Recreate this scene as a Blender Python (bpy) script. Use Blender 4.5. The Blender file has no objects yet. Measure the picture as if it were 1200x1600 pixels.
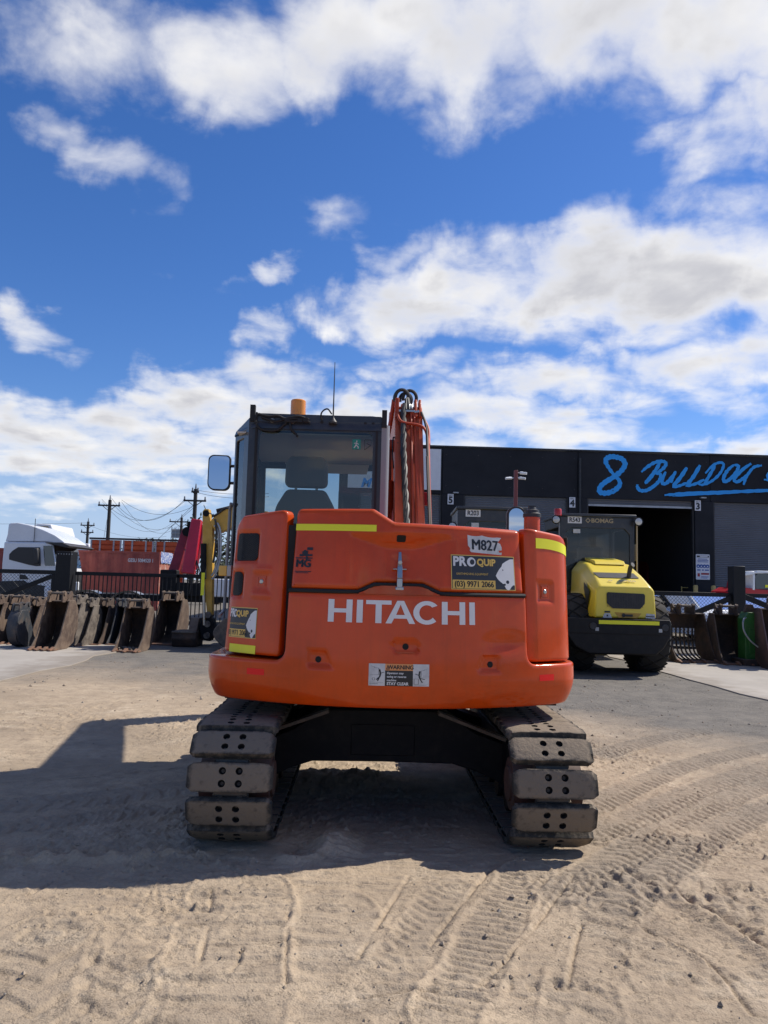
import bpy, bmesh, math, random
import numpy as np
from mathutils import Vector, Matrix
from mathutils.geometry import delaunay_2d_cdt
random.seed(7)
SC = bpy.context.scene
COL = SC.collection
rad = math.radians

# ------------------------------------------------------------------ camera
F_PX = 1202.0                      # focal length measured on the 1200 x 1600 photograph
CAM = Vector((-0.14, -5.81, 1.5))
YAW, PITCH, ROLL = rad(1.2), rad(5.28), rad(1.5)
FW = Vector((math.sin(YAW)*math.cos(PITCH), math.cos(YAW)*math.cos(PITCH), math.sin(PITCH)))
R0 = Vector((math.cos(YAW), -math.sin(YAW), 0))
U0 = R0.cross(FW)
RT = R0*math.cos(ROLL) + U0*math.sin(ROLL)
UP = U0*math.cos(ROLL) - R0*math.sin(ROLL)
cam = bpy.data.cameras.new('camera')
cam.sensor_fit = 'VERTICAL'; cam.sensor_height = 24; cam.sensor_width = 18
cam.lens = 24*F_PX/1600
cam.clip_start = 0.05; cam.clip_end = 3000
camo = bpy.data.objects.new('camera', cam); COL.objects.link(camo)
M = Matrix((RT, UP, -FW)).transposed().to_4x4(); M.translation = CAM
camo.matrix_world = M
SC.camera = camo
SC.render.resolution_x = 768; SC.render.resolution_y = 1024

def ray(px, py):
    return FW + RT*((px-600)/F_PX) - UP*((py-800)/F_PX)
def P(px, py, Y):                  # survey: photo point at a known distance -> place in the yard
    d = ray(px, py); return CAM + d*((Y-CAM.y)/d.y)
def G(px, py, z=0.0):              # survey: photo point on the ground
    d = ray(px, py); return CAM + d*((z-CAM.z)/d.z)

# ------------------------------------------------------------------ light
SUN_DIR = Vector((0.85, 0.39, 1.0)).normalized()     # towards the sun
SUN_EL = math.asin(SUN_DIR.z); SUN_AZ = math.atan2(SUN_DIR.x, SUN_DIR.y)
sun = bpy.data.lights.new('sun', 'SUN'); sun.energy = 4.6; sun.angle = rad(0.53); sun.color = (1.0, 0.945, 0.86)
suno = bpy.data.objects.new('sun', sun); COL.objects.link(suno)
suno.rotation_euler = (-SUN_DIR).to_track_quat('-Z', 'Y').to_euler()
suno.location = (20, 10, 30)

SC.view_settings.view_transform = 'Standard'
SC.view_settings.look = 'None'
SC.view_settings.exposure = 0.30
SC.view_settings.gamma = 1.0
SC.view_settings.use_curve_mapping = False

# ------------------------------------------------------------------ world: Nishita sky with a procedural cloud deck
W = bpy.data.worlds.new('World'); SC.world = W; W.use_nodes = True
W.cycles.sampling_method = 'MANUAL'; W.cycles.sample_map_resolution = 256

def azel(px, py):
    d = ray(px, py).normalized(); return math.atan2(d.x, d.y), math.asin(d.z)

def cloud_group():
    g = bpy.data.node_groups.new('cloud_density', 'ShaderNodeTree')
    g.interface.new_socket('Dir', in_out='INPUT', socket_type='NodeSocketVector')
    g.interface.new_socket('Density', in_out='OUTPUT', socket_type='NodeSocketFloat')
    g.interface.new_socket('Above', in_out='OUTPUT', socket_type='NodeSocketFloat')
    N, L = g.nodes, g.links
    gi = N.new('NodeGroupInput'); go = N.new('NodeGroupOutput')
    nrm = N.new('ShaderNodeVectorMath'); nrm.operation = 'NORMALIZE'; L.new(gi.outputs[0], nrm.inputs[0])
    sep = N.new('ShaderNodeSeparateXYZ'); L.new(nrm.outputs[0], sep.inputs[0])
    def m(op, a, b=None, c=None):
        n = N.new('ShaderNodeMath'); n.operation = op
        for i, v in enumerate((a, b, c)):
            if v is None: continue
            if isinstance(v, (int, float)): n.inputs[i].default_value = v
            else: L.new(v, n.inputs[i])
        return n.outputs[0]
    az = m('ARCTAN2', sep.outputs[0], sep.outputs[1]); el = m('ARCSINE', sep.outputs[2])
    # cloud-deck coordinates: clouds shrink towards the horizon as a flat layer does
    dz = m('ADD', m('MAXIMUM', sep.outputs[2], 0.0), 0.16)
    qx = m('DIVIDE', sep.outputs[0], dz); qy = m('DIVIDE', sep.outputs[1], dz)
    cq = N.new('ShaderNodeCombineXYZ'); L.new(qx, cq.inputs[0]); L.new(qy, cq.inputs[1])
    n1 = N.new('ShaderNodeTexNoise'); L.new(cq.outputs[0], n1.inputs['Vector'])
    n1.inputs['Scale'].default_value = 4.6; n1.inputs['Detail'].default_value = 8; n1.inputs['Roughness'].default_value = 0.54
    n1.inputs['Distortion'].default_value = 0.25
    n2 = N.new('ShaderNodeTexNoise'); L.new(nrm.outputs[0], n2.inputs['Vector'])
    n2.inputs['Scale'].default_value = 11; n2.inputs['Detail'].default_value = 6; n2.inputs['Roughness'].default_value = 0.55
    n2.inputs['Distortion'].default_value = 0.3
    n3 = N.new('ShaderNodeTexNoise'); L.new(cq.outputs[0], n3.inputs['Vector'])
    n3.inputs['Scale'].default_value = 1.1; n3.inputs['Detail'].default_value = 3
    # warp the banks so their outlines are not ellipses
    wv = N.new('ShaderNodeVectorMath'); wv.operation = 'SUBTRACT'; L.new(n2.outputs['Color'], wv.inputs[0]); wv.inputs[1].default_value = (.5, .5, .5)
    ws = N.new('ShaderNodeVectorMath'); ws.operation = 'MULTIPLY'; L.new(wv.outputs[0], ws.inputs[0]); ws.inputs[1].default_value = (.17, .12, 0)
    ae = N.new('ShaderNodeCombineXYZ'); L.new(az, ae.inputs[0]); L.new(el, ae.inputs[1])
    aw = N.new('ShaderNodeVectorMath'); aw.operation = 'ADD'; L.new(ae.outputs[0], aw.inputs[0]); L.new(ws.outputs[0], aw.inputs[1])
    B = [  # cloud banks: photo place, half sizes in photo pixels, weight
        (160,70,200,95,.8),(330,85,190,95,.9),(520,70,200,100,1),(720,60,210,110,1),(920,30,230,110,1),(1120,20,230,100,1),
        (790,150,110,60,.6),(1130,215,120,75,.75),(1200,190,90,90,.85),(1090,265,70,40,.5),
        (90,210,90,36,.5),(170,240,90,42,.5),(235,275,80,45,.45),(245,330,60,30,.3),
        (640,480,170,60,1),(760,450,170,90,1),(900,440,190,100,1.15),(1060,440,190,105,1.15),(1200,450,130,90,1),(640,385,90,40,.6),(540,500,100,36,.8),
        (425,428,55,28,.75),(412,512,60,32,.7),(45,512,85,48,.75),(520,350,75,38,.4),(255,445,60,22,.22),(600,335,70,26,.25),
        (400,600,130,48,.85),(300,630,150,60,.95),(170,665,160,60,1),(30,680,130,60,.9),(500,585,90,34,.55),(650,575,100,32,.7),(600,545,55,20,.5),
        (880,585,160,50,.9),(1050,590,170,60,.9),(1180,560,110,70,.9),(1130,630,120,36,.6),(740,640,180,60,.9),(900,670,160,50,.85),
        (400,670,190,70,1),(560,655,160,60,1),(200,710,260,50,.95),(30,715,140,42,.9),(1150,695,110,30,.8),(230,775,240,36,.75),(50,778,140,26,.7),(700,700,260,40,.7),
        (1000,700,150,30,.5)]
    blobs = []
    for px, py, hx, hy, w in B:
        a, e = azel(px, py); blobs.append((a, e, hx/F_PX*1.5, hy/F_PX*1.45, w*1.05))
    acc = None
    for a, e, sa, se, w in blobs:
        v = N.new('ShaderNodeVectorMath'); v.operation = 'MULTIPLY_ADD'
        L.new(aw.outputs[0], v.inputs[0]); v.inputs[1].default_value = (1/sa, 1/se, 0); v.inputs[2].default_value = (-a/sa, -e/se, 0)
        ln = N.new('ShaderNodeVectorMath'); ln.operation = 'DOT_PRODUCT'; L.new(v.outputs[0], ln.inputs[0]); L.new(v.outputs[0], ln.inputs[1])
        t = m('MAXIMUM', m('SUBTRACT', 1.0, ln.outputs['Value']), 0.0)
        t = m('MULTIPLY', m('MULTIPLY', t, t), w)
        acc = t if acc is None else m('MAXIMUM', acc, t)
    # beyond these banks the same broken deck goes on all round, from the large noise alone
    out = m('MAXIMUM', m('SUBTRACT', m('ABSOLUTE', az), .55), m('SUBTRACT', el, .68))
    out = m('MINIMUM', m('MAXIMUM', m('MULTIPLY', out, 6.0), 0.0), 1.0)
    wide = m('MINIMUM', m('MAXIMUM', m('MULTIPLY', m('SUBTRACT', n3.outputs['Fac'], .50), 6.0), 0.0), 1.0)
    acc = m('MAXIMUM', m('MINIMUM', acc, 1.1), m('MULTIPLY', wide, out))
    d = m('ADD', acc, m('MULTIPLY', m('SUBTRACT', n1.outputs['Fac'], 0.5), 1.7))
    d = m('ADD', d, m('MULTIPLY', m('SUBTRACT', n2.outputs['Fac'], 0.5), 0.5))
    d = m('SUBTRACT', d, 0.36)
    L.new(d, go.inputs[0])
    # how much cloud lies towards the sun and above: soft self-shadow
    off = N.new('ShaderNodeVectorMath'); off.operation = 'ADD'; L.new(cq.outputs[0], off.inputs[0]); off.inputs[1].default_value = (.05, -.10, 0)
    n4 = N.new('ShaderNodeTexNoise'); L.new(off.outputs[0], n4.inputs['Vector'])
    n4.inputs['Scale'].default_value = 4.6; n4.inputs['Detail'].default_value = 4; n4.inputs['Roughness'].default_value = 0.5
    L.new(m('ADD', m('MULTIPLY', acc, .55), m('SUBTRACT', n4.outputs['Fac'], 0.5)), go.inputs[1])
    return g

def build_world():
    nt = W.node_tree; N, L = nt.nodes, nt.links
    N.clear()
    out = N.new('ShaderNodeOutputWorld'); bg = N.new('ShaderNodeBackground'); L.new(bg.outputs[0], out.inputs[0])
    bg.inputs['Strength'].default_value = 0.085
    sky = N.new('ShaderNodeTexSky'); sky.sky_type = 'NISHITA'; sky.sun_disc = False
    sky.sun_elevation = SUN_EL; sky.sun_rotation = SUN_AZ
    sky.altitude = 0; sky.air_density = 1.0; sky.dust_density = 0.25; sky.ozone_density = 2.2
    hs = N.new('ShaderNodeHueSaturation'); L.new(sky.outputs[0], hs.inputs['Color']); hs.inputs['Saturation'].default_value = 1.25; hs.inputs['Value'].default_value = 1.0
    tc = N.new('ShaderNodeTexCoord')
    g = cloud_group()
    gn = N.new('ShaderNodeGroup'); gn.node_tree = g; L.new(tc.outputs['Generated'], gn.inputs[0]); d0, d1 = gn.outputs[0], gn.outputs[1]
    def rng(v, a, b, c, d, sm=True):
        n = N.new('ShaderNodeMapRange'); n.interpolation_type = 'SMOOTHSTEP' if sm else 'LINEAR'
        n.inputs[1].default_value = a; n.inputs[2].default_value = b; n.inputs[3].default_value = c; n.inputs[4].default_value = d
        L.new(v, n.inputs[0]); return n.outputs[0]
    alpha = rng(d0, -0.10, 0.80, 0.0, 1.0)
    thick = rng(d0, 0.25, 1.0, 0.0, 1.0)
    above = rng(d1, .16, .66, 0.0, 1.0)
    sh = N.new('ShaderNodeMath'); sh.operation = 'MULTIPLY'; L.new(thick, sh.inputs[0]); L.new(above, sh.inputs[1])
    cm = N.new('ShaderNodeMixRGB'); L.new(sh.outputs[0], cm.inputs[0])
    cm.inputs[1].default_value = (9.8, 9.7, 9.6, 1); cm.inputs[2].default_value = (5.6, 5.65, 6.1, 1)
    # pale air towards the horizon
    sp = N.new('ShaderNodeSeparateXYZ'); L.new(tc.outputs['Generated'], sp.inputs[0])
    hz = rng(sp.outputs[2], 0.0, 0.22, 0.85, 0.0)
    tint = N.new('ShaderNodeMixRGB'); tint.blend_type = 'MULTIPLY'; tint.inputs[0].default_value = 1; L.new(hs.outputs[0], tint.inputs[1]); tint.inputs[2].default_value = (.84, .93, 1.24, 1)
    hm = N.new('ShaderNodeMixRGB'); L.new(hz, hm.inputs[0]); L.new(tint.outputs[0], hm.inputs[1]); hm.inputs[2].default_value = (4.6, 5.9, 8.2, 1)
    mx = N.new('ShaderNodeMixRGB'); L.new(alpha, mx.inputs[0]); L.new(hm.outputs[0], mx.inputs[1]); L.new(cm.outputs[0], mx.inputs[2])
    L.new(mx.outputs[0], bg.inputs['Color'])
build_world()

# ------------------------------------------------------------------ helpers
def tag(o, label=None, cat=None, group=None, kind=None):
    if label: o['label'] = label
    if cat: o['category'] = cat
    if group: o['group'] = group
    if kind: o['kind'] = kind
    return o

def thing(name, label, cat, loc=(0, 0, 0), rz=0.0, group=None):
    o = bpy.data.objects.new(name, None); COL.objects.link(o)
    o.empty_display_size = 0.2
    o.location = loc; o.rotation_euler = (0, 0, rz)
    return tag(o, label, cat, group)

def copy_tree(o, parent=None):
    c = o.copy(); COL.objects.link(c)
    if parent is not None: c.parent = parent
    for ch in list(o.children): copy_tree(ch, c)
    return c

class MB:
    """collects shapes; build() links them as one mesh object"""
    def __init__(s): s.v = []; s.f = []; s.m = []
    def add(s, vs, fs, mi=0):
        b = len(s.v); s.v += [tuple(v) for v in vs]
        s.f += [tuple(i+b for i in f) for f in fs]; s.m += [mi]*len(fs); return s
    def box(s, c, d, mi=0, rot=None, taper=None):
        x, y, z = d[0]/2, d[1]/2, d[2]/2
        vs = [Vector((a*x, b*y, e*z)) for e in (-1, 1) for b in (-1, 1) for a in (-1, 1)]
        if taper:
            vs = [Vector((v.x*(taper[0] if v.z > 0 else 1), v.y*(taper[1] if v.z > 0 else 1), v.z)) for v in vs]
        if rot is not None: vs = [rot @ v for v in vs]
        vs = [v+Vector(c) for v in vs]
        return s.add(vs, [(0,2,3,1),(4,5,7,6),(0,1,5,4),(2,6,7,3),(0,4,6,2),(1,3,7,5)], mi)
    def span(s, a, b, mi=0):
        return s.box([(a[i]+b[i])/2 for i in range(3)], [abs(b[i]-a[i]) for i in range(3)], mi)
    def beam(s, a, b, w, h, mi=0, up=(0, 0, 1), w2=None, h2=None):
        a, b = Vector(a), Vector(b); d = (b-a).normalized(); u = Vector(up)
        sx = d.cross(u)
        if sx.length < 1e-4: sx = d.cross(Vector((0, 1, 0)))
        sx.normalize(); uy = sx.cross(d)
        w2 = w if w2 is None else w2; h2 = h if h2 is None else h2
        vs = []
        for p, ww, hh in ((a, w, h), (b, w2, h2)):
            for i, j in ((-1, -1), (1, -1), (1, 1), (-1, 1)): vs.append(p + sx*(i*ww/2) + uy*(j*hh/2))
        return s.add(vs, [(0,1,2,3),(7,6,5,4),(0,4,5,1),(1,5,6,2),(2,6,7,3),(3,7,4,0)], mi)
    def tube(s, path, r, n=8, mi=0, caps=True, r2=None):
        path = [Vector(p) for p in path]; k = len(path); rings = []
        t0 = (path[1]-path[0]).normalized()
        u = t0.orthogonal().normalized()
        for i, p in enumerate(path):
            t = (path[min(i+1, k-1)]-path[max(i-1, 0)]).normalized()
            u = (u - t*u.dot(t)); u.normalize(); w = t.cross(u)
            rr = r if r2 is None else r + (r2-r)*i/(k-1)
            rings.append([p + (u*math.cos(2*math.pi*j/n)+w*math.sin(2*math.pi*j/n))*rr for j in range(n)])
        vs = [q for rg in rings for q in rg]; fs = []
        for i in range(k-1):
            for j in range(n):
                a = i*n+j; b = i*n+(j+1) % n; fs.append((a, b, b+n, a+n))
        if caps: fs.append(tuple(range(n-1, -1, -1))); fs.append(tuple((k-1)*n+j for j in range(n)))
        return s.add(vs, fs, mi)
    def cyl(s, a, b, r, n=20, mi=0, r2=None): return s.tube([a, b], r, n, mi, True, r2)
    def lathe(s, prof, c, axis=(0, 0, 1), n=24, mi=0):
        """prof = [(radius, along)], closed caps where radius is 0"""
        ax = Vector(axis).normalized(); u = ax.orthogonal().normalized(); w = ax.cross(u); c = Vector(c)
        vs = []; fs = []
        for r, h in prof:
            for j in range(n):
                a = 2*math.pi*j/n; vs.append(c + ax*h + (u*math.cos(a)+w*math.sin(a))*max(r, 1e-5))
        for i in range(len(prof)-1):
            for j in range(n):
                a = i*n+j; b = i*n+(j+1) % n; fs.append((a, b, b+n, a+n))
        return s.add(vs, fs, mi)
    def prism(s, poly, a, b, axis='x', mi=0):
        """poly: 2D outline; axis x -> (y,z); y -> (x,z); z -> (x,y); extruded from a to b"""
        n = len(poly)
        def pt(p, t):
            return {'x': (t, p[0], p[1]), 'y': (p[0], t, p[1]), 'z': (p[0], p[1], t)}[axis]
        vs = [pt(p, a) for p in poly]+[pt(p, b) for p in poly]
        fs = [tuple(range(n-1, -1, -1)), tuple(range(n, 2*n))]
        fs += [(i, (i+1) % n, (i+1) % n+n, i+n) for i in range(n)]
        return s.add(vs, fs, mi)
    def holed(s, loops, fn, t0, t1, mi=0):
        """flat plate with holes: loops[0] outline, others holes; fn(u, v, t) -> point"""
        pts = []; edges = []
        for lp in loops:
            b = len(pts); pts += [Vector((p[0], p[1])) for p in lp]
            edges += [(b+i, b+(i+1) % len(lp)) for i in range(len(lp))]
        ov, oe, of, _, _, _ = delaunay_2d_cdt(pts, edges, [], 0, 1e-6)
        def inside(p, lp):
            c = False; n = len(lp)
            for i in range(n):
                x1, y1 = lp[i]; x2, y2 = lp[(i+1) % n]
                if (y1 > p[1]) != (y2 > p[1]) and p[0] < (x2-x1)*(p[1]-y1)/(y2-y1)+x1: c = not c
            return c
        keep = []
        for f in of:
            cx = sum(ov[i].x for i in f)/len(f); cy = sum(ov[i].y for i in f)/len(f)
            if inside((cx, cy), loops[0]) and not any(inside((cx, cy), h) for h in loops[1:]): keep.append(tuple(f))
        n = len(ov)
        vs = [fn(p.x, p.y, t0) for p in ov]
        if t1 is None: return s.add(vs, keep, mi)
        vs += [fn(p.x, p.y, t1) for p in ov]
        fs = [tuple(reversed(f)) for f in keep]+[tuple(i+n for i in f) for f in keep]
        cnt = {}
        for f in keep:
            for i in range(len(f)):
                a, b = f[i], f[(i+1) % len(f)]; cnt[(a, b)] = 1
        for (a, b) in cnt:
            if (b, a) not in cnt: fs.append((a, b, b+n, a+n))
        return s.add(vs, fs, mi)
    def build(s, name, mats, parent=None, smooth=40, bevel=0, seg=2, merge=0):
        me = bpy.data.meshes.new(name); me.from_pydata(s.v, [], s.f)
        if not isinstance(mats, (list, tuple)): mats = [mats]
        for mt in mats: me.materials.append(MT[mt] if isinstance(mt, str) else mt)
        me.polygons.foreach_set('material_index', s.m)
        bm = bmesh.new(); bm.from_mesh(me)
        if merge: bmesh.ops.remove_doubles(bm, verts=bm.verts, dist=merge)
        bmesh.ops.recalc_face_normals(bm, faces=bm.faces); bm.to_mesh(me); bm.free()
        if smooth:
            me.shade_smooth(); me.set_sharp_from_angle(angle=rad(smooth))
        o = bpy.data.objects.new(name, me); COL.objects.link(o)
        if parent is not None: o.parent = parent
        if bevel:
            b = o.modifiers.new('bevel', 'BEVEL'); b.width = bevel; b.segments = seg; b.limit_method = 'ANGLE'; b.angle_limit = rad(35); b.harden_normals = False
        return o

def rrect(x0, y0, x1, y1, r, n=5):
    """rounded rectangle; r a number or four (bl, br, tr, tl)"""
    rs = [r]*4 if isinstance(r, (int, float)) else r
    out = []
    for (cx, cy, a, rr) in ((x0, y0, 180, rs[0]), (x1, y0, 270, rs[1]), (x1, y1, 0, rs[2]), (x0, y1, 90, rs[3])):
        sx = 1 if cx == x0 else -1; sy = 1 if cy == y0 else -1
        if rr <= 0: out.append((cx, cy)); continue
        for k in range(n+1):
            t = rad(a+90*k/n); out.append((cx+sx*rr+rr*math.cos(t), cy+sy*rr+rr*math.sin(t)))
    return out

def fillet(poly, radii, n=6):
    out = []; k = len(poly)
    for i, p in enumerate(poly):
        r = radii[i] if isinstance(radii, (list, tuple)) else radii
        if r <= 0: out.append(p); continue
        a = Vector(poly[i-1]); b = Vector(p); c = Vector(poly[(i+1) % k])
        u = (a-b); v = (c-b); lu, lv = u.length, v.length; u /= lu; v /= lv
        ang = math.acos(max(-1, min(1, u.dot(v)))); t = min(r/math.tan(ang/2), lu*.48, lv*.48)
        p0 = b+u*t; p1 = b+v*t
        for j in range(n+1):
            q = j/n; out.append(tuple((1-q)**2*p0+2*q*(1-q)*b+q*q*p1))
    return out

def sweep(pts, n=8):
    """Catmull-Rom through points"""
    pts = [Vector(p) for p in pts]; out = []
    for i in range(len(pts)-1):
        p0 = pts[max(i-1, 0)]; p1 = pts[i]; p2 = pts[i+1]; p3 = pts[min(i+2, len(pts)-1)]
        for k in range(n):
            t = k/n
            out.append(0.5*((2*p1)+(p2-p0)*t+(2*p0-5*p1+4*p2-p3)*t*t+(3*p1-p0-3*p2+p3)*t**3))
    out.append(pts[-1]); return out

def text_mesh(body, size, fn, mb, mi=0, bold=0.0, align='CENTER', xs=1.0, shear=0.0, heavy=0.0):
    """flat lettering laid on a surface: fn(u, v) -> point, u to the right, v up, centred"""
    cu = bpy.data.curves.new('lettering', 'FONT'); cu.body = body; cu.size = size; cu.align_x = align; cu.align_y = 'CENTER'
    cu.offset = bold; cu.resolution_u = 3; cu.shear = shear
    o = bpy.data.objects.new('lettering', cu); COL.objects.link(o)
    bpy.context.view_layer.update()
    me = bpy.data.meshes.new_from_object(o.evaluated_get(bpy.context.evaluated_depsgraph_get()))
    for dx, dy in (((0, 0),) if not heavy else ((0, 0), (-heavy, 0), (heavy, 0), (0, heavy*.6), (0, -heavy*.6))):
        mb.add([fn(v.co.x*xs+dx, v.co.y+dy) for v in me.vertices], [tuple(p.vertices) for p in me.polygons], mi)
    bpy.data.objects.remove(o); bpy.data.meshes.remove(me); bpy.data.curves.remove(cu)

# ------------------------------------------------------------------ materials
MT = {}
def mat(name, col, rough=.6, metal=0, var=0.0, vscale=3.0, col2=None, bump=0.0, bscale=60, coat=0.0, dust=0.0, spec=.5, dustcol=(.36, .29, .21), thr=(.42, .62), emit=None, trans=0.0):
    m = bpy.data.materials.new(name); m.use_nodes = True; MT[name] = m
    N, L = m.node_tree.nodes, m.node_tree.links
    b = N['Principled BSDF']
    b.inputs['Roughness'].default_value = rough; b.inputs['Metallic'].default_value = metal
    b.inputs['Specular IOR Level'].default_value = spec; b.inputs['Coat Weight'].default_value = coat; b.inputs['Coat Roughness'].default_value = .08
    b.inputs['Base Color'].default_value = (*col, 1)
    if trans: b.inputs['Transmission Weight'].default_value = trans
    if emit: b.inputs['Emission Color'].default_value = (*emit[0], 1); b.inputs['Emission Strength'].default_value = emit[1]
    tc = N.new('ShaderNodeTexCoord'); src = None
    if var or col2 is not None:
        n = N.new('ShaderNodeTexNoise'); L.new(tc.outputs['Object'], n.inputs['Vector']); n.inputs['Scale'].default_value = vscale; n.inputs['Detail'].default_value = 8; n.inputs['Roughness'].default_value = .65
        r = N.new('ShaderNodeMapRange'); L.new(n.outputs['Fac'], r.inputs[0]); r.inputs[1].default_value = thr[0]; r.inputs[2].default_value = thr[1]
        mx = N.new('ShaderNodeMixRGB'); L.new(r.outputs[0], mx.inputs[0])
        c2 = col2 if col2 is not None else tuple(c*(1-var) for c in col)
        mx.inputs[1].default_value = (*col, 1); mx.inputs[2].default_value = (*c2, 1); src = mx.outputs[0]
        rr = N.new('ShaderNodeMapRange'); L.new(n.outputs['Fac'], rr.inputs[0]); rr.inputs[1].default_value = .3; rr.inputs[2].default_value = .7
        rr.inputs[3].default_value = max(.05, rough-.08); rr.inputs[4].default_value = min(1, rough+.1); L.new(rr.outputs[0], b.inputs['Roughness'])
    if dust:
        g = N.new('ShaderNodeNewGeometry'); sp = N.new('ShaderNodeSeparateXYZ'); L.new(g.outputs['Normal'], sp.inputs[0])
        n = N.new('ShaderNodeTexNoise'); L.new(tc.outputs['Object'], n.inputs['Vector']); n.inputs['Scale'].default_value = 9; n.inputs['Detail'].default_value = 9; n.inputs['Roughness'].default_value = .7
        a = N.new('ShaderNodeMath'); a.operation = 'MULTIPLY_ADD'; L.new(sp.outputs[2], a.inputs[0]); a.inputs[1].default_value = .35; L.new(n.outputs['Fac'], a.inputs[2])
        r = N.new('ShaderNodeMapRange'); L.new(a.outputs[0], r.inputs[0]); r.inputs[1].default_value = .45; r.inputs[2].default_value = .95; r.inputs[3].default_value = 0; r.inputs[4].default_value = dust
        mx = N.new('ShaderNodeMixRGB'); L.new(r.outputs[0], mx.inputs[0])
        if src is not None: L.new(src, mx.inputs[1])
        else: mx.inputs[1].default_value = (*col, 1)
        mx.inputs[2].default_value = (*dustcol, 1); src = mx.outputs[0]
    if src is not None: L.new(src, b.inputs['Base Color'])
    if bump:
        n = N.new('ShaderNodeTexNoise'); L.new(tc.outputs['Object'], n.inputs['Vector']); n.inputs['Scale'].default_value = bscale; n.inputs['Detail'].default_value = 6
        bp = N.new('ShaderNodeBump'); bp.inputs['Strength'].default_value = bump; bp.inputs['Distance'].default_value = .01
        L.new(n.outputs['Fac'], bp.inputs['Height']); L.new(bp.outputs[0], b.inputs['Normal'])
    return m

def glass(name, tint=(.55, .6, .6), refl=.10):
    m = bpy.data.materials.new(name); m.use_nodes = True; MT[name] = m
    N, L = m.node_tree.nodes, m.node_tree.links; N.clear()
    o = N.new('ShaderNodeOutputMaterial'); t = N.new('ShaderNodeBsdfTransparent'); t.inputs[0].default_value = (*tint, 1)
    g = N.new('ShaderNodeBsdfGlossy'); g.inputs['Roughness'].default_value = .02; g.inputs[0].default_value = (1, 1, 1, 1)
    f = N.new('ShaderNodeFresnel'); f.inputs[0].default_value = 1.5
    a = N.new('ShaderNodeMath'); a.operation = 'ADD'; L.new(f.outputs[0], a.inputs[0]); a.inputs[1].default_value = refl-.04
    mx = N.new('ShaderNodeMixShader'); L.new(a.outputs[0], mx.inputs[0]); L.new(t.outputs[0], mx.inputs[1]); L.new(g.outputs[0], mx.inputs[2]); L.new(mx.outputs[0], o.inputs[0])
    return m

mat('orange_paint', (.615, .066, .003), .45, var=.18, vscale=2.2, coat=.6, dust=.015, bump=.012, bscale=6, spec=.12)
mat('orange_boom', (.53, .060, .012), .5, var=.25, vscale=3, coat=.1, dust=.12, spec=.3)
mat('black_rubber', (.012, .012, .013), .75)
mat('black_plastic', (.018, .019, .021), .5, dust=.15)
mat('cab_black', (.016, .019, .026), .38, coat=.2, dust=.14)
mat('cab_grey', (.22, .23, .24), .45, dust=.2)
mat('interior_dark', (.045, .05, .05), .8)
mat('headliner', (.55, .52, .47), .9)
mat('seat_fabric', (.20, .21, .20), .95, bump=.2, bscale=200)
mat('track_pad', (.20, .16, .116), .95, var=.4, vscale=14, col2=(.045, .042, .04), bump=.5, bscale=55, dust=.4, dustcol=(.25, .20, .15), spec=.2, thr=(.56, .74))
mat('track_steel', (.06, .052, .045), .8, var=.4, vscale=12, col2=(.12, .09, .07), dust=.5, bump=.2)
mat('bolt_hole', (.012, .011, .010), .9)
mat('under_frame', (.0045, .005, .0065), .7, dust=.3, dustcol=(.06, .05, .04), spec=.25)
mat('white_vinyl', (.74, .74, .72), .45, var=.08)
mat('white_dirty', (.62, .62, .60), .5, var=.22, vscale=14)
mat('black_vinyl', (.014, .014, .016), .4)
mat('charcoal_vinyl', (.028, .030, .035), .4)
mat('yellow_reflect', (.86, .83, .02), .4, var=.06)
mat('amber_vinyl', (.72, .47, .10), .4)
mat('orange_warn', (.72, .30, .10), .5)
mat('red_reflect', (.85, .012, .008), .35, spec=.3)
mat('green_vinyl', (.01, .20, .14), .4)
mat('chrome', (.42, .42, .40), .32, metal=1)
mat('mirror', (.42, .48, .58), .02, metal=1)
mat('amber_lens', (.95, .33, .015), .22, coat=.5, trans=.25)
mat('red_lens', (.5, .03, .015), .25, coat=.4)
mat('hose', (.016, .016, .017), .55, dust=.2)
mat('hose_brown', (.10, .07, .05), .7)
mat('blue_paint', (.02, .34, .82), .55)
mat('fence_black', (.006, .007, .009), .55, dust=.03, spec=.3)
mat('bumper_black', (.006, .006, .007), .55, dust=.05, spec=.3)
mat('galv', (.38, .39, .40), .45, metal=.6, var=.15)
mat('rust', (.072, .044, .031), .85, col2=(.145, .098, .068), vscale=5, bump=.4, bscale=40, dust=.35)
mat('rust_dark', (.036, .025, .021), .85, col2=(.085, .052, .036), vscale=4, bump=.4, bscale=40, dust=.2)
mat('rust_grey', (.17, .142, .115), .8, col2=(.06, .046, .038), vscale=6, bump=.4, bscale=40, dust=.4)
mat('worn_blue', (.025, .032, .042), .6, col2=(.09, .065, .05), vscale=4, thr=(.5, .7), dust=.25)
mat('tooth_rust', (.22, .105, .06), .8, col2=(.14, .09, .06), vscale=10)
mat('roller_yellow', (.84, .64, .06), .35, coat=.3, dust=.12)
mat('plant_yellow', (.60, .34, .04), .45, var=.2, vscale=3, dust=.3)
mat('crane_red', (.52, .012, .03), .35, coat=.3, var=.2)
mat('crane_dark_red', (.26, .010, .025), .5, var=.3)
mat('truck_white', (.72, .73, .74), .3, coat=.4, var=.05)
mat('tyre', (.018, .018, .018), .9, dust=.4, dustcol=(.12, .105, .09))
mat('container_red', (.36, .075, .055), .7, col2=(.25, .055, .045), vscale=1.5, dust=.2, bump=.1)
mat('container_end', (.36, .13, .09), .7, col2=(.5, .4, .34), vscale=3, thr=(.52, .66))
mat('crate_orange', (.62, .095, .012), .5, var=.25, vscale=2)
mat('wood_pole', (.045, .040, .036), .9)
mat('wire', (.02, .02, .022), .7)
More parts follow.
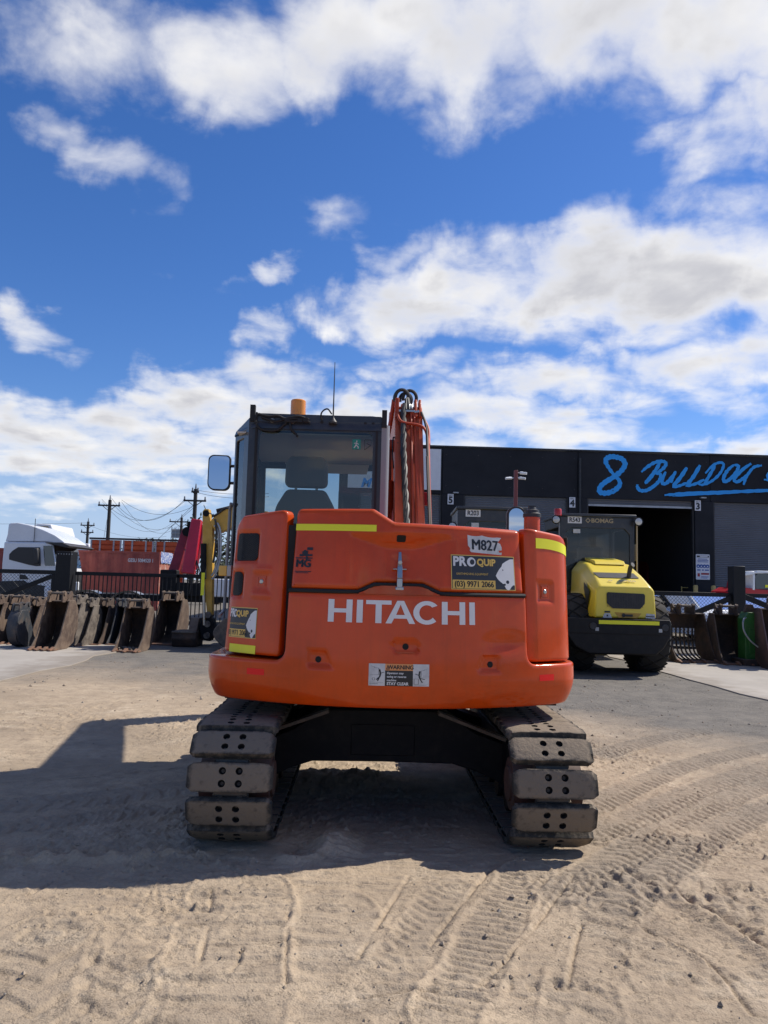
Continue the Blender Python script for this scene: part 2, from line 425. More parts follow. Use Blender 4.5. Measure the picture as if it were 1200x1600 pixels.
mat('navy_wall', (.0075, .0085, .0125), .75, var=.15, vscale=.6)
mat('shutter', (.155, .165, .18), .5, metal=.2, var=.12, vscale=.5)
mat('interior_wall', (.02, .02, .022), .9)
mat('dark_red_paint', (.10, .008, .012), .5)
mat('bollard', (.50, .36, .12), .6)
mat('car_silver', (.55, .57, .59), .25, metal=.5, coat=.5)
mat('car_white', (.72, .73, .74), .25, coat=.6)
mat('car_black', (.012, .012, .014), .2, coat=.7)
mat('loader_red', (.42, .012, .016), .4, coat=.2)
mat('attach_green', (.02, .12, .02), .45, var=.2, dust=.15)
mat('plate_brown', (.075, .05, .045), .55, col2=(.17, .10, .085), vscale=2, metal=.3)
mat('leaf', (.035, .055, .022), .8, var=.5, vscale=8)
mat('bark', (.05, .04, .03), .9)
mat('lamp_glass', (.50, .52, .52), .15, coat=.6)
mat('brown_bronze', (.36, .29, .17), .5)
mat('sign_white', (.70, .71, .73), .5, var=.06)
mat('sign_blue', (.012, .08, .33), .5)
mat('sign_red', (.32, .02, .03), .5)
mat('rib_blue', (.10, .16, .42), .6, col2=(.6, .62, .66), vscale=14, thr=(.5, .55))
mat('cam_pole', (.20, .05, .045), .5)
glass('cab_glass', (.54, .61, .61), .05)
glass('side_glass', (.80, .84, .84), .05)
glass('clear_glass', (.38, .41, .42), .045)
glass('dark_glass', (.06, .07, .08), .10)

def weather(name, amt=.35):
    """rain streaks, dull patches and fine scratches on a painted panel"""
    m = MT[name]; N, L = m.node_tree.nodes, m.node_tree.links; b = N['Principled BSDF']
    tc = N.new('ShaderNodeTexCoord'); mp = N.new('ShaderNodeMapping'); mp.inputs['Scale'].default_value = (16, 16, 1.1); L.new(tc.outputs['Object'], mp.inputs[0])
    n = N.new('ShaderNodeTexNoise'); n.inputs['Scale'].default_value = 1.6; n.inputs['Detail'].default_value = 7; n.inputs['Roughness'].default_value = .7; L.new(mp.outputs[0], n.inputs['Vector'])
    r = N.new('ShaderNodeMapRange'); L.new(n.outputs['Fac'], r.inputs[0]); r.inputs[1].default_value = .50; r.inputs[2].default_value = .78; r.inputs[4].default_value = amt
    mx = N.new('ShaderNodeMixRGB'); L.new(r.outputs[0], mx.inputs[0]); src = b.inputs['Base Color'].links[0].from_socket; L.new(src, mx.inputs[1]); mx.inputs[2].default_value = (.32, .050, .006, 1)
    L.new(mx.outputs[0], b.inputs['Base Color'])
    n2 = N.new('ShaderNodeTexNoise'); n2.inputs['Scale'].default_value = 5; n2.inputs['Detail'].default_value = 9; n2.inputs['Roughness'].default_value = .75; L.new(tc.outputs['Object'], n2.inputs['Vector'])
    r2 = N.new('ShaderNodeMapRange'); L.new(n2.outputs['Fac'], r2.inputs[0]); r2.inputs[1].default_value = .4; r2.inputs[2].default_value = .7; r2.inputs[3].default_value = .03; r2.inputs[4].default_value = .16
    L.new(r2.outputs[0], b.inputs['Coat Roughness'])
weather('orange_paint')

def rubbed_edges(name, hx, hy):
    """pad faces carry dust, their rubbed edges stay bare dark rubber"""
    m = MT[name]; N, L = m.node_tree.nodes, m.node_tree.links; b = N['Principled BSDF']
    tc = N.new('ShaderNodeTexCoord'); sp = N.new('ShaderNodeSeparateXYZ'); L.new(tc.outputs['Object'], sp.inputs[0])
    def mth(op, a, c):
        n = N.new('ShaderNodeMath'); n.operation = op
        for i, v in enumerate((a, c)):
            if v is None: continue
            if isinstance(v, (int, float)): n.inputs[i].default_value = v
            else: L.new(v, n.inputs[i])
        return n.outputs[0]
    e = mth('MAXIMUM', mth('MULTIPLY', mth('ABSOLUTE', sp.outputs[0], None), 1/hx), mth('ADD', mth('MULTIPLY', mth('ABSOLUTE', sp.outputs[1], None), .55/hy), .42))
    n = N.new('ShaderNodeTexNoise'); n.inputs['Scale'].default_value = 22; n.inputs['Detail'].default_value = 7; n.inputs['Roughness'].default_value = .7; L.new(tc.outputs['Object'], n.inputs['Vector'])
    e = mth('ADD', e, mth('MULTIPLY', mth('SUBTRACT', n.outputs['Fac'], .5), .32))
    r = N.new('ShaderNodeMapRange'); L.new(e, r.inputs[0]); r.inputs[1].default_value = .87; r.inputs[2].default_value = .97; r.inputs[4].default_value = .9
    mx = N.new('ShaderNodeMixRGB'); L.new(r.outputs[0], mx.inputs[0]); L.new(b.inputs['Base Color'].links[0].from_socket, mx.inputs[1]); mx.inputs[2].default_value = (.034, .034, .032, 1)
    L.new(mx.outputs[0], b.inputs['Base Color'])
rubbed_edges('track_pad', .2375, .079)
# ------------------------------------------------------------------ ground
_RNG = np.random.RandomState(11)
_LAT = _RNG.rand(256, 256)
def vnoise(x, y):
    xi = np.floor(x).astype(int); yi = np.floor(y).astype(int); fx = x-xi; fy = y-yi
    fx = fx*fx*(3-2*fx); fy = fy*fy*(3-2*fy)
    a = _LAT[xi & 255, yi & 255]; b = _LAT[(xi+1) & 255, yi & 255]; c = _LAT[xi & 255, (yi+1) & 255]; d = _LAT[(xi+1) & 255, (yi+1) & 255]
    return (a*(1-fx)+b*fx)*(1-fy)+(c*(1-fx)+d*fx)*fy - .5
def fbm(x, y, o=4, g=.5):
    s = 0; a = 1
    for k in range(o):
        s = s+a*vnoise(x+17.3*k, y-9.1*k); x = x*2.03; y = y*2.03; a *= g
    return s
def sst(a, b, x):
    t = np.clip((x-a)/(b-a), 0, 1); return t*t*(3-2*t)

def grow(a, lim, step, g):
    out = []; x = a; s = step
    while abs(x) < lim: s *= g; x += s if lim > 0 and step > 0 else s; out.append(x)
    return out
def axis_pts(segs):
    out = [segs[0][0]]
    for a, b, st in segs:
        n = max(1, int(round((b-a)/st))); out += list(a+(b-a)*(np.arange(n)+1)/n)
    return np.array(out)

def near_path(X, Y, pts, hw):
    """signed distance and run along a polyline for grid points within hw"""
    pts = np.array(pts); lo = pts.min(0)-hw; hi = pts.max(0)+hw
    idx = np.where((X > lo[0]) & (X < hi[0]) & (Y > lo[1]) & (Y < hi[1]))[0]
    if len(idx) == 0: return idx, None, None
    x = X[idx]; y = Y[idx]; best = np.full(len(idx), 1e9); sd = np.zeros(len(idx)); run = np.zeros(len(idx)); acc = 0
    for i in range(len(pts)-1):
        a = pts[i]; d = pts[i+1]-a; l = math.hypot(*d); d = d/l
        t = np.clip((x-a[0])*d[0]+(y-a[1])*d[1], 0, l); dx = x-a[0]-d[0]*t; dy = y-a[1]-d[1]*t
        dist = np.hypot(dx, dy); m = dist < best
        best[m] = dist[m]; sd[m] = (dx*d[1]-dy*d[0])[m]; run[m] = acc+t[m]; acc += l
    k = best < hw
    return idx[k], np.where(sd[k] >= 0, best[k], -best[k]), run[k]

def gp(lst, n=6):
    return [(p.x, p.y) for p in sweep([G(a, b) for a, b in lst], n)]

rq0 = random.Random(77)
def build_ground():
    xs = axis_pts([(-420,-120,60),(-120,-40,16),(-40,-16,3),(-16,-6,.5),(-6,-3.4,.06),(-3.4,-2.2,.016),(-2.2,2.4,.0085),(2.4,3.6,.016),(3.6,6.4,.06),(6.4,16,.5),(16,40,3),(40,120,16),(120,420,60)])
    ys = axis_pts([(-300,-60,60),(-60,-12,8),(-12,-4.2,.5),(-4.2,-3.6,.03),(-3.6,-1.0,.008),(-1.0,3.2,.02),(3.2,12,.09),(12,30,.8),(30,100,7),(100,800,70)])
    X, Y = np.meshgrid(xs, ys); nx, ny = len(xs), len(ys)
    x = X.ravel(); y = Y.ravel()
    near = np.exp(-np.maximum(np.hypot(x, (y+2)*.8)-4, 0)/5)
    z = fbm(x*.35, y*.35, 3)*.022*np.minimum(near+.15, 1)
    z += fbm(x*2.2, y*2.2, 4)*.006*near
    rough = sst(-.1, .35, fbm(x*.9+40, y*.9, 3))
    z += fbm(x*14, y*14, 4, .7)*(.0025+.006*rough)*near
    rdg = 1-np.abs(fbm(x*7+5, y*16, 3, .55))*4; z += np.maximum(rdg-.55, 0)*.010*near*(.3+rough)      # broken crust ridges
    strk = fbm(x*3.2+9, y*24, 3, .6); pat = sst(-.05, .2, fbm(x*.8-7, y*1.1+3, 2)); z += np.maximum(strk, -.1)*.012*pat*near       # crosswise shoe scrapes
    cl = fbm(x*24+3, y*24+8, 3, .7); z += np.maximum(cl-.34, 0)*.05*near*(.2+rough)
    z += fbm(x*38, y*46, 3, .7)*(.0022+.0045*rough)*near
    pit = fbm(x*33+50, y*52+20, 2, .6); z -= np.maximum(pit-.30, 0)*.035*near*(.2+.7*rough)          # pock marks
    tone = np.zeros_like(x)
    wob = fbm(x*6, y*6, 3)
    def bars(path, hw, period, depth, edge=.01, lean=0., ph=0., fade=.5, tn=.25):
        i, d, r = near_path(x, y, path, hw+.05)
        if len(i) == 0: return
        w = wob[i]; k = sst(-.35, .15, fbm(x[i]*2.1+9, y[i]*2.1, 2)+fade-.3)
        q = (r + lean*np.abs(d) + w*.03 + ph)/period
        s = np.abs((q % 1)-.5)*2
        inside = sst(hw, hw-.03, np.abs(d))
        z[i] += .6*inside*(-depth*.6+depth*1.25*sst(.38, .47, s+.25*fbm(x[i]*9, y[i]*9, 3)))*k
        z[i] += .7*edge*np.exp(-((np.abs(d+.05*w)-hw-.008)/.016)**2)*k
        tone[i] = np.maximum(tone[i], inside*tn*k)
    # track prints behind both crawlers
    a = G(450, 1395); b = G(446, 1560)
    bars([(a.x-.24, a.y), (b.x-.24, b.y), (b.x-.22, b.y-.8)], .24, .152, .015, .014, fade=.42)
    bars([(.94, -1.2), (.98, -1.9), (1.08, -2.6), (1.2, -3.4)], .23, .152, .013, .010, fade=.35)
    bars([(-.93, -1.3), (-.95, -1.75)], .235, .152, .012, .01, fade=.5)
    # skewed prints with a hard edge running to the camera
    bars(gp([(820, 1362), (775, 1440), (700, 1590)]), .13, .055, .011, .016, fade=.7)
    bars(gp([(705, 1385), (640, 1480), (590, 1560)]), .12, .07, .008, .008, lean=.6, fade=.5)
    bars(gp([(950, 1400), (930, 1480), (900, 1590)]), .14, .15, .012, .012, fade=.6)
    # tyre sweeps on the right
    for pl, ph in (([(925,1262),(1000,1225),(1090,1192),(1220,1165)], 0), ([(930,1305),(1030,1262),(1120,1225),(1230,1190)], .02), ([(880,1400),(990,1330),(1090,1268),(1230,1215)], .03), ([(940,1180),(1050,1152),(1230,1128)], .01), ([(960,1420),(1060,1340),(1140,1290),(1240,1250)], .05)):
        bars(gp(pl), .15, .075, .012, .012, lean=.7, ph=ph, fade=.7, tn=.55)
    bars(gp([(1230, 1400), (1130, 1395), (1030, 1385), (960, 1370)]), .15, .13, .014, .014, lean=.35, fade=.6)
    bars(gp([(1230, 1445), (1150, 1425), (1075, 1405)]), .11, .1, .013, .012, lean=-.4, fade=.6)
    bars(gp([(-20, 1262), (120, 1252), (280, 1232)]), .2, .12, .010, .012, lean=.5, fade=.6, tn=.4)
    bars(gp([(-40, 1300), (100, 1285), (280, 1262)]), .14, .1, .012, .014, lean=.5, fade=.6, tn=.35)
    # lug tyre marks bottom left and bottom right
    bars(gp([(75, 1465), (70, 1520), (40, 1620)]), .20, .17, .015, .010, lean=.9, fade=.7)
    bars(gp([(200, 1475), (190, 1540), (170, 1620)]), .15, .16, .013, .01, lean=.9, fade=.4)
    bars(gp([(740, 1540), (900, 1545), (1080, 1535), (1210, 1520)]), .05, .09, .014, .012, fade=.6)
    bars(gp([(1030, 1500), (1010, 1540), (960, 1610)]), .16, .14, .012, .012, lean=.5, fade=.5)
    bars(gp([(520, 1420), (540, 1500), (560, 1620)]), .2, .11, .009, .008, lean=.3, fade=.35)
    def groove(path, w, dp, ridge=.22):
        i, d, r = near_path(x, y, path, w*5)
        if len(i) == 0: return
        dd = d+wob[i]*w*1.2; k = sst(-.3, .1, fbm(x[i]*3.1, y[i]*3.1, 2)+.2)
        z[i] += k*(-dp*np.exp(-(dd/w)**2)+dp*ridge*np.exp(-((dd-2*w)/w)**2))
    for pl in ([(450,1408),(449,1460),(446,1535)], [(897,1368),(850,1430),(800,1490),(748,1545)], [(762,1362),(720,1415),(672,1478)], [(908,1445),(896,1490),(888,1545)], [(640,1370),(600,1430),(560,1500)], [(1010,1290),(1100,1262),(1210,1240)], [(930,1200),(1020,1172),(1210,1140)], [(330,1395),(320,1470),(300,1560)], [(0,1225),(140,1215),(285,1200)], [(560,1560),(700,1548),(820,1560)], [(1000,1450),(1100,1500),(1180,1590)]):
        groove(gp(pl), .009, .015)
    for q in range(140):                                   # short scuffs and scrapes left by shoes and tyres
        a_ = rq0.uniform(-2.6, 3.2); b_ = rq0.uniform(-3.6, .4); an = rq0.choice((rq0.gauss(0, .18), rq0.gauss(0, .18), rq0.uniform(-1.5, 1.5))); l_ = rq0.uniform(.08, .42)
        groove([(a_, b_), (a_+l_*.5*math.cos(an), b_+l_*.5*math.sin(an)), (a_+l_*math.cos(an+.1), b_+l_*math.sin(an+.1))], rq0.uniform(.005, .010), rq0.uniform(.005, .013))
    # dry crust edge curving away at the right: a real step in the surface
    i, d, r = near_path(x, y, gp([(985, 1372), (1030, 1392), (1090, 1418), (1140, 1440), (1225, 1505)]), .4)
    z[i] += np.where(d < 0, -.0, 0)-.034*np.exp(-(np.abs(d+wob[i]*.05)/.03)**2)+.022*np.exp(-((d+wob[i]*.05-.06)/.045)**2)
    # turning scuffs left of the left crawler
    for k, (px, py) in enumerate([(20,1322),(66,1326),(112,1326),(160,1327),(210,1325),(258,1322),(300,1322),(470,1325)]):
        c = G(px, py); R = .13
        dx = x-c.x; dy = y-c.y; rr = np.hypot(dx*1.0, dy*.75)
        z += -.022*np.exp(-((rr-.05)/.06)**2)+.026*np.exp(-((rr-R-.02)/.03)**2)*sst(.25, -.1, dy/R)
    c = G(523, 1318); rr = np.hypot((x-c.x)/.13, (y-c.y)/.22); z += .05*np.exp(-rr**3)
    c = G(545, 1215); rr = np.hypot((x-c.x)/.35, (y-c.y)/.25); z += .04*np.exp(-rr**2)*(1+2*fbm(x*9, y*9, 3))
    # keep clods clear of the crawlers, level off under slabs
    und = sst(.56, .62, np.abs(x))*sst(1.25, 1.17, np.abs(x))*sst(1.5, 1.4, np.abs(y))
    z = np.where(und > 0, z*(1-und)+und*np.minimum(z, .006), z)
    flat = np.maximum(sst(-4.9, -5.3, x), sst(5.2, 5.6, x))*1.0
    far = sst(8, 13, y); z *= (1-np.maximum(flat, far))
    v = np.column_stack([x, y, z])
    me = bpy.data.meshes.new('ground')
    me.vertices.add(nx*ny); me.vertices.foreach_set('co', v.ravel())
    ii = (np.arange(ny-1)[:, None]*nx+np.arange(nx-1)[None, :]).ravel()
    fs = np.column_stack([ii, ii+1, ii+nx+1, ii+nx]).ravel()
    n = len(ii); me.loops.add(4*n); me.loops.foreach_set('vertex_index', fs)
    me.polygons.add(n); me.polygons.foreach_set('loop_start', np.arange(n)*4)
    me.update(calc_edges=True); me.validate()
    at = me.attributes.new('tread', 'FLOAT', 'POINT'); at.data.foreach_set('value', tone)
    me.shade_smooth()
    m = bpy.data.materials.new('yard_dirt'); m.use_nodes = True; MT['yard_dirt'] = m
    N, L = m.node_tree.nodes, m.node_tree.links; b = N['Principled BSDF']
    b.inputs['Roughness'].default_value = .95; b.inputs['Specular IOR Level'].default_value = .15
    tc = N.new('ShaderNodeTexCoord')
    def noise(sc, det=8, ro=.6):
        n = N.new('ShaderNodeTexNoise'); L.new(tc.outputs['Object'], n.inputs['Vector']); n.inputs['Scale'].default_value = sc; n.inputs['Detail'].default_value = det; n.inputs['Roughness'].default_value = ro; return n.outputs['Fac']
    def rng(v, a, b2, c=0., d=1.):
        n = N.new('ShaderNodeMapRange'); n.inputs[1].default_value = a; n.inputs[2].default_value = b2; n.inputs[3].default_value = c; n.inputs[4].default_value = d
        if isinstance(v, (int, float)): n.inputs[0].default_value = v
        else: L.new(v, n.inputs[0])
        return n.outputs[0]
    def mix(f, c1, c2):
        n = N.new('ShaderNodeMixRGB'); L.new(f, n.inputs[0]) if not isinstance(f, float) else None
        for i, c in ((1, c1), (2, c2)):
            if isinstance(c, tuple): n.inputs[i].default_value = (*c, 1)
            else: L.new(c, n.inputs[i])
        return n.outputs[0]
    def mth(op, a, c):
        n = N.new('ShaderNodeMath'); n.operation = op
        for i, v in enumerate((a, c)):
            if isinstance(v, (int, float)): n.inputs[i].default_value = v
            else: L.new(v, n.inputs[i])
        return n.outputs[0]
    c = mix(rng(noise(.9), .4, .62), (.47, .368, .255), (.375, .29, .20))
    c = mix(rng(noise(5.5, 9, .68), .45, .68), c, (.31, .24, .168))
    c = mix(rng(noise(2.3), .56, .70, 0, .75), c, (.58, .47, .34))
    c = mix(rng(noise(75, 5, .7), .40, .70, 0, .45), c, (.23, .18, .132))
    at = N.new('ShaderNodeAttribute'); at.attribute_name = 'tread'
    c = mix(rng(noise(.42, 7, .62), .50, .63, 0, .5), c, (.27, .215, .155))
    c = mix(at.outputs['Fac'], c, (.235, .195, .15))
    sp = N.new('ShaderNodeSeparateXYZ'); L.new(tc.outputs['Object'], sp.inputs[0])
    wob_ = mth('MULTIPLY', mth('SUBTRACT', noise(.55, 6), .5), 7.5)
    yy = mth('ADD', mth('ADD', sp.outputs[1], wob_), mth('MULTIPLY', mth('MAXIMUM', sp.outputs[0], -2.0), .85))
    grey = mix(rng(noise(3, 9, .7), .38, .62), (.165, .150, .130), (.24, .215, .18))
    grey = mix(rng(noise(120, 4, .8), .4, .7), grey, (.095, .09, .084))
    c = mix(rng(yy, 2.6, 6.6), c, grey)
    L.new(c, b.inputs['Base Color'])
    h = mth('ADD', mth('MULTIPLY', noise(30, 9, .68), 1.0), mth('MULTIPLY', noise(150, 4, .7), .16))
    vo = N.new('ShaderNodeTexVoronoi'); L.new(tc.outputs['Object'], vo.inputs['Vector']); vo.inputs['Scale'].default_value = 95
    patch = rng(noise(1.15, 5, .6), .50, .66)
    h = mth('ADD', mth('MULTIPLY', h, mth('ADD', mth('MULTIPLY', patch, .6), .35)), mth('ADD', mth('MULTIPLY', rng(noise(9, 8, .66), .545, .57), .16), mth('MULTIPLY', mth('MULTIPLY', rng(noise(50, 6, .65), .58, .62), patch), .42)))
    h = mth('SUBTRACT', h, mth('MULTIPLY', rng(vo.outputs['Distance'], .1, .55), .10))
    bp = N.new('ShaderNodeBump'); bp.inputs['Strength'].default_value = .85; bp.inputs['Distance'].default_value = .016; L.new(h, bp.inputs['Height']); L.new(bp.outputs[0], b.inputs['Normal'])
    me.materials.append(m)
    o = bpy.data.objects.new('ground', me); COL.objects.link(o); tag(o, 'dusty brown dirt yard with crawler and tyre prints', 'ground', kind='structure')
    # height lookup for the stones
    Z = z.reshape(ny, nx)
    def hgt(px, py):
        i = min(max(np.searchsorted(xs, px), 1), nx-1); j = min(max(np.searchsorted(ys, py), 1), ny-1); return float(Z[j, i])
    return hgt
HGT = build_ground()

# concrete aprons either side of the dirt lane
mat('concrete', (.40, .36, .31), .85, col2=(.32, .29, .25), vscale=.8, bump=.15, bscale=30, thr=(.35, .7))
MT['concrete'].node_tree.nodes['Principled BSDF'].inputs['Specular IOR Level'].default_value = .25
def drift():
    m = MT['concrete']; N, L = m.node_tree.nodes, m.node_tree.links; b = N['Principled BSDF']
    tc = N.new('ShaderNodeTexCoord'); sp = N.new('ShaderNodeSeparateXYZ'); L.new(tc.outputs['Object'], sp.inputs[0])
    a = N.new('ShaderNodeMath'); a.operation = 'ABSOLUTE'; L.new(sp.outputs[0], a.inputs[0])
    n = N.new('ShaderNodeTexNoise'); n.inputs['Scale'].default_value = 1.7; n.inputs['Detail'].default_value = 9; n.inputs['Roughness'].default_value = .65; L.new(tc.outputs['Object'], n.inputs['Vector'])
    q = N.new('ShaderNodeMath'); q.operation = 'MULTIPLY_ADD'; L.new(n.outputs['Fac'], q.inputs[0]); q.inputs[1].default_value = -2.6; L.new(a.outputs[0], q.inputs[2])
    r = N.new('ShaderNodeMapRange'); L.new(q.outputs[0], r.inputs[0]); r.inputs[1].default_value = 3.9; r.inputs[2].default_value = 4.6; r.inputs[3].default_value = .9; r.inputs[4].default_value = 0
    mx = N.new('ShaderNodeMixRGB'); L.new(r.outputs[0], mx.inputs[0]); L.new(b.inputs['Base Color'].links[0].from_socket, mx.inputs[1]); mx.inputs[2].default_value = (.25, .215, .175, 1); L.new(mx.outputs[0], b.inputs['Base Color'])
drift()                                   # dirt carried onto the edge of the concrete
def slab(poly, nm, lab):
    m = MB(); m.prism(poly, -.06, .018, 'z')
    tag(m.build(nm, 'concrete', None, 30, bevel=.008), lab, 'pavement', kind='structure')
rq = random.Random(5)
le = [(-5.08+rq.uniform(-.12, .12), -8+k*.8) for k in range(24)]
slab([(-40, -8)]+le+[(-5.3, 11.4), (-40, 11.4)], 'concrete_apron_left', 'pale concrete apron in front of the bucket row')
ri = [(5.52+rq.uniform(-.12, .12)-(.012*(k-12)), -8+k*.8) for k in range(26)]
slab(ri+[(5.6, 12.4), (40, 12.4), (40, -8)], 'concrete_apron_right', 'pale concrete apron in front of the sieve bucket')

# loose stones and crumbs lying on the dirt
def build_stones():
    rn = random.Random(21); m = MB()
    base = [Vector(v) for v in ((1,0,0),(-1,0,0),(0,1,0),(0,-1,0),(0,0,1),(0,0,-1))]
    fs = [(0,2,4),(2,1,4),(1,3,4),(3,0,4),(2,0,5),(1,2,5),(3,1,5),(0,3,5)]
    for k in range(4600):
        if k < 3200: y = -5.0+abs(rn.gauss(0, 1))*2.6; x = rn.uniform(-3.2, 3.4)
        else: y = rn.uniform(2, 9); x = rn.uniform(-5, 5.2)
        if abs(x) > .64 and abs(x) < 1.2 and abs(y) < 1.5: continue
        if fbm(np.array([x*1.3]), np.array([y*1.3]), 2)[0] < rn.uniform(-.4, .15): continue
        s = min(.003+rn.expovariate(1/.0028), .016)*(1.6 if k >= 3200 else 1)
        c = Vector((x, y, HGT(x, y)+s*.25)); R = Matrix.Rotation(rn.uniform(0, 6.3), 3, 'Z')
        m.add([c+R@Vector((v.x*s*rn.uniform(.7, 1.4), v.y*s*rn.uniform(.7, 1.2), v.z*s*rn.uniform(.5, .9))) for v in base], fs, rn.choice((0, 0, 0, 1)))
    mat('stone', (.36, .285, .205), .95, var=.4, vscale=30); mat('stone_grey', (.24, .215, .185), .95)
    o = m.build('loose_stones', ['stone', 'stone_grey'], None, 0)
    tag(o, 'small loose stones and crumbs scattered on the dirt', 'stones', kind='stuff')
build_stones()
# ------------------------------------------------------------------ the orange excavator
TR, TT, TRC, TX0, TY0 = 1.95, rad(31), .26, .015, -1.30
def tail_plan(s, ins=0.0):
    a = abs(s); sg = 1 if s >= 0 else -1
    TT = rad(34) if s >= 0 else rad(31.5); TL1 = TR*TT; TL2 = TRC*(math.pi/2-TT)       # the right rear corner sits a little wider
    if a <= TL1: t = a/TR; x = TR*math.sin(t); y = TY0+TR*(1-math.cos(t))
    else:
        cx = (TR-TRC)*math.sin(TT); cy = TY0+TR-(TR-TRC)*math.cos(TT)
        if a <= TL1+TL2: t = TT+(a-TL1)/TRC; x = cx+TRC*math.sin(t); y = cy-TRC*math.cos(t)
        else: t = math.pi/2; x = cx+TRC; y = cy+(a-TL1-TL2)
    return TX0+sg*(x-ins*math.sin(t)), y+ins*math.cos(t)
def sm(a, b, x):
    t = max(0., min(1., (x-a)/(b-a))); return t*t*(3-2*t)
def S_cw(s, z, off=0.0):
    ins = .055*(max(0, .945-z)/.175)**2 + (.03*((z-.93)/.5)**1.3 if z > .93 else 0)
    x, y = tail_plan(s, ins-off); return Vector((x, y, z))
def S_hood(s, z, off=0.0):
    x, y = tail_plan(s, .035+.055*(z-1.44)/.45-off); return Vector((x, y, z))
def S_left(s, z, off=0.0):
    ins = .035+.06*sm(-.7, -1.15, s)+.05*(z-1.04)/.85
    x, y = tail_plan(s, ins-off); return Vector((x, y, z))
def S_right(s, z, off=0.0):
    ins = .03+.03*(z-1.04)/.85
    x, y = tail_plan(s, ins-off); return Vector((x, y, z))

def panel(name, outline, S, matn, parent, depth=.08, r=.014, step=.025, relief=None):
    """body panel cut to an outline on a curved surface, with rolled edges and a real return"""
    pts = []
    n = len(outline)
    for i in range(n):
        a = Vector(outline[i]); b = Vector(outline[(i+1) % n]); k = max(1, int((b-a).length/step))
        for j in range(k): pts.append(a+(b-a)*(j/k))
    area = sum(pts[i].x*pts[(i+1) % len(pts)].y-pts[(i+1) % len(pts)].x*pts[i].y for i in range(len(pts)))
    if area < 0: pts.reverse()
    n = len(pts); nr = []
    for i in range(n):
        e = (pts[(i+1) % n]-pts[i-1]); e.normalize(); nr.append(Vector((-e.y, e.x)))
    rel = relief or (lambda s, z: 0.0)
    m = MB(); rings = [(0, -depth)]+[(r*(1-math.cos(a)), -r*(1-math.sin(a))) for a in (0, rad(30), rad(60), rad(90))]
    prev = None
    for ins, off in rings:
        q = [p+w*ins for p, w in zip(pts, nr)]
        vs = [S(p.x, p.y, off+(rel(p.x, p.y) if off > -depth else 0)) for p in q]
        b = len(m.v); m.v += [tuple(v) for v in vs]
        if prev is not None:
            for i in range(n): m.f.append((prev+i, prev+(i+1) % n, b+(i+1) % n, b+i)); m.m.append(0)
        prev = b
    inner = [p+w*r for p, w in zip(pts, nr)]
    ip = np.array([(p.x, p.y) for p in inner]); lo = ip.min(0); hi = ip.max(0)
    gx, gz = np.meshgrid(np.arange(lo[0]+step/2, hi[0], step), np.arange(lo[1]+step/2, hi[1], step)); gx = gx.ravel(); gz = gz.ravel()
    ins_ = np.zeros(len(gx), bool); dmin = np.full(len(gx), 9.)
    for i in range(n):
        x1, y1 = ip[i]; x2, y2 = ip[(i+1) % n]
        c = ((y1 > gz) != (y2 > gz)); 
        if abs(y2-y1) > 1e-12: ins_ ^= c & (gx < (x2-x1)*(gz-y1)/(y2-y1)+x1)
        dmin = np.minimum(dmin, np.hypot(gx-x1, gz-y1))
    k = ins_ & (dmin > step*.55)
    pool = [Vector(p) for p in ip]+[Vector((a, b)) for a, b in zip(gx[k], gz[k])]
    ov, oe, of, _, _, _ = delaunay_2d_cdt(pool, [(i, (i+1) % n) for i in range(n)], [list(range(n))], 1, 1e-7)
    m.add([S(p.x, p.y, rel(p.x, p.y)) for p in ov], [tuple(f) for f in of])
    return m.build(name, matn, parent, 50, merge=2e-5)

def on(S, s0, z0, off=.0025):
    """lettering frame on a panel: u right along the panel, v up"""
    return lambda u, v: S(s0+u, z0+v, off)

def decal(name, S, s0, z0, s1, z1, matn, parent, r=.004, off=.0018, n=8):
    m = MB(); a, b = min(s0, s1), max(s0, s1)
    pts = rrect(a, z0, b, z1, r, 3)
    cols = [a+(b-a)*i/n for i in range(n+1)]
    vs = [S(c, zz, off) for c in cols for zz in (z0, z1)]
    fs = [(2*i, 2*i+2, 2*i+3, 2*i+1) for i in range(n)]
    return m.add(vs, fs).build(name, matn, parent, 30)

def fill_loops(m, loops, fn, mi=0): m.holed(loops, lambda u, v, t: fn(u, v), 0, None, mi)

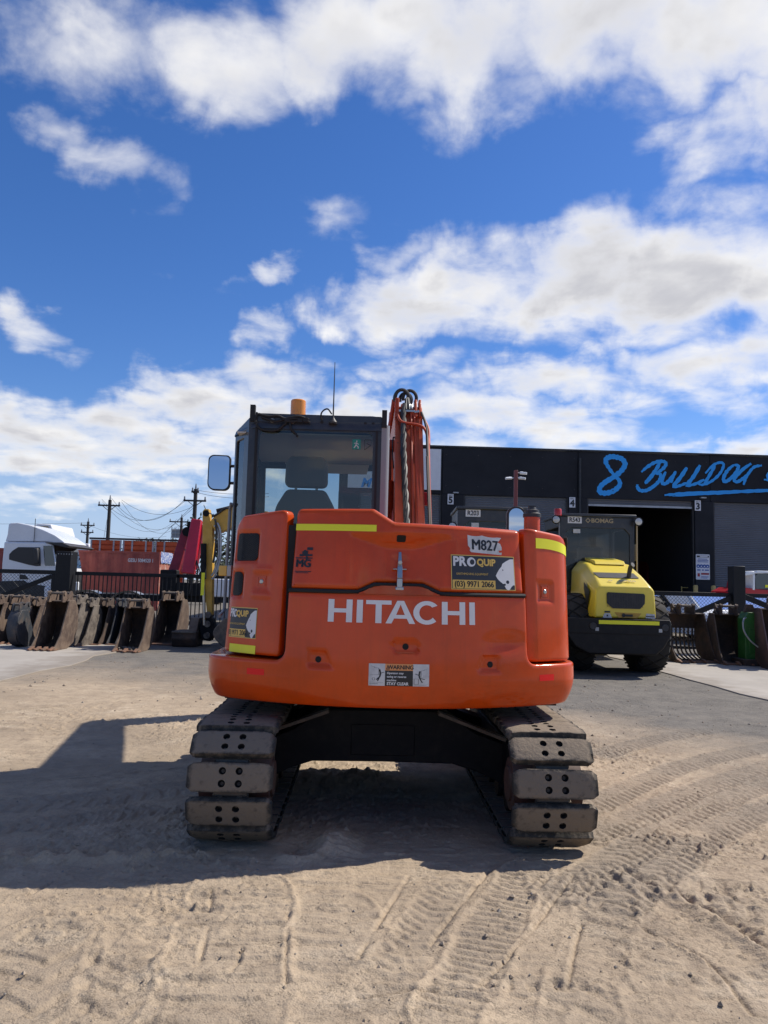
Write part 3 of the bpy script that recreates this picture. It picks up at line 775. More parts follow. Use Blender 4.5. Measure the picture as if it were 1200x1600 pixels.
def panther_sign(S, s0, z0, s1, z1, parent, name, small=False):
    """dark dealer panel with white and amber lettering and the white big-cat head"""
    w, h = s1-s0, z1-z0
    f = lambda off: (lambda u, v: S(s0+u*w, z0+v*h, off))
    def grid(m, u0, v0, u1, v1, off, mi, n=6):
        g = f(off); vs = [g(u0+(u1-u0)*i/n, v) for i in range(n+1) for v in (v0, v1)]
        m.add(vs, [(2*i, 2*i+2, 2*i+3, 2*i+1) for i in range(n)], mi)
    m = MB()
    grid(m, 0, 0, 1, 1, .0016, 0); grid(m, .012, .025, .988, .975, .0022, 1); grid(m, .02, .035, .67, .28, .0028, 2)
    base = m.build(name, ['amber_vinyl', 'charcoal_vinyl', 'amber_vinyl'], parent, 30)
    m = MB(); g = f(.0032)
    text_mesh('PR', .37*h, lambda u, v: g(.125+u/w, .80+v/h), m, 0, bold=.014*h)
    ring = [(.305+.066*math.cos(t), .80+.135*math.sin(t)) for t in [rad(a) for a in range(0, 360, 15)]]
    rin = [(.318+.036*math.cos(t), .80+.080*math.sin(t)) for t in [rad(a) for a in range(0, 360, 20)]]
    fill_loops(m, [ring, rin], g, 0)
    text_mesh('QUiP', .27*h, lambda u, v: f(.0036)(.535+u/w, .79+v/h), m, 1, bold=.012*h)
    text_mesh('EARTHMOVING EQUIPMENT', .088*h, lambda u, v: g(.32+u/w, .45+v/h), m, 1, xs=.9)
    text_mesh('(03) 9971 2066', .235*h, lambda u, v: g(.345+u/w, .155+v/h), m, 2, heavy=.007*h, xs=.86)
    cat = [(1083,548),(1020,552),(950,590),(890,630),(870,680),(830,725),(790,790),(768,835),(800,890),(840,930),(885,965),(925,960),(935,985),(910,1000),(935,1050),(968,1070),(1000,1055),(1030,1010),(1060,985),(1086,985)]
    cv = lambda p: ((p[0]-60)/1040, 1-(p[1]-505)/570)
    fill_loops(m, [[cv(p) for p in cat], [cv((965+28*math.cos(t), 935+30*math.sin(t))) for t in [rad(a) for a in range(0, 360, 40)]], [cv(p) for p in ((878,722),(905,735),(918,718),(890,752))]], g, 0)
    m.build('lettering', ['white_vinyl', 'amber_vinyl', 'black_vinyl'], base, 30)
    return base

def hitachi(m, fn, W, H):
    """the seven letters as outlines, H high over width W"""
    t = .037; x = 0
    def L(loops, x): fill_loops(m, [[(x+a, b) for a, b in lp] for lp in loops], fn)
    wH = .150; wI = .037; wT = .155; wA = .180; wC = .158
    ls = [('H', wH), ('I', wI), ('T', wT), ('A', wA), ('C', wC), ('H', wH), ('I', wI)]
    tot = sum(w for _, w in ls); gaps = [.027, .019, -.034, -.012, .019, .027]
    x = -W/2
    for i, (c, w) in enumerate(ls):
        if c == 'I': L([[(0, 0), (t, 0), (t, H), (0, H)]], x)
        if c == 'H': L([[(0,0),(t,0),(t,H*.42),(w-t,H*.42),(w-t,0),(w,0),(w,H),(w-t,H),(w-t,H*.60),(t,H*.60),(t,H),(0,H)]], x)
        if c == 'T': L([[(w/2-t/2,0),(w/2+t/2,0),(w/2+t/2,H*.82),(w,H*.82),(w,H),(0,H),(0,H*.82),(w/2-t/2,H*.82)]], x)
        if c == 'A': L([[(0,0),(t*.98,0),(t*1.38,H*.22),(w-t*1.38,H*.22),(w-t*.98,0),(w,0),(w/2+t*.56,H),(w/2-t*.56,H)], [(t*1.72,H*.38),(w-t*1.72,H*.38),(w/2,H*.84)]], x)
        if c == 'C':
            cx, cy, a, b = w*.53, H/2, w*.53, H*.52
            o_ = [(cx+a*math.cos(rad(k)), cy+b*math.sin(rad(k))) for k in range(38, 323, 12)]
            i_ = [(cx+(a-t)*math.cos(rad(k)), cy+(b-H*.185)*math.sin(rad(k))) for k in range(322, 37, -12)]
            L([o_+i_], x)
        if i < 6: x += w+gaps[i]

mat('sprocket_brown', (.085, .035, .028), .7, col2=(.04, .025, .02), vscale=6, dust=.3)
EX = thing('excavator', 'orange crawler excavator seen from behind with white HITACHI lettering on its counterweight', 'excavator')

def build_tracks():
    RP = .252; YC = 1.13; ZC = .336; n = 40; pathlen = 4*YC+2*math.pi*RP; pitch = pathlen/n
    def at(s):
        s %= pathlen
        if s < 2*YC: return Vector((0, -YC+s, ZC-RP)), Vector((0, 0, -1))          # bottom run, forwards
        s -= 2*YC
        if s < math.pi*RP:
            a = s/RP; return Vector((0, YC+RP*math.sin(a), ZC-RP*math.cos(a))), Vector((0, math.sin(a), -math.cos(a)))
        s -= math.pi*RP
        if s < 2*YC: return Vector((0, YC-s, ZC+RP)), Vector((0, 0, 1))
        s -= 2*YC; a = s/RP; return Vector((0, -YC-RP*math.sin(a), ZC+RP*math.cos(a))), Vector((0, -math.sin(a), math.cos(a)))
    s_ref = 4*YC+math.pi*RP+RP*rad(90-14)            # a shoe sits 14 degrees above level at the rear
    pad = []
    for variant in range(4):
        rn = random.Random(40+variant); m = MB(); w = .475; hl = .079; t0 = .036; t1 = .084
        # pad with worn, bevelled ends and four bolt wells (local: x across, y along run, z out)
        nx = 14; ny = 6; top = []
        xsn = [-w/2+w*i/nx for i in range(nx+1)]; ysn = [-hl+2*hl*j/ny for j in range(ny+1)]
        holes = [(sx*.046-.004, sy*.033) for sx in (-1, 1) for sy in (-1, 1)]
        chips = [(rn.choice((-1, 1))*w/2, rn.choice((-1, 1))*hl, rn.uniform(.02, .05)) for _ in range(4)]
        def zt(x, y):
            e = max(abs(x)-w/2+.014, 0)/.014; g = max(abs(y)-hl+.014, 0)/.014
            z = t1-.008*e*e-.006*g*g-.006*max(0, (abs(x)-.1)/.14)**2-(.003 if abs(abs(x)-.085) < .004 else 0)
            for cx, cy, cr in chips:
                dd = math.hypot(x-cx, y-cy)
                if dd < cr: z -= .022*(1-dd/cr)
            return z+rn.uniform(-.0012, .0012)
        def fn(x, y, t): return (x, y, t)
        loops = [[(x, -hl+(.006*rn.random() if 0 < i < nx else .026)) for i, x in enumerate(xsn)]+[(w/2-.004*rn.random(), y) for y in ysn[2:-2]]+[(x, hl-(.006*rn.random() if 0 < i < nx else .026)) for i, x in reversed(list(enumerate(xsn)))]+[(-w/2+.004*rn.random(), y) for y in reversed(ysn[2:-2])]]
        for hx, hy in holes: loops.append([(hx+.020*math.cos(rad(a)), hy+.020*math.sin(rad(a))) for a in range(0, 360, 24)])
        # surface triangulation with interior points
        pts = []; edges = []
        for lp in loops:
            b = len(pts); pts += [Vector(p) for p in lp]; edges += [(b+i, b+(i+1) % len(lp)) for i in range(len(lp))]
        for x in xsn[1:-1]:
            for y in (-hl+.02, -.004, hl-.02):
                if all(math.hypot(x-hx, y-hy) > .028 for hx, hy in holes): pts.append(Vector((x, y)))
        for sx in (-1, 1):
            for y in ysn[2:-2]: pts.append(Vector((sx*(w/2-.02), y)))
        ov, oe, of, _, _, _ = delaunay_2d_cdt(pts, edges, [], 0, 1e-6)
        keep = [f for f in of if all(math.hypot(sum(ov[i].x for i in f)/3-hx, sum(ov[i].y for i in f)/3-hy) > .0197 for hx, hy in holes)]
        cnt = {(f[i], f[(i+1) % 3]) for f in keep for i in range(3)}
        base = len(m.v); zz = [zt(p.x, p.y) for p in ov]
        m.v += [(p.x, p.y, z) for p, z in zip(ov, zz)]; m.f += [tuple(base+i for i in f) for f in keep]; m.m += [0]*len(keep)
        low = len(m.v); m.v += [(p.x, p.y, (t0 if math.hypot(p.x, p.y) > .09 else t1-.035)) for p in ov]
        for a, b in cnt:
            if (b, a) not in cnt:
                hole = any(math.hypot(ov[a].x-hx, ov[a].y-hy) < .023 for hx, hy in holes)
                m.f.append((base+a, base+b, low+b, low+a)); m.m.append(2 if hole else 0)
        for hx, hy in holes: m.lathe([(.0001, t1-.030), (.021, t1-.030)], (hx, hy, 0), n=10, mi=2); m.lathe([(.0001, t1-.026), (.0105, t1-.026), (.011, t1-.03)], (hx, hy, 0), n=6, mi=1)
        # steel shoe with grouser lip and two link plates underneath
        m.box((0, 0, .030), (w-.03, 2*hl-.03, .014), 1)
        for sx in (-1, 1):
            m.box((sx*.055, 0, .0), (.03, .135, .06), 1); m.box((sx*.085, .03, -.004), (.022, .09, .05), 1)
        m.cyl((-.09, .07, 0), (.09, .07, 0), .018, 10, 1)
        me = m.build('track_shoe', ['track_pad', 'track_steel', 'bolt_hole'], None, 30)
        pad.append(me.data); bpy.data.objects.remove(me)
    for side in (-1, 1):
        x0 = -.862 if side < 0 else .945
        m = MB()      # side frame with rollers
        prof = [(-1.0, ZC-.11), (1.0, ZC-.11), (1.12, ZC), (1.0, ZC+.12), (.5, ZC+.17), (-.5, ZC+.17), (-1.0, ZC+.12), (-1.1, ZC)]
        m.prism(prof, x0-.15, x0+.15)
        for yy in (-.8, -.45, -.1, .25, .6, .9): m.cyl((x0-.16, yy, .17), (x0+.16, yy, .17), .085, 16)
        for yy in (-.4, .4): m.cyl((x0-.12, yy, ZC+.19), (x0+.12, yy, ZC+.19), .05, 12)
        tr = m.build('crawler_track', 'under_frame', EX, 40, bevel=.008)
        m = MB()      # drive sprocket
        teeth = []
        for k in range(52):
            a = 2*math.pi*k/52; r = .262 if k % 4 < 2 else .215; teeth.append((-1.13+r*math.cos(a), ZC+r*math.sin(a)))
        m.prism(teeth, x0-.025, x0+.025); m.cyl((x0-.2, -1.13, ZC), (x0+.2, -1.13, ZC), .15, 28)
        m.cyl((x0-.215, -1.13, ZC), (x0+.215, -1.13, ZC), .10, 24)
        m.build('sprocket', 'sprocket_brown', tr, 40)
        m = MB(); m.lathe([(.05, -.09), (.2, -.09), (.215, -.03), (.24, -.03), (.24, .03), (.215, .03), (.2, .09), (.05, .09)], (x0, 1.13, ZC), (1, 0, 0), 32); m.build('idler', 'track_steel', tr, 40)
        rn = random.Random(side+9)
        for k in range(n):
            p, nr = at(s_ref+k*pitch)
            o = bpy.data.objects.new('track_shoe', pad[rn.randrange(4)]); COL.objects.link(o); o.parent = tr
            xa = Vector((1, 0, 0)); ya = nr.cross(xa)
            flip = rn.choice((1, -1))
            R = Matrix((xa*flip, ya*flip, nr)).transposed().to_4x4(); R.translation = p+Vector((x0+rn.uniform(-.004, .004), 0, 0)); o.matrix_local = R
    # centre frame: arched legs between the crawlers
    m = MB()
    arch = [(-.76, .20), (-.60, .28), (-.46, .325), (0, .33), (.46, .325), (.62, .28), (.80, .20), (.80, .46), (.62, .52), (.40, .66), (-.40, .66), (-.60, .52), (-.76, .46)]
    m.prism(arch, -.62, -.34, 'y'); m.prism(arch, .34, .62, 'y')
    m.prism([(-.5, .34), (.5, .34), (.45, .64), (-.45, .64)], -.35, .35, 'y')
    m.box((0, -.622, .47), (.42, .012, .2))
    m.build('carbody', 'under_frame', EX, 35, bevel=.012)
    for sx in (-1, 1):
        for yy in (-.66, .66): m = MB(); m.beam((sx*.36, yy, .66), (sx*.80, yy, .50), .10, .02, up=(0, 0, 1)); m.build('leg_flange', 'track_steel', EX, 35)
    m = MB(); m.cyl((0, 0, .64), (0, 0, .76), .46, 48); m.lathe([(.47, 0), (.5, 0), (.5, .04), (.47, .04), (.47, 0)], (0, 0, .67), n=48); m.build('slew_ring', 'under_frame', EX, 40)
build_tracks()

def build_upper():
    # counterweight: wide lower band with the centre block rising between the doors
    def relief(s, z):
        d = 0
        # centre oval well
        q = max(abs(s-.087)-.045, 0); rr = math.hypot(q, z-1.134); d -= .016*(1-sm(.030, .040, rr))
        for cs, cz, sg in ((-.43, 1.045, 1), (.613, 1.034, -1)):       # cast bolt wells, one side ramped
            u = (s-cs)*sg; v = z-cz
            top = .055; bot = -.045; left = -.06; right = .05+(top-v)*.45
            e = min(u-left, right-u, top-v, v-bot); d -= .018*sm(0, .012, e)*sm(-.09, .02, -u+.06)
        # shallow cast dent at right
        d -= .012*math.exp(-(((s-.72)/.12)**2+((z-1.16)/.05)**2))
        return d
    out = fillet([(-1.95, .772), (1.95, .772), (1.95, 1.028), (.872, 1.028), (.872, 1.435), (-.640, 1.435), (-.640, 1.028), (-1.95, 1.028)],
                 [.02, .02, .02, .075, .012, .012, .075, .02], 8)
    cw = panel('counterweight', out, S_cw, 'orange_paint', EX, depth=.30, r=.014, step=.0125, relief=relief)
    for s, z, dp in ((.087, 1.134, .0145), (-.43, 1.045, .0165), (.613, 1.034, .0165)):
        c = S_cw(s, z, -dp); nrm = (S_cw(s, z, .1)-S_cw(s, z, 0)).normalized(); m = MB(); m.lathe([(.0001, .0025), (.0165, .0025), (.0185, 0)], c, nrm, 16); m.build('bolt_plug', 'bolt_hole', cw, 40)
    m = MB(); hitachi(m, lambda u, v: S_cw(.056+u*.972, 1.267+v, .0025), .895, .132); m.build('lettering', 'white_vinyl', cw, 30)
    decal('reflector', S_cw, -.885, .936, -.765, .972, 'red_reflect', cw); decal('reflector', S_cw, .957, .930, 1.075, .968, 'red_reflect', cw)
    # warning sticker
    m = MB(); f = lambda off: (lambda u, v: S_cw(-.125+u*.352, .910+v*.126, off))
    def q(u0, v0, u1, v1, off, mi):
        g = f(off); n = 5; K = n+1; m.add([g(u0+(u1-u0)*i/n, v0+(v1-v0)*j/n) for i in range(K) for j in range(K)], [(i*K+j, (i+1)*K+j, (i+1)*K+j+1, i*K+j+1) for i in range(n) for j in range(n)], mi)
    q(0, 0, .27, 1, .0018, 0); q(.27, .70, .73, 1, .0018, 1); q(.27, 0, .73, .70, .0018, 2); q(.73, 0, 1, 1, .0018, 0)
    wn = m.build('warning_sticker', ['white_dirty', 'orange_warn', 'black_vinyl'], cw, 30)
    m = MB(); g = f(.0026)
    text_mesh('WARNING', .033, lambda u, v: g(.525+u/.352, .84+v/.126), m, 1, heavy=.001, xs=.95)
    fill_loops(m, [[(.285, .74), (.345, .74), (.315, .96)], [(.303, .77), (.327, .77), (.315, .87)]], g, 1)
    for i, (tx, xx) in enumerate((('Operator may', .30), ('swing or reverse', .30), ('machine', .30))): text_mesh(tx, .0165, lambda u, v: g(xx+u/.352, .58-.16*i+v/.126), m, 0, align='LEFT', bold=.0004)
    text_mesh('STAY CLEAR', .0225, lambda u, v: g(.30+u/.352, .10+v/.126), m, 0, align='LEFT', bold=.0008)
    def stroke(pts, w):
        for i in range(len(pts)-1):
            a = Vector(pts[i]); b = Vector(pts[i+1]); d = (b-a).normalized(); nn = Vector((-d.y, d.x))*w/2
            fill_loops(m, [[tuple(a+nn), tuple(a-nn), tuple(b-nn), tuple(b+nn)]], g, 1)
    sx = lambda lst: [((x-160)/840, 1-(y-165)/310) for x, y in lst]
    stroke(sx([(185, 200), (235, 210), (240, 222), (300, 228), (303, 320), (180, 325)]), .008)
    stroke(sx([(310, 245), (325, 300), (315, 345), (270, 390)]), .026); stroke(sx([(322, 300), (375, 282)]), .02); stroke(sx([(315, 345), (285, 410)]), .018)
    stroke(sx([(175, 447), (290, 447)]), .012); stroke(sx([(178, 425), (365, 432)]), .006)
    stroke(sx([(210, 380), (220, 362), (240, 362), (250, 380), (240, 398), (220, 398), (210, 380)]), .007)
    stroke(sx([(970, 240), (930, 242), (925, 252), (885, 258), (885, 350), (970, 355)]), .008)
    stroke(sx([(868, 262), (858, 320), (868, 360), (940, 378)]), .026); stroke(sx([(860, 320), (805, 300)]), .02); stroke(sx([(866, 358), (905, 422)]), .02)
    stroke(sx([(790, 370), (850, 370), (850, 445), (790, 445), (790, 370)]), .007); stroke(sx([(910, 328), (965, 328)]), .008); stroke(sx([(790, 455), (965, 455)]), .006)
    m.build('lettering', ['white_vinyl', 'black_vinyl'], wn, 30)

    # engine hood
    def relh(s, z):
        u = s-.05
        side = max(0, min(1, (.33-abs(u))/.235)); top = max(0, min(1, (1.792-z)/.07))
        d = -.066*min(side, top)
        d -= .010*math.exp(-(((u)/.055)**4))*(1-sm(1.655, 1.665, z))*sm(1.54, 1.55, z)*0.5
        return d+.004*math.exp(-((z-1.83)/.03)**2)*(0 if s < 0 else 1)
    hood_out = fillet([(-.632, 1.452), (-.20, 1.452), (-.10, 1.498), (.185, 1.498), (.29, 1.452), (.862, 1.452), (.862, 1.850), (.01, 1.866), (-.125, 1.945), (-.632, 1.940)],
                      [.02, .02, .02, .02, .02, .02, .035, .05, .05, .035], 6)
    hd = panel('engine_hood', hood_out, S_hood, 'orange_paint', EX, depth=.13, r=.026, step=.0165, relief=relh)
    # infill below the arch of the hood seal
    m = MB()
    nn = 12
    def arc(s): 
        return 1.445+.046*sm(-.20, -.10, s)*(1-sm(.185, .29, s))
    vs = []; 
    for i in range(nn+1):
        s = -.2+.49*i/nn; vs += [S_hood(s, 1.43, -.004), S_hood(s, arc(s)-.006, -.045*(sm(-.2, -.1, s)*(1-sm(.185, .29, s))))]
    m.add(vs, [(2*i, 2*i+2, 2*i+3, 2*i+1) for i in range(nn)]); m.build('cover_plate', 'orange_paint', cw, 40)
    m = MB()
    pth = [(-.638, 1.444), (-.21, 1.444), (-.11, 1.490), (.195, 1.490), (.30, 1.444), (.868, 1.444)]
    pp = []
    for (a, b), (c, d) in zip(pth[:-1], pth[1:]):
        for k in range(8): pp.append((a+(c-a)*k/8, b+(d-b)*k/8))
    pp.append(pth[-1]); m.tube([S_hood(s, z, relh(s, z+.02)*.85-.004) for s, z in pp], .0125, 8)
    m.build('hood_seal', 'black_rubber', hd, 40)
    # hood top and body carcass
    m = MB(); n = 24; vs = []; fs = []
    def ztop(s): return 1.940 if s < -.125 else (1.940-(s+.125)/.135*.078 if s < .01 else 1.862-.014*(s/.85))
    for i in range(n+1):
        s = -.63+1.49*i/n; a = S_hood(s, ztop(s)-.006, -.03); vs += [tuple(a), (a.x, -.52, a.z+.012)]
    m.add(vs, [(2*i, 2*i+2, 2*i+3, 2*i+1) for i in range(n)]); m.build('hood_top', 'orange_paint', hd, 40)
    m = MB(); m.span((-.78, -.86, .78), (.90, -.40, 1.78)); m.span((-1.0, -.9, .76), (1.08, .40, .95)); m.span((-1.0, .401, .76), (-.03, 1.0, .95))
    for s0, s1, S in ((-.70, -.60, S_hood), (.85, .92, S_hood)):
        m.span((S(s0, 1.5, 0).x, -1.08 if s0 < 0 else -.97, 1.0), (S(s1, 1.5, 0).x, -.8, 1.84))
    m.build('body_frame', 'black_rubber', EX, 30)
    decal('reflective_tape', S_hood, -.625, 1.806, -.105, 1.846, 'yellow_reflect', hd, n=14)
    # JF MG mark
    m = MB(); g = on(S_hood, -.555, 1.632, .0028)
    def bar(x0, y0, x1, y1): fill_loops(m, [[(x0, y0), (x1, y0), (x1, y1), (x0, y1)]], g)
    k = .00118
    for x0, y0, x1, y1 in ((60,300,92,314),(42,314,56,345),(20,335,40,347),(34,320,44,335),(56,318,66,365),(66,335,92,345),(0,352,92,358)): bar((x0-46)*k, (360-y1)*k, (x1-46)*k, (360-y0)*k)
    text_mesh('MG', .064, lambda u, v: g(u-.001, -.028+v), m, 0, bold=0, xs=1.02, heavy=.004)
    bar(-46*k, -66*k, 44*k, -62*k); bar(-40*k, -72*k, 30*k, -69*k)
    m.build('maker_mark', 'black_vinyl', hd, 30)
    # torn white fleet number sticker
    m = MB(); g = on(S_hood, 0, 0, .002); cv = lambda p: (.475+(p[0]-370)/550*.238, 1.812-(p[1]-150)/345*.120-.012*(p[0]-370)/550)
    fill_loops(m, [[cv(p) for p in ((370,150),(600,158),(915,165),(880,215),(850,250),(895,275),(915,330),(915,385),(860,395),(870,430),(915,425),(905,470),(640,470),(420,468),(395,440),(410,410),(372,355))]], g)
    st = m.build('fleet_sticker', 'white_dirty', hd, 30); m = MB()
    text_mesh('M827', .088, lambda u, v: S_hood(.592+u, 1.742+v-.03*u, .0032), m, 0, bold=0, xs=.92, heavy=.0028); m.build('lettering', 'black_vinyl', st, 30)
    panther_sign(S_hood, .362, 1.474, .798, 1.682, hd, 'dealer_sticker')
    # latch
    lx = .047
    def LH(z, off): return S_hood(lx, z, off+relh(lx, z))
    m = MB(); p0, p1, p2, p3 = LH(1.688, .02), LH(1.60, .035), LH(1.53, .035), LH(1.50, .03)
    m.beam(p0, p1, .016, .012, w2=.026); m.beam(p1, p2, .030, .022); m.beam(p2, LH(1.47, .03), .032, .012); m.cyl(LH(1.625, .02), LH(1.625, .055), .013, 12)
    m.cyl(LH(1.585, .03)-Vector((.04, 0, 0)), LH(1.585, .03)+Vector((.04, 0, 0)), .005, 8)
    m.build('hood_latch', 'chrome', hd, 40, bevel=.003)
    m = MB(); m.box(LH(1.462, .02), (.05, .035, .04)); m.build('latch_keeper', 'chrome', hd, 40, bevel=.006)
    m = MB(); m.box(LH(1.435, .0)+Vector((0, 0, 0)), (.07, .07, .03)); m.build('latch_foot', 'black_rubber', hd, 40, bevel=.006)
    m = MB(); c = S_hood(lx+.005, 1.768, .001)
    fill_loops(m, [rrect(-.029, -.020, .029, .020, .010)], lambda u, v: S_hood(lx+.005+u, 1.768+v, relh(lx+u, 1.768+v)+.002)); m.build('grip_hole', 'bolt_hole', hd, 30)

    # left door
    out = fillet([(-.690, 1.045), (-.690, 1.935), (-1.10, 1.905), (-1.36, 1.80), (-1.72, 1.74), (-1.72, 1.045)], [.03, .045, .1, .1, .04, .03], 6)
    pockets = [(-1.205, 1.612, -.905, 1.800), (-1.23, 1.39, -1.03, 1.555), (-.925, 1.435, -.795, 1.545)]
    def rell(s, z):
        d = 0
        for i, (a, b, c, e) in enumerate(pockets):
            q = min(s-a, c-s, z-b, e-z); d -= (.015 if i < 2 else .007)*sm(-.008, .012, q)
        return d+.006*math.exp(-((z-1.565)/.012)**2)*(1-sm(.07, .085, abs(s+.86)))+.005*math.exp(-((z-1.405)/.010)**2)*(1-sm(.07, .085, abs(s+.86)))
    ld = panel('vented_door', out, S_left, 'orange_paint', EX, depth=.09, r=.02, step=.014, relief=rell)
    for a, b, c, e, rr in ((-1.195, 1.617, -.91, 1.795, .045), (-1.215, 1.398, -1.04, 1.548, .04)):
        m = MB(); lp = rrect(a, b, c, e, rr)
        dense = []
        for i in range(len(lp)):
            p, q = Vector(lp[i]), Vector(lp[(i+1) % len(lp)]); k = max(1, int((q-p).length/.02)); dense += [tuple(p+(q-p)*j/k) for j in range(k)]
        pool = [Vector(p) for p in dense]+[Vector((x, y)) for x in np.arange(a+.04, c-.03, .02) for y in np.arange(b+.05, e-.04, .03)]
        ov, _, of, _, _, _ = delaunay_2d_cdt(pool, [(i, (i+1) % len(dense)) for i in range(len(dense))], [list(range(len(dense)))], 1, 1e-7)
        m.add([S_left(p.x, p.y, -.0115) for p in ov], [tuple(f) for f in of])
        gb = m.build('vent', 'bolt_hole', ld, 40)
        m = MB(); st = .0145
        for dg in (-1, 1):
            t = -1.0
            while t < 1.0:
                seg = []
                for k in range(61):
                    u = a+(c-a)*k/60; v = b+t+dg*(u-a)
                    cx = min(max(u, a+rr), c-rr); cy = min(max(v, b+rr), e-rr)
                    ok = (a < u < c and b < v < e) and not (math.hypot(u-cx, v-cy) > rr and (u < a+rr or u > c-rr) and (v < b+rr or v > e-rr))
                    if ok: seg.append(S_left(u, v, -.009+.0008*dg))
                if len(seg) > 2: m.tube(seg, .0017, 3, 0, False)
                t += st
        m.build('vent_mesh', 'black_plastic', gb, 0)
    def lock(S, s, z, par, w=.075, h=.07):
        m = MB(); g = lambda o_: (lambda u, v, t: S(s+u, z+v, o_+t))
        m.holed([rrect(-w/2, -h/2, w/2, h/2, .004), rrect(-w/2+.006, -h/2+.006, w/2-.006, h/2-.006, .003)], g(0), -.006, .002)
        m.holed([rrect(-w/2+.010, -h/2+.010, w/2-.010, h/2-.010, .003)], g(0), -.006, .003)
        lk = m.build('door_lock', 'orange_paint', par, 35)
        c = S(s, z, .003); nr = (S(s, z, .1)-S(s, z, 0)).normalized(); m = MB(); m.lathe([(.0001, .006), (.011, .006), (.014, .003), (.014, 0)], c, nr, 18); m.build('key_barrel', 'chrome', lk, 40)
    lock(lambda s, z, o: S_left(s, z, o+rell(-.86, 1.49)), -.86, 1.490, ld)
    panther_sign(S_left, -1.165, 1.140, -.872, 1.327, ld, 'dealer_sticker')
    decal('reflective_tape', S_left, -1.135, 1.050, -.868, 1.100, 'yellow_reflect', ld, n=12)
    # right door
    out = fillet([(.893, 1.040), (1.80, 1.040), (1.80, 1.72), (1.50, 1.76), (1.22, 1.835), (.893, 1.868)], [.03, .03, .04, .1, .1, .04], 6)
    def relr(s, z):
        q = min(s-.975, 1.105-s, z-1.405, 1.535-z); d = -.010*sm(-.008, .012, q)
        return d-.026*max(0, min(1, (.958-s)/.06))
    rd = panel('side_door', out, S_right, 'orange_paint', EX, depth=.09, r=.02, step=.014, relief=relr)
    lock(lambda s, z, o: S_right(s, z, o-.008), 1.042, 1.472, rd, .07, .085)
    m = MB(); sl = [.965+.50*i/16 for i in range(17)]
    def tz(s): return 1.806-.045*sm(1.0, 1.5, s)-.03*max(0, s-1.1)
    m.add([S_right(s, tz(s)+dz, .0024+relr(s, 1.8)) for s in sl for dz in (-.064, 0)], [(2*i, 2*i+2, 2*i+3, 2*i+1) for i in range(16)])
    m.build('reflective_tape', 'yellow_reflect', rd, 30)
    m = MB(); m.tube([S_right(1.5, 1.04+.66*k/10, .006) for k in range(11)]+[S_right(1.42-.04*k, 1.74+.03*k, .006) for k in range(4)], .012, 8); m.build('door_seal', 'black_rubber', rd, 40)
    # side covers further forward
    m = MB(); m.prism(fillet([(-.50, .95), (.50, .95), (.52, 1.25), (.40, 1.52), (-.50, 1.70)], [.02, .05, .08, .1, .02]), .62, 1.10); m.build('tank_cover', 'orange_paint', EX, 40, bevel=.02)
    # air intake stack
    m = MB(); c = (.955, -.72, 0)
    m.lathe([(.052, 1.70), (.052, 1.965)], c, n=24); st = m.build('air_intake', 'orange_paint', EX, 40)
    m = MB(); m.lathe([(.052, 1.962), (.060, 1.962), (.060, 1.985), (.048, 1.992), (.046, 2.01), (.030, 2.016), (.026, 2.03), (.0001, 2.032)], c, n=24); m.box((.955, -.72, 2.03), (.05, .02, .018)); m.build('intake_cap', 'black_plastic', st, 40)
    # right mirror on a stay
    m = MB(); mx, my, mz = 1.185, 1.0, 2.10
    arch = [(-.085, -.13), (.085, -.13), (.085, .04)]+[(.085*math.cos(rad(a)), .04+.075*math.sin(rad(a))) for a in range(10, 171, 16)]+[(-.085, .04)]
    m.holed([arch], lambda u, v, t: (mx+u, my+t, mz+v), 0, .05); mr = m.build('deck_mirror', 'black_plastic', EX, 40, bevel=.008)
    m = MB(); m.holed([[(u*.78, v*.84) for u, v in arch]], lambda u, v, t: (mx+u+.0, my-.002-.25*(u*u), mz+v), 0, None); m.build('mirror_glass', 'mirror', mr, 60)
    m = MB(); m.tube([(mx, my+.03, mz-.1), (mx, my+.03, 1.7), (mx-.12, my-.1, 1.25)], .014, 8); m.build('mirror_stay', 'black_plastic', mr, 40)
build_upper()
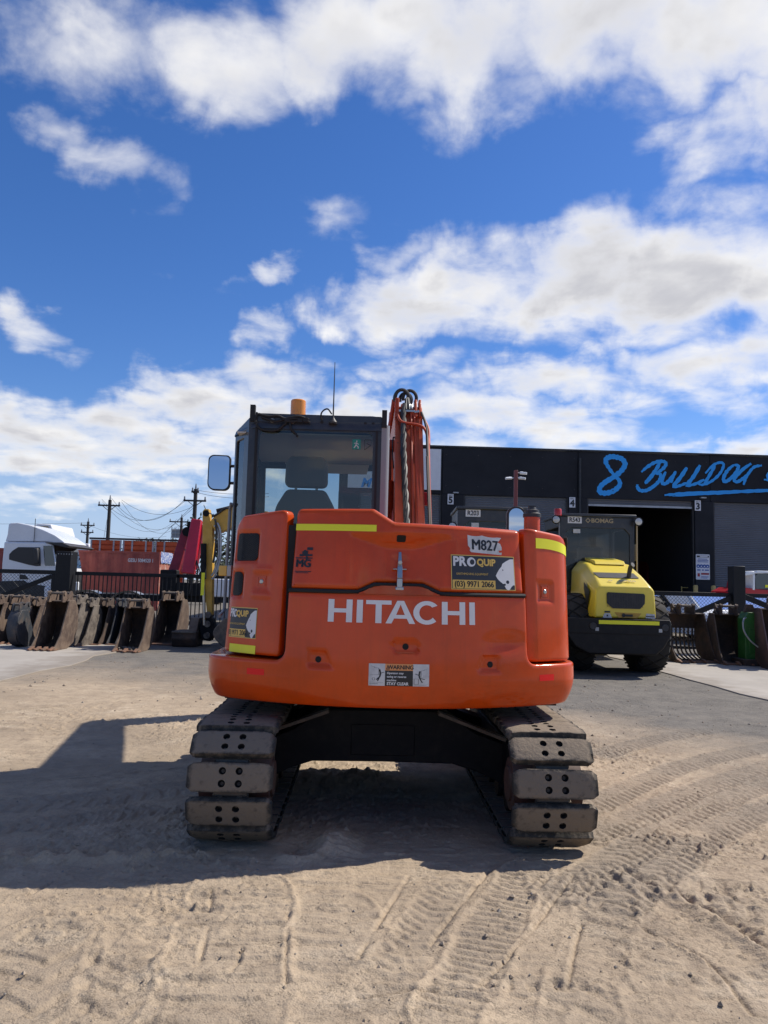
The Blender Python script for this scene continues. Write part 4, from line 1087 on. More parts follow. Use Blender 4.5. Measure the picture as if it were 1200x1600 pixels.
# ------------------------------------------------------------------ excavator cab, boom, arm
def build_cab():
    fy = -.50
    m = MB(); m.span((-1.1, fy+.06, .95), (-.03, 1.0, 1.02)); cab = m.build('cab', 'cab_black', EX, 35, bevel=.006)
    def fm(nm, loops, fn, t): q = MB(); q.holed(loops, fn, 0, t); return q.build(nm, 'cab_black', cab, 35, bevel=.006)
    XZ = lambda y: (lambda u, v, t: (u, y+t, v))
    fm('rear_frame', [fillet([(-.985, 1.2), (-.06, 1.2), (-.06, 2.66), (-.93, 2.66), (-.985, 2.61)], .01), rrect(-.915, 1.62, -.118, 2.545, .045)], XZ(fy), .05)
    # chamfered corner post with its slim window
    a = Vector((-.985, fy+.004, 0)); b = Vector((-1.13, -.20, 0)); dv = (b-a); ln = dv.length; dv /= ln; nn = Vector((dv.y, -dv.x, 0))
    if nn.x > 0: nn = -nn
    CH = lambda u, v, t: tuple(a+dv*u-nn*t+Vector((0, 0, v)))
    fm('corner_post', [[(0, 1.0), (ln, 1.0), (ln, 2.58), (0, 2.63)], rrect(.11, 1.3, ln-.035, 2.50, .02)], CH, .04)
    YZ = lambda x: (lambda u, v, t: (x+t, u, v))
    fm('door_frame', [[(-.2, .95), (1.0, .95), (1.12, 1.35), (.92, 2.58), (-.2, 2.58)], fillet([(-.10, 1.25), (.92, 1.25), (.98, 1.45), (.84, 2.48), (-.10, 2.48)], .05)], YZ(-1.13), .05)
    fm('side_frame', [[(fy+.05, .95), (1.0, .95), (1.12, 1.35), (.92, 2.60), (fy+.05, 2.60)], fillet([(-.30, 1.45), (.94, 1.35), (.98, 1.5), (.84, 2.48), (-.30, 2.48)], .05)], YZ(-.062), .05)
    fr = lambda u, v, t: (u, 1.12-.20*(v-1.35)/1.25+t if v > 1.35 else 1.12-.3*(1.35-v)+t, v)
    fm('windscreen_frame', [[(-1.12, 1.0), (-.02, 1.0), (-.02, 2.58), (-1.12, 2.58)], [(-1.05, 1.12), (-.09, 1.12), (-.09, 2.48), (-1.05, 2.48)]], fr, -.04)
    # roof shell
    m = MB(); vs = []; fs = []
    outl = fillet([(-1.135, -.21), (-.975, -.50), (-.02, -.50), (-.005, .95), (-1.135, .95)], [.06, .08, .05, .1, .1], 6); n = len(outl)
    cx = -.55; cy = .25
    rows = [(1.0, 2.555), (1.0, 2.60), (.985, 2.635), (.95, 2.665), (.85, 2.688), (.5, 2.702), (0.02, 2.706)]
    for sc, z in rows:
        for p in outl:
            x = cx+(p[0]-cx)*sc; y = cy+(p[1]-cy)*sc
            lo = .055*sm(-.80, -1.15, p[0]) * (1 if z > 2.58 else .2)
            vs.append((x, y-(.012 if sc == 1 else 0), z-lo*(sc if sc > .6 else .3)))
    for i in range(len(rows)-1):
        for j in range(n): fs.append((i*n+j, i*n+(j+1) % n, (i+1)*n+(j+1) % n, (i+1)*n+j))
    m.add(vs, fs); m.build('roof', 'cab_black', cab, 50)
    m = MB(); m.span((-1.08, fy+.07, 2.53), (-.06, .88, 2.54)); m.build('headliner', 'headliner', cab, 30)
    m = MB(); m.prism([(-.80, 2.42), (-.16, 2.42), (-.14, 2.50), (-.86, 2.50)], .70, .715, 'y'); m.build('sun_visor', 'headliner', cab, 30)
    # black rear corner drawn as a grey strip, sunlight put into its colour; posts
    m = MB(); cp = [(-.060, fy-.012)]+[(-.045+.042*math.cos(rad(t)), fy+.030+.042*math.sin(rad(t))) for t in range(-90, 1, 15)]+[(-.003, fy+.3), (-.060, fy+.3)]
    m.prism(cp, 1.2, 2.60, 'z'); m.build('sunlit_corner', 'cab_grey', cab, 40)
    m = MB(); m.span((-.980, fy-.02, 2.60), (-.945, fy+.02, 2.715)); m.span((-.060, fy-.02, 2.58), (-.025, fy+.02, 2.705))
    m.span((-.94, fy-.012, 1.2), (-.925, fy+.01, 2.56)); m.span((-.1, fy-.012, 1.2), (-.085, fy+.01, 2.56)); m.span((-.94, fy-.010, 2.556), (-.085, fy+.01, 2.566))
    m.build('window_surround', 'black_rubber', cab, 30)
    # glazing
    def pane(nm, fn, lp, par=cab, mt='cab_glass'):
        q = MB(); q.holed([lp], fn, 0, None); return q.build(nm, mt, par, 30)
    pane('rear_window', lambda u, v, t: (u, fy+.006, v), rrect(-.925, 1.61, -.108, 2.555, .045))
    pane('corner_window', lambda u, v, t: CH(u, v, .012), rrect(.10, 1.29, ln-.025, 2.51, .02), mt='clear_glass')
    pane('door_window', lambda u, v, t: (-1.115, u, v), fillet([(-.11, 1.24), (.93, 1.24), (.99, 1.45), (.85, 2.49), (-.11, 2.49)], .05), mt='side_glass')
    pane('side_window', lambda u, v, t: (-.035, u, v), fillet([(-.31, 1.44), (.95, 1.34), (.99, 1.5), (.85, 2.49), (-.31, 2.49)], .05), mt='side_glass')
    pane('windscreen', lambda u, v, t: fr(u, v, -.02), [(-1.06, 1.36), (-.08, 1.36), (-.08, 2.49), (-1.06, 2.49)], mt='side_glass')
    rw = bpy.data.objects['rear_window']
    m = MB(); x0, z0 = -.262, 2.424
    fill_loops(m, [rrect(x0, z0, x0+.058, z0+.072, .003)], lambda u, v: (u, fy+.003, v), 0)
    def st(pts, w, mi):
        for i in range(len(pts)-1):
            a_ = Vector(pts[i]); b_ = Vector(pts[i+1]); d_ = (b_-a_).normalized(); q = Vector((-d_.y, d_.x))*w/2
            fill_loops(m, [[tuple(a_+q), tuple(a_-q), tuple(b_-q), tuple(b_+q)]], lambda u, v: (x0+u, fy+.0015-.0001*i, z0+v), mi)
    st([(.03, .05), (.025, .03), (.012, .010)], .007, 1); st([(.025, .032), (.042, .018), (.040, .006)], .006, 1); st([(.012, .042), (.028, .046), (.044, .036)], .005, 1)
    st([(.027, .058), (.034, .058)], .009, 1); st([(.085, .07), (.085, .0)], .003, 2); st([(.085, .0), (.13, .03), (.13, .07), (.085, .07)], .003, 2); st([(.10, .045), (.125, .03)], .005, 2)
    m.build('exit_sticker', ['green_vinyl', 'white_dirty', 'black_vinyl'], rw, 0)
    # seat
    m = MB()
    def cushion(mm, poly, y0, y1, r=.03):
        mm.prism(fillet(poly, r, 6), y0, y1, 'y')
    cushion(m, [(-.86, 1.55), (-.375, 1.55), (-.39, 2.05), (-.47, 2.195), (-.765, 2.195), (-.85, 2.05)], .02, .16, [.03, .03, .2, .06, .06, .2])
    seat = m.build('operator_seat', 'seat_fabric', cab, 50, bevel=.03, seg=3)
    m = MB(); cushion(m, [(-.785, 2.215), (-.455, 2.215), (-.46, 2.40), (-.49, 2.455), (-.75, 2.455), (-.78, 2.40)], .04, .15, [.05, .05, .03, .05, .05, .03]); m.build('headrest', 'seat_fabric', seat, 50, bevel=.03, seg=3)
    for x in (-.70, -.54): m = MB(); m.cyl((x, .09, 2.14), (x, .09, 2.25), .010, 8); m.build('headrest_post', 'chrome', seat, 40)
    m = MB(); m.span((-.86, .1, 1.30), (-.38, .62, 1.50)); m.span((-.75, .15, 1.02), (-.5, .5, 1.32)); m.build('seat_base', 'seat_fabric', seat, 40, bevel=.04)
    m = MB(); m.span((-1.06, -.40, 1.02), (-.08, -.02, 1.72)); m.span((-1.05, 0, 1.02), (-.90, .65, 1.55)); m.span((-.33, 0, 1.02), (-.12, .65, 1.50)); m.build('console', 'interior_dark', cab, 40, bevel=.02)
    m = MB(); m.beam((-.2, .86, 1.4), (-.2, .84, 1.95), .05, .05); m.box((-.2, .80, 2.0), (.2, .05, .15), rot=Matrix.Rotation(.2, 3, 'X')); m.build('monitor', 'interior_dark', cab, 40, bevel=.01)
    m = MB(); m.tube([(-.93, .45, 1.5), (-.95, .5, 1.8), (-.90, .55, 1.95)], .014, 8); m.build('control_lever', 'red_reflect', cab, 40)
    # loose wiring on the header
    m = MB(); y = fy-.022
    for pts in ([(-.93,2.66),(-.94,2.60),(-.90,2.545),(-.80,2.535),(-.74,2.58),(-.70,2.62),(-.60,2.625)], [(-.92,2.65),(-.85,2.635),(-.78,2.64),(-.70,2.60),(-.62,2.61),(-.56,2.60)], [(-.90,2.63),(-.80,2.60),(-.72,2.625),(-.64,2.64),(-.57,2.62)], [(-.70,2.60),(-.69,2.55),(-.66,2.52),(-.645,2.50)], [(-.76,2.63),(-.66,2.605),(-.585,2.635)]):
        m.tube(sweep([(x, y-.006*(i % 2), z) for i, (x, z) in enumerate(pts)], 5), .0085, 6)
    for x, z in ((-.59, 2.615), (-.63, 2.61), (-.72, 2.61)): m.box((x, y-.004, z), (.035, .02, .026))
    m.build('wiring_loom', 'black_rubber', cab, 40)
    m = MB()
    for x, z in ((-.825, 2.61), (-.685, 2.605)): m.lathe([(.0001, -.012), (.013, -.012), (.017, 0)], (x, fy-.004, z), (0, 1, 0), 14)
    m.build('plug_cap', 'cab_grey', cab, 40)
    m = MB()
    for x in (-.48, -.175, -.12): m.lathe([(.0001, -.008), (.010, -.008), (.012, 0)], (x, fy-.002, 2.608), (0, 1, 0), 12)
    m.tube(sweep([(-.48, fy-.02, 2.62), (-.485, fy-.03, 2.66), (-.468, fy-.02, 2.69), (-.44, fy-.015, 2.70), (-.412, fy-.018, 2.665)], 6), .006, 6)
    m.build('roof_cable', 'black_rubber', cab, 40)
    m = MB(); m.lathe([(.0001, .0), (.028, 0), (.030, .012), (.016, .03), (.007, .045), (.006, .06)], (-.401, fy-.02, 2.595), n=14); m.tube([(-.401, fy-.02, 2.64), (-.401, fy-.019, 3.035)], .0058, 6, r2=.0025); m.build('antenna', 'black_plastic', cab, 40)
    m = MB(); bx = -.685; by = -.12
    m.lathe([(.064, 2.69), (.064, 2.725), (.058, 2.73)], (bx, by, 0), n=28); bc = m.build('beacon', 'black_plastic', cab, 40)
    m = MB(); prof = [(.057, 2.728)]
    for k in range(9): prof += [(.0575, 2.732+k*.0125), (.0555, 2.738+k*.0125)]
    prof += [(.056, 2.842), (.050, 2.85), (.0001, 2.852)]
    m.lathe(prof, (bx, by, 0), n=28); m.build('lens', 'amber_lens', bc, 40)
    # left mirror on its stay
    m = MB(); mc = Vector((-1.36, .42, 2.36)); lp = rrect(-.088, -.145, .088, .145, [.055, .05, .03, .045])
    m.holed([lp], lambda u, v, t: (mc.x+u, mc.y+t+u*.12, mc.z+v), 0, .045); mr = m.build('cab_mirror', 'black_plastic', cab, 40, bevel=.01)
    m = MB(); m.holed([[(u*.9, v*.93) for u, v in lp]], lambda u, v, t: (mc.x+u, mc.y-.002+u*.12, mc.z+v), 0, None); m.build('mirror_glass', 'mirror', mr, 0)
    m = MB(); m.tube([(-1.12, .42, 2.42), (-1.3, .46, 2.42)], .012, 8); m.tube([(-1.12, .42, 2.28), (-1.3, .46, 2.28)], .012, 8); m.span((-1.15, .40, 2.24), (-1.11, .46, 2.46)); m.build('mirror_stay', 'black_plastic', mr, 40)
    # door hold-back: amber block on the rear-left edge
    m = MB(); m.box((-1.10, -.60, 1.555), (.055, .05, .07)); m.build('door_catch', 'amber_vinyl', cab, 30, bevel=.006)
    m = MB(); m.box((-1.057, -.602, 1.555), (.03, .054, .074)); m.build('catch_plate', 'galv', cab, 30, bevel=.004)
    m = MB(); m.tube([(-1.12, -.57, 1.25), (-1.155, -.2, 1.28), (-1.155, -.15, 2.0), (-1.14, -.2, 2.05)], .012, 8); m.build('grab_rail', 'cab_grey', cab, 40)
    # floor skirt and step on the left
    m = MB(); m.prism([(-.70, .80), (1.0, .80), (1.05, 1.0), (-.70, 1.0)], -1.12, -.95); m.build('cab_skirt', 'cab_grey', EX, 30, bevel=.01)
build_cab()

def build_boom():
    bx, hw = .208, .122
    prof = fillet([(.02, 1.22), (.16, 1.0), (.36, .96), (.52, 1.2), (1.42, 2.72), (3.40, 3.34), (3.66, 3.42), (3.64, 3.62), (1.75, 3.24), (1.12, 3.12)], [.05, .1, .1, .1, .25, .05, .08, .08, .25, .22], 6)
    m = MB(); m.prism(prof, bx-hw, bx+hw)
    # raised edge flanges along the back plate
    boom = m.build('boom', 'orange_boom', EX, 35, bevel=.012)
    b0 = Vector((0, .05, 1.20)); b1 = Vector((0, 1.12, 3.10)); dn = (b1-b0).normalized(); bn = Vector((0, -dn.z, dn.y))
    def B(x, t, o): return b0+(b1-b0)*t+bn*o+Vector((bx+x, 0, 0))
    m = MB()
    for x in (-hw+.012, -.055, hw-.02): m.beam(B(x, .0, .012), B(x, .99, .012), .022, .03, up=(1, 0, 0))
    m.build('boom_rib', 'orange_boom', boom, 35)
    def pipe(nm, pts, r, mt): q = MB(); q.tube(sweep(pts, 6), r, 8); return q.build(nm, mt, boom, 40)
    pipe('steel_pipe', [B(.028, .0, .035), B(.022, .5, .035), B(.018, .93, .035), B(.018, 1.0, .03)], .011, 'orange_boom')
    pipe('steel_pipe', [B(.075, .0, .03), B(.062, .1, .035), B(.055, .5, .035), B(.050, .88, .035), B(.040, .96, .035)], .010, 'orange_boom')
    pipe('steel_pipe', [B(.172, -.05, .02), B(.168, .3, .02), B(.165, .6, .02), B(.165, .80, .03), B(.14, .865, .05), B(.08, .885, .06), B(-.04, .895, .06), B(-.085, .91, .06), B(-.105, .95, .05), B(-.108, 1.02, .04)], .0135, 'orange_boom')
    pipe('steel_pipe', [B(.175, .80, .02), B(.172, .88, .02), B(.14, .93, .02), B(.11, .97, .0)], .012, 'orange_boom')
    pipe('hydraulic_hose', [B(.150, -.02, .05), B(.150, .12, .05), B(.168, .25, .06), B(.160, .5, .06), B(.155, .75, .06), B(.15, .88, .05), B(.11, .96, .05)], .012, 'hose_brown')
    pipe('hydraulic_hose', [B(.130, -.02, .05), B(.138, .12, .05), B(.155, .25, .07), B(.150, .5, .07), B(.148, .72, .065)], .009, 'hose_brown')
    # wrapped hose bundle snaking down the back plate
    m = MB(); rn = random.Random(5)
    for ph in (0, 2.1, 4.2):
        pts = []
        for k in range(40):
            t = k/39; x = -.038+.016*math.sin(t*5+.5)+.012*math.sin(t*34+ph); pts.append(B(x, .0+t*1.0, .045+.014*math.cos(t*34+ph)))
        m.tube(pts, .0145+.001*ph, 8)
    m.tube(sweep([B(-.055, .05, .05), B(-.06, .2, .05), B(-.03, .35, .06), B(-.05, .5, .05)], 8), .010, 8)
    m.build('hose_bundle', 'hose', boom, 40)
    m = MB()
    for x in (-.075, -.02): m.cyl(B(x, .0, .05), B(x, .075, .05), .016, 10)
    m.beam(B(-.09, .08, .055), B(.0, .08, .055), .012, .03)
    for x in (.128, .152): m.cyl(B(x, .0, .05), B(x, .06, .05), .012, 10)
    m.beam(B(-.105, .965, .05), B(.05, .965, .05), .014, .02); m.beam(B(.045, .96, .05), B(.09, .965, .05), .014, .02)
    for x in (-.06, .0, .02): m.cyl(B(x, .975, .05), B(x, 1.0, .05), .014, 10)
    m.build('hose_clamp', 'chrome', boom, 40, bevel=.002)
    # hose arcs over the knee
    m = MB(); c = B(-.02, 1.055, .02)
    for dx, r, dy, tr in ((-.045, .060, 0, .017), (-.04, .072, .06, .015), (.03, .062, .03, .016), (-.005, .055, .1, .016)):
        pts = [Vector((c.x+dx+r*math.cos(rad(a)), c.y+dy+.2*max(0, math.sin(rad(a)))*0, c.z-.06+.06+r*1.15*math.sin(rad(a)))) for a in range(-35, 216, 18)]
        m.tube(pts, tr, 8)
    for x in (-.03, .0): m.tube([B(x, .97, .05), B(x*.5-.01, 1.03, .05), B(-.01, 1.06, .0)], .015, 8)
    m.build('arm_hose', 'hose', boom, 40)
    m = MB()
    for x in (.062, .10): m.prism([(B(0, .95, 0).y-.05, B(0, .95, 0).z), (B(0, 1.03, 0).y-.03, B(0, 1.03, 0).z+.03), (B(0, 1.03, 0).y+.08, B(0, 1.03, 0).z+.02), (B(0, .95, 0).y+.08, B(0, .95, 0).z-.04)], bx+x-.012, bx+x+.012)
    m.prism([(1.02, 3.0), (1.05, 3.18), (1.2, 3.2), (1.2, 3.0)], bx-hw-.006, bx-hw+.03)
    m.build('hose_bracket', 'orange_boom', boom, 35, bevel=.006)
    m = MB(); m.box(B(.145, .56, -.08), (.05, .08, .11)); m.build('work_lamp_bracket', 'crane_dark_red', boom, 35, bevel=.01)
    # lift cylinder left of the boom, hose alongside
    m = MB(); m.cyl((.035, .80, 1.0), (.035, 1.20, 2.42), .062, 20); lc = m.build('lift_cylinder', 'orange_boom', EX, 40)
    m = MB(); m.cyl((.035, 1.19, 2.40), (.035, 1.29, 2.76), .032, 16); m.build('rod', 'chrome', lc, 40)
    m = MB(); m.cyl((-.03, 1.30, 2.78), (.12, 1.30, 2.78), .06, 16); m.build('pin_boss', 'orange_boom', lc, 40)
    m = MB(); m.tube(sweep([(.0, 1.25, 2.55), (.01, 1.27, 2.75), (.055, 1.3, 3.05), (.075, 1.3, 3.22)], 6), .020, 8); m.build('side_pipe', 'orange_boom', boom, 40)
    m = MB(); m.tube(sweep([B(-.10, .80, .02), B(-.14, .84, .0), B(-.145, .76, -.03), B(-.135, .70, -.06)], 6), .006, 6); m.build('lamp_cable', 'black_rubber', boom, 40)
    # arm reaching down in front with its bucket
    m = MB(); m.prism(fillet([(3.42, 3.40), (3.56, 3.66), (3.74, 3.60), (3.92, .72), (3.77, .66), (3.50, 2.7)], .06), bx-.10, bx+.10); arm = m.build('arm', 'orange_boom', EX, 35, bevel=.012)
    m = MB(); m.cyl((bx, 1.7, 3.0), (bx, 2.6, 3.30), .055, 18); m.cyl((bx, 2.55, 3.28), (bx, 3.50, 3.55), .03, 14); m.build('arm_cylinder', 'orange_boom', arm, 40)
    m = MB(); sp = fillet([(3.68, .70), (4.0, .70), (4.18, .45), (4.08, .16), (3.8, .03), (3.45, .03), (3.55, .25)], .06)
    m.prism(sp, bx-.30, bx+.30); m.build('bucket', 'rust_dark', arm, 35, bevel=.01)
build_boom()
# ------------------------------------------------------------------ dark workshop building
BY = 25.2
def build_building():
    bl = thing('workshop_building', 'long dark navy workshop with roller doors and blue brush lettering along its parapet', 'building', (P(900, 950, BY).x, BY, 0))
    ox = bl.location.x
    def fx(px, py=800): return P(px, py, BY).x-ox
    def fz(px, py): return P(px, py, BY).z
    H = fz(930, 706); xl = fx(528); xr = fx(1200)+14
    zd = fz(1000, 781)                       # door head
    piers = [(528, 560), (690, 724), (888, 917), (1085, 1114)]
    doors = [(560, 690, '6'), (724, 888, '5'), (917, 1085, '4'), (1114, 1290, '3')]
    m = MB()
    pan = [528, 690, 903, 1110, 1330, 1560]
    def wallpiece(nm, x0, x1, z0, z1, y0=0, y1=.2, mt='navy_wall'):
        q = MB(); q.span((x0, y0, z0), (x1, y1, z1)); return q.build(nm, mt, bl, 30, bevel=.012)
    for a, b in zip(pan[:-1], pan[1:]): wallpiece('parapet_panel', fx(a)+.008, fx(b)-.008, zd+.0, H)
    for a, b in piers+[(1290, 1330)]: wallpiece('pier', fx(a), fx(b), 0, zd-.004, -.05, .2)
    wallpiece('end_pier', fx(1330)+.01, fx(1560), 0, zd-.004)
    q = MB(); q.span((xl-.05, -.05, H+.002), (xr+.3, .3, H+.07)); q.build('parapet_capping', 'black_plastic', bl, 30)
    for a, b, _ in doors:
        if a == 917:
            z0 = zd-.25; top = zd
        else: z0 = 0; top = zd
        q = MB(); x0, x1 = fx(a)+.02, fx(b)-.02; n = int((top-z0)/.0375); vs = []; fs = []
        for k in range(n+1):
            z = z0+(top-z0)*k/n; y = .10+(.012 if k % 2 else -.012); vs += [(x0, y, z), (x1, y, z)]
        q.add(vs, [(2*i, 2*i+1, 2*i+3, 2*i+2) for i in range(n)]); sh = q.build('roller_door', 'shutter', bl, 0)
        q = MB(); q.span((x0, .06, z0-.05), (x1, .14, z0+.03)) if z0 else q.span((x0, .06, 0), (x1, .14, .08)); q.build('bottom_rail', 'galv', sh, 30)
        for xg in (x0-.01, x1-.05): q = MB(); q.span((xg, .03, 0), (xg+.06, .2, zd-.004)); q.build('door_guide', 'black_plastic', sh, 30)
    # shell: roof, side, back and floor so the open bay is a real dark room
    q = MB(); q.span((xl, .21, H-.35), (xr, 22, H-.2)); q.build('roof', 'navy_wall', bl, 30)
    for p_, q_ in (((xl, .21, 0), (xl+.2, 21.79, H-.4)), ((xl, 21.8, 0), (xr, 22, H-.4)), ((xr-.2, .21, 0), (xr, 21.79, H-.4))): q = MB(); q.span(p_, q_); q.build('outer_wall', 'navy_wall', bl, 30)
    for px in (905, 1100): wallpiece('bay_wall', fx(px)-.06, fx(px)+.06, 0, H-.4, .22, 21.7, 'interior_wall')
    q = MB(); q.span((fx(917), 12, 0), (fx(1085), 12.1, H-.4)); q.build('bay_back_wall', 'interior_wall', bl, 30)
    # dark red truck parked in the bay
    for px in (905, 1300): q = MB(); q.cyl((fx(px), -.09, 0), (fx(px), -.09, H-.3), .055, 12); q.build('downpipe', 'black_plastic', bl, 40)
    for a, b in zip(pan[:-1], pan[1:]):
        for z in (zd+.35, H-.3):
            for k in range(5): q = MB(); q.lathe([(.0001, -.014), (.022, -.012), (.025, 0)], (fx(a)+.15+(fx(b)-fx(a)-.3)*k/4, -.001, z), (0, 1, 0), 8); q.build('fixing', 'black_plastic', bl, 40)
    # bay number plates
    for px, py, t in ((704, 780, '5'), (894, 785, '4'), (1090, 790, '3')):
        c = P(px, py, BY-.06); c.x -= ox; q = MB(); w, h = .24, .42
        q.box((c.x, -.075, c.z), (w, .03, h)); pl = q.build('bay_plate', 'sign_white', bl, 30)
        q = MB(); text_mesh(t, .36, lambda u, v: (c.x+u, -.094, c.z-.045+v), q, 0, bold=.016); text_mesh('BAY', .09, lambda u, v: (c.x+u, -.094, c.z+.15+v), q, 0); q.build('lettering', 'black_vinyl', pl, 0)
    for px, py in ((712, 770), (1098, 778)):
        c = P(px, py, BY-.1); q = MB(); q.box((c.x-ox, -.13, c.z), (.22, .15, .05)); q.build('wall_light', 'galv', bl, 30)
    # safety notice on the pier
    a = P(1086, 866, BY); b = P(1108, 906, BY); ax, bx_ = a.x-ox, b.x-ox; az_, bz = a.z, b.z; w = bx_-ax; h = az_-bz
    q = MB(); q.holed([rrect(ax, bz, bx_, az_, .03)], lambda u, v, t: (u, -.05+t, v), -.03, -.002); sg = q.build('safety_notice', 'sign_white', bl, 30)
    q = MB()
    def r(u0, v0, u1, v1, mi): q.add([(ax+u*w, -.0835, bz+v*h) for u, v in ((u0, v0), (u1, v0), (u1, v1), (u0, v1))], [(0, 1, 2, 3)], mi)
    r(.06, .88, .94, .95, 0); q.add([(ax+u*w, -.085, bz+v*h) for u, v in ((.28, .895), (.86, .895), (.86, .935), (.28, .935))], [(0, 1, 2, 3)], 3)
    for v, u0, u1 in ((.80, .15, .82), (.745, .1, .9), (.69, .12, .88)): r(u0, v, u1, v+.025, 1)
    for k in range(4):
        cx = ax+w*(.16+.225*k); cz = bz+h*.53; n = 14; q.add([(cx+.075*math.cos(6.2832*i/n), -.0835, cz+.075*math.sin(6.2832*i/n)) for i in range(n)], [tuple(range(n))], 1)
        q.add([(cx+.03*math.cos(6.2832*i/8), -.085, cz-.01+.03*math.sin(6.2832*i/8)) for i in range(8)], [tuple(range(8))], 3)
    for u0, u1 in ((.08, .33), (.42, .56), (.63, .92)): r(u0, .355, u1, .40, 1)
    r(.36, .195, .94, .265, 2); r(.10, .12, .27, .25, 2); r(.36, .10, .9, .125, 1); r(.36, .055, .8, .075, 1)
    q.build('notice_print', ['black_vinyl', 'sign_blue', 'sign_red', 'sign_white'], sg, 0)
    # white sign board left of the boom
    a = P(545, 698, BY); b = P(688, 766, BY); q = MB(); q.span((a.x-ox, -.06, b.z), (b.x-ox, -.003, a.z)); ws = q.build('sign_board', 'sign_white', bl, 30)
    q = MB(); cz = (a.z+b.z)/2-.55; text_mesh('M', .5, lambda u, v: (P(571, 755, BY).x-ox+u, -.064, P(571, 755, BY).z+v), q, 0, bold=.02, shear=.3); q.build('lettering', 'blue_paint', ws, 0)
    # brush-script lettering, strokes measured from the photograph
    zc = lambda X, Y: (900+X/4, 690+Y/4)
    K = [([(240,212),(205,165),(185,120),(205,98),(240,95),(285,108),(306,140),(285,180),(240,218),(185,252),(150,285),(150,315),(190,322),(240,305),(272,272),(268,240),(240,212)], 26),
         ([(408,190),(450,155),(500,128),(545,124),(562,140),(540,172),(495,200)], 17), ([(528,125),(490,190),(455,235),(430,262)], 20), ([(495,200),(525,205),(525,235),(490,275),(440,305),(400,305),(384,285),(382,268)], 18),
         ([(560,188),(538,235),(540,262),(570,255),(612,200)], 18), ([(622,185),(600,235),(592,258)], 15),
         ([(692,162),(650,225),(605,280)], 20), ([(600,284),(640,278),(690,258)], 15), ([(774,148),(735,215),(690,272)], 20), ([(682,278),(740,266),(800,238)], 15),
         ([(866,150),(830,215),(798,268)], 17), ([(806,200),(850,152),(895,132),(920,145),(900,195),(850,245),(790,270),(758,262)], 14),
         ([(985,146),(945,180),(920,225),(925,250),(955,238),(995,195),(1012,155),(985,146)], 18),
         ([(1092,138),(1045,170),(1000,215),(985,240),(1005,252),(1045,228),(1078,195)], 17), ([(1158,150),(1110,160),(1078,195),(1055,235),(1044,272)], 15),
         ([(550,335),(640,328),(760,322),(900,318),(1050,312),(1210,306),(1500,300)], 17), ([(600,342),(760,332),(900,326),(1000,320)], 9),
         ([(1230,180),(1195,205),(1195,225),(1215,240),(1170,238)], 15),
         ([(1330,160),(1290,230),(1275,262)], 18), ([(1350,170),(1420,165),(1400,225),(1370,260)], 16)]
    q = MB(); rn = random.Random(2)
    for si, (pts, w) in enumerate(K):
        pp = sweep([Vector((*zc(*p), 0)) for p in pts], 7); n = len(pp); L_, R_ = [], []
        for i, p in enumerate(pp):
            d = (pp[min(i+1, n-1)]-pp[max(i-1, 0)]); d.normalize(); nn = Vector((-d.y, d.x, 0))
            t = i/(n-1); ww = w/6.6*(.55+.45*min(1, 6*t, 6*(1-t)))*(1+.12*math.sin(i*1.7+si))+rn.uniform(-.25, .25)
            L_.append(p+nn*(ww+rn.uniform(-.2, .2))); R_.append(p-nn*(ww+rn.uniform(-.2, .2)))
        vs = []
        for a_, b_ in zip(L_, R_):
            for v in (a_, b_): c = P(v.x, v.y, BY); vs.append((c.x-ox, -.004-.003*si-.0022*len(vs)/(2*n), c.z))
        q.add(vs, [(2*i, 2*i+1, 2*i+3, 2*i+2) for i in range(n-1)])
    q.build('brush_lettering', 'blue_paint', bl, 0)
    # things by the doors
    for k, (px, py) in enumerate(((1087, 935), (1115, 935))):
        c = P(px, py, BY-.7); q = MB(); q.lathe([(.09, 0), (.09, 1.70), (.07, 1.74), (.0001, 1.75)], (0, 0, 0), n=16)
        o = q.build('bollard', 'bollard', None, 40); o.location = (c.x, BY-.7, 0); tag(o, ('yellow steel bollard between the open bay and pier 3', 'yellow steel bollard at the closed roller door beside pier 3')[k], 'bollard', 'bollards guarding the doors')
    t = thing('parked_truck', 'dark red truck standing inside the open workshop bay', 'truck', (P(1035, 930, BY+7).x, BY+7, 0), rad(8))
    q = MB(); q.prism(fillet([(-1.3, .7), (1.3, .7), (1.3, 2.0), (1.1, 2.9), (-1.1, 2.9), (-1.3, 2.0)], .1), -.8, 1.2, 'y'); q.build('truck_cab', 'dark_red_paint', t, 30)
    q = MB(); q.span((-1.1, -.82, 1.9), (1.1, -.78, 2.7)); q.build('windscreen', 'dark_glass', t, 30)
    for xw in (-1.2, .9): q = MB(); q.cyl((xw, 0, .5), (xw+.3, 0, .5), .5, 20); q.build('wheel', 'tyre', t, 30)
    q = MB(); a = P(1065, 918, BY+1.5); x0 = a.x
    for dx in (0, .75): q.cyl((x0+dx, BY+1.5, 0), (x0+dx, BY+1.5, a.z+.05), .03, 8)
    for z in (.5, a.z): q.cyl((x0, BY+1.5, z), (x0+.75, BY+1.5, z), .025, 8)
    tag(q.build('steel_trestle', 'bollard', None, 30), 'thin steel trestle just inside the open bay', 'trestle')
    # camera mast in front of the building
    a = P(806, 735, 13.5); q = MB()
    ms = thing('camera_mast', 'reddish square mast carrying white security cameras in front of the workshop', 'mast', (a.x, 13.5, 0))
    q.beam((0, 0, 0), (0, 0, a.z), .09, .09); q.build('post', 'cam_pole', ms, 30, bevel=.008)
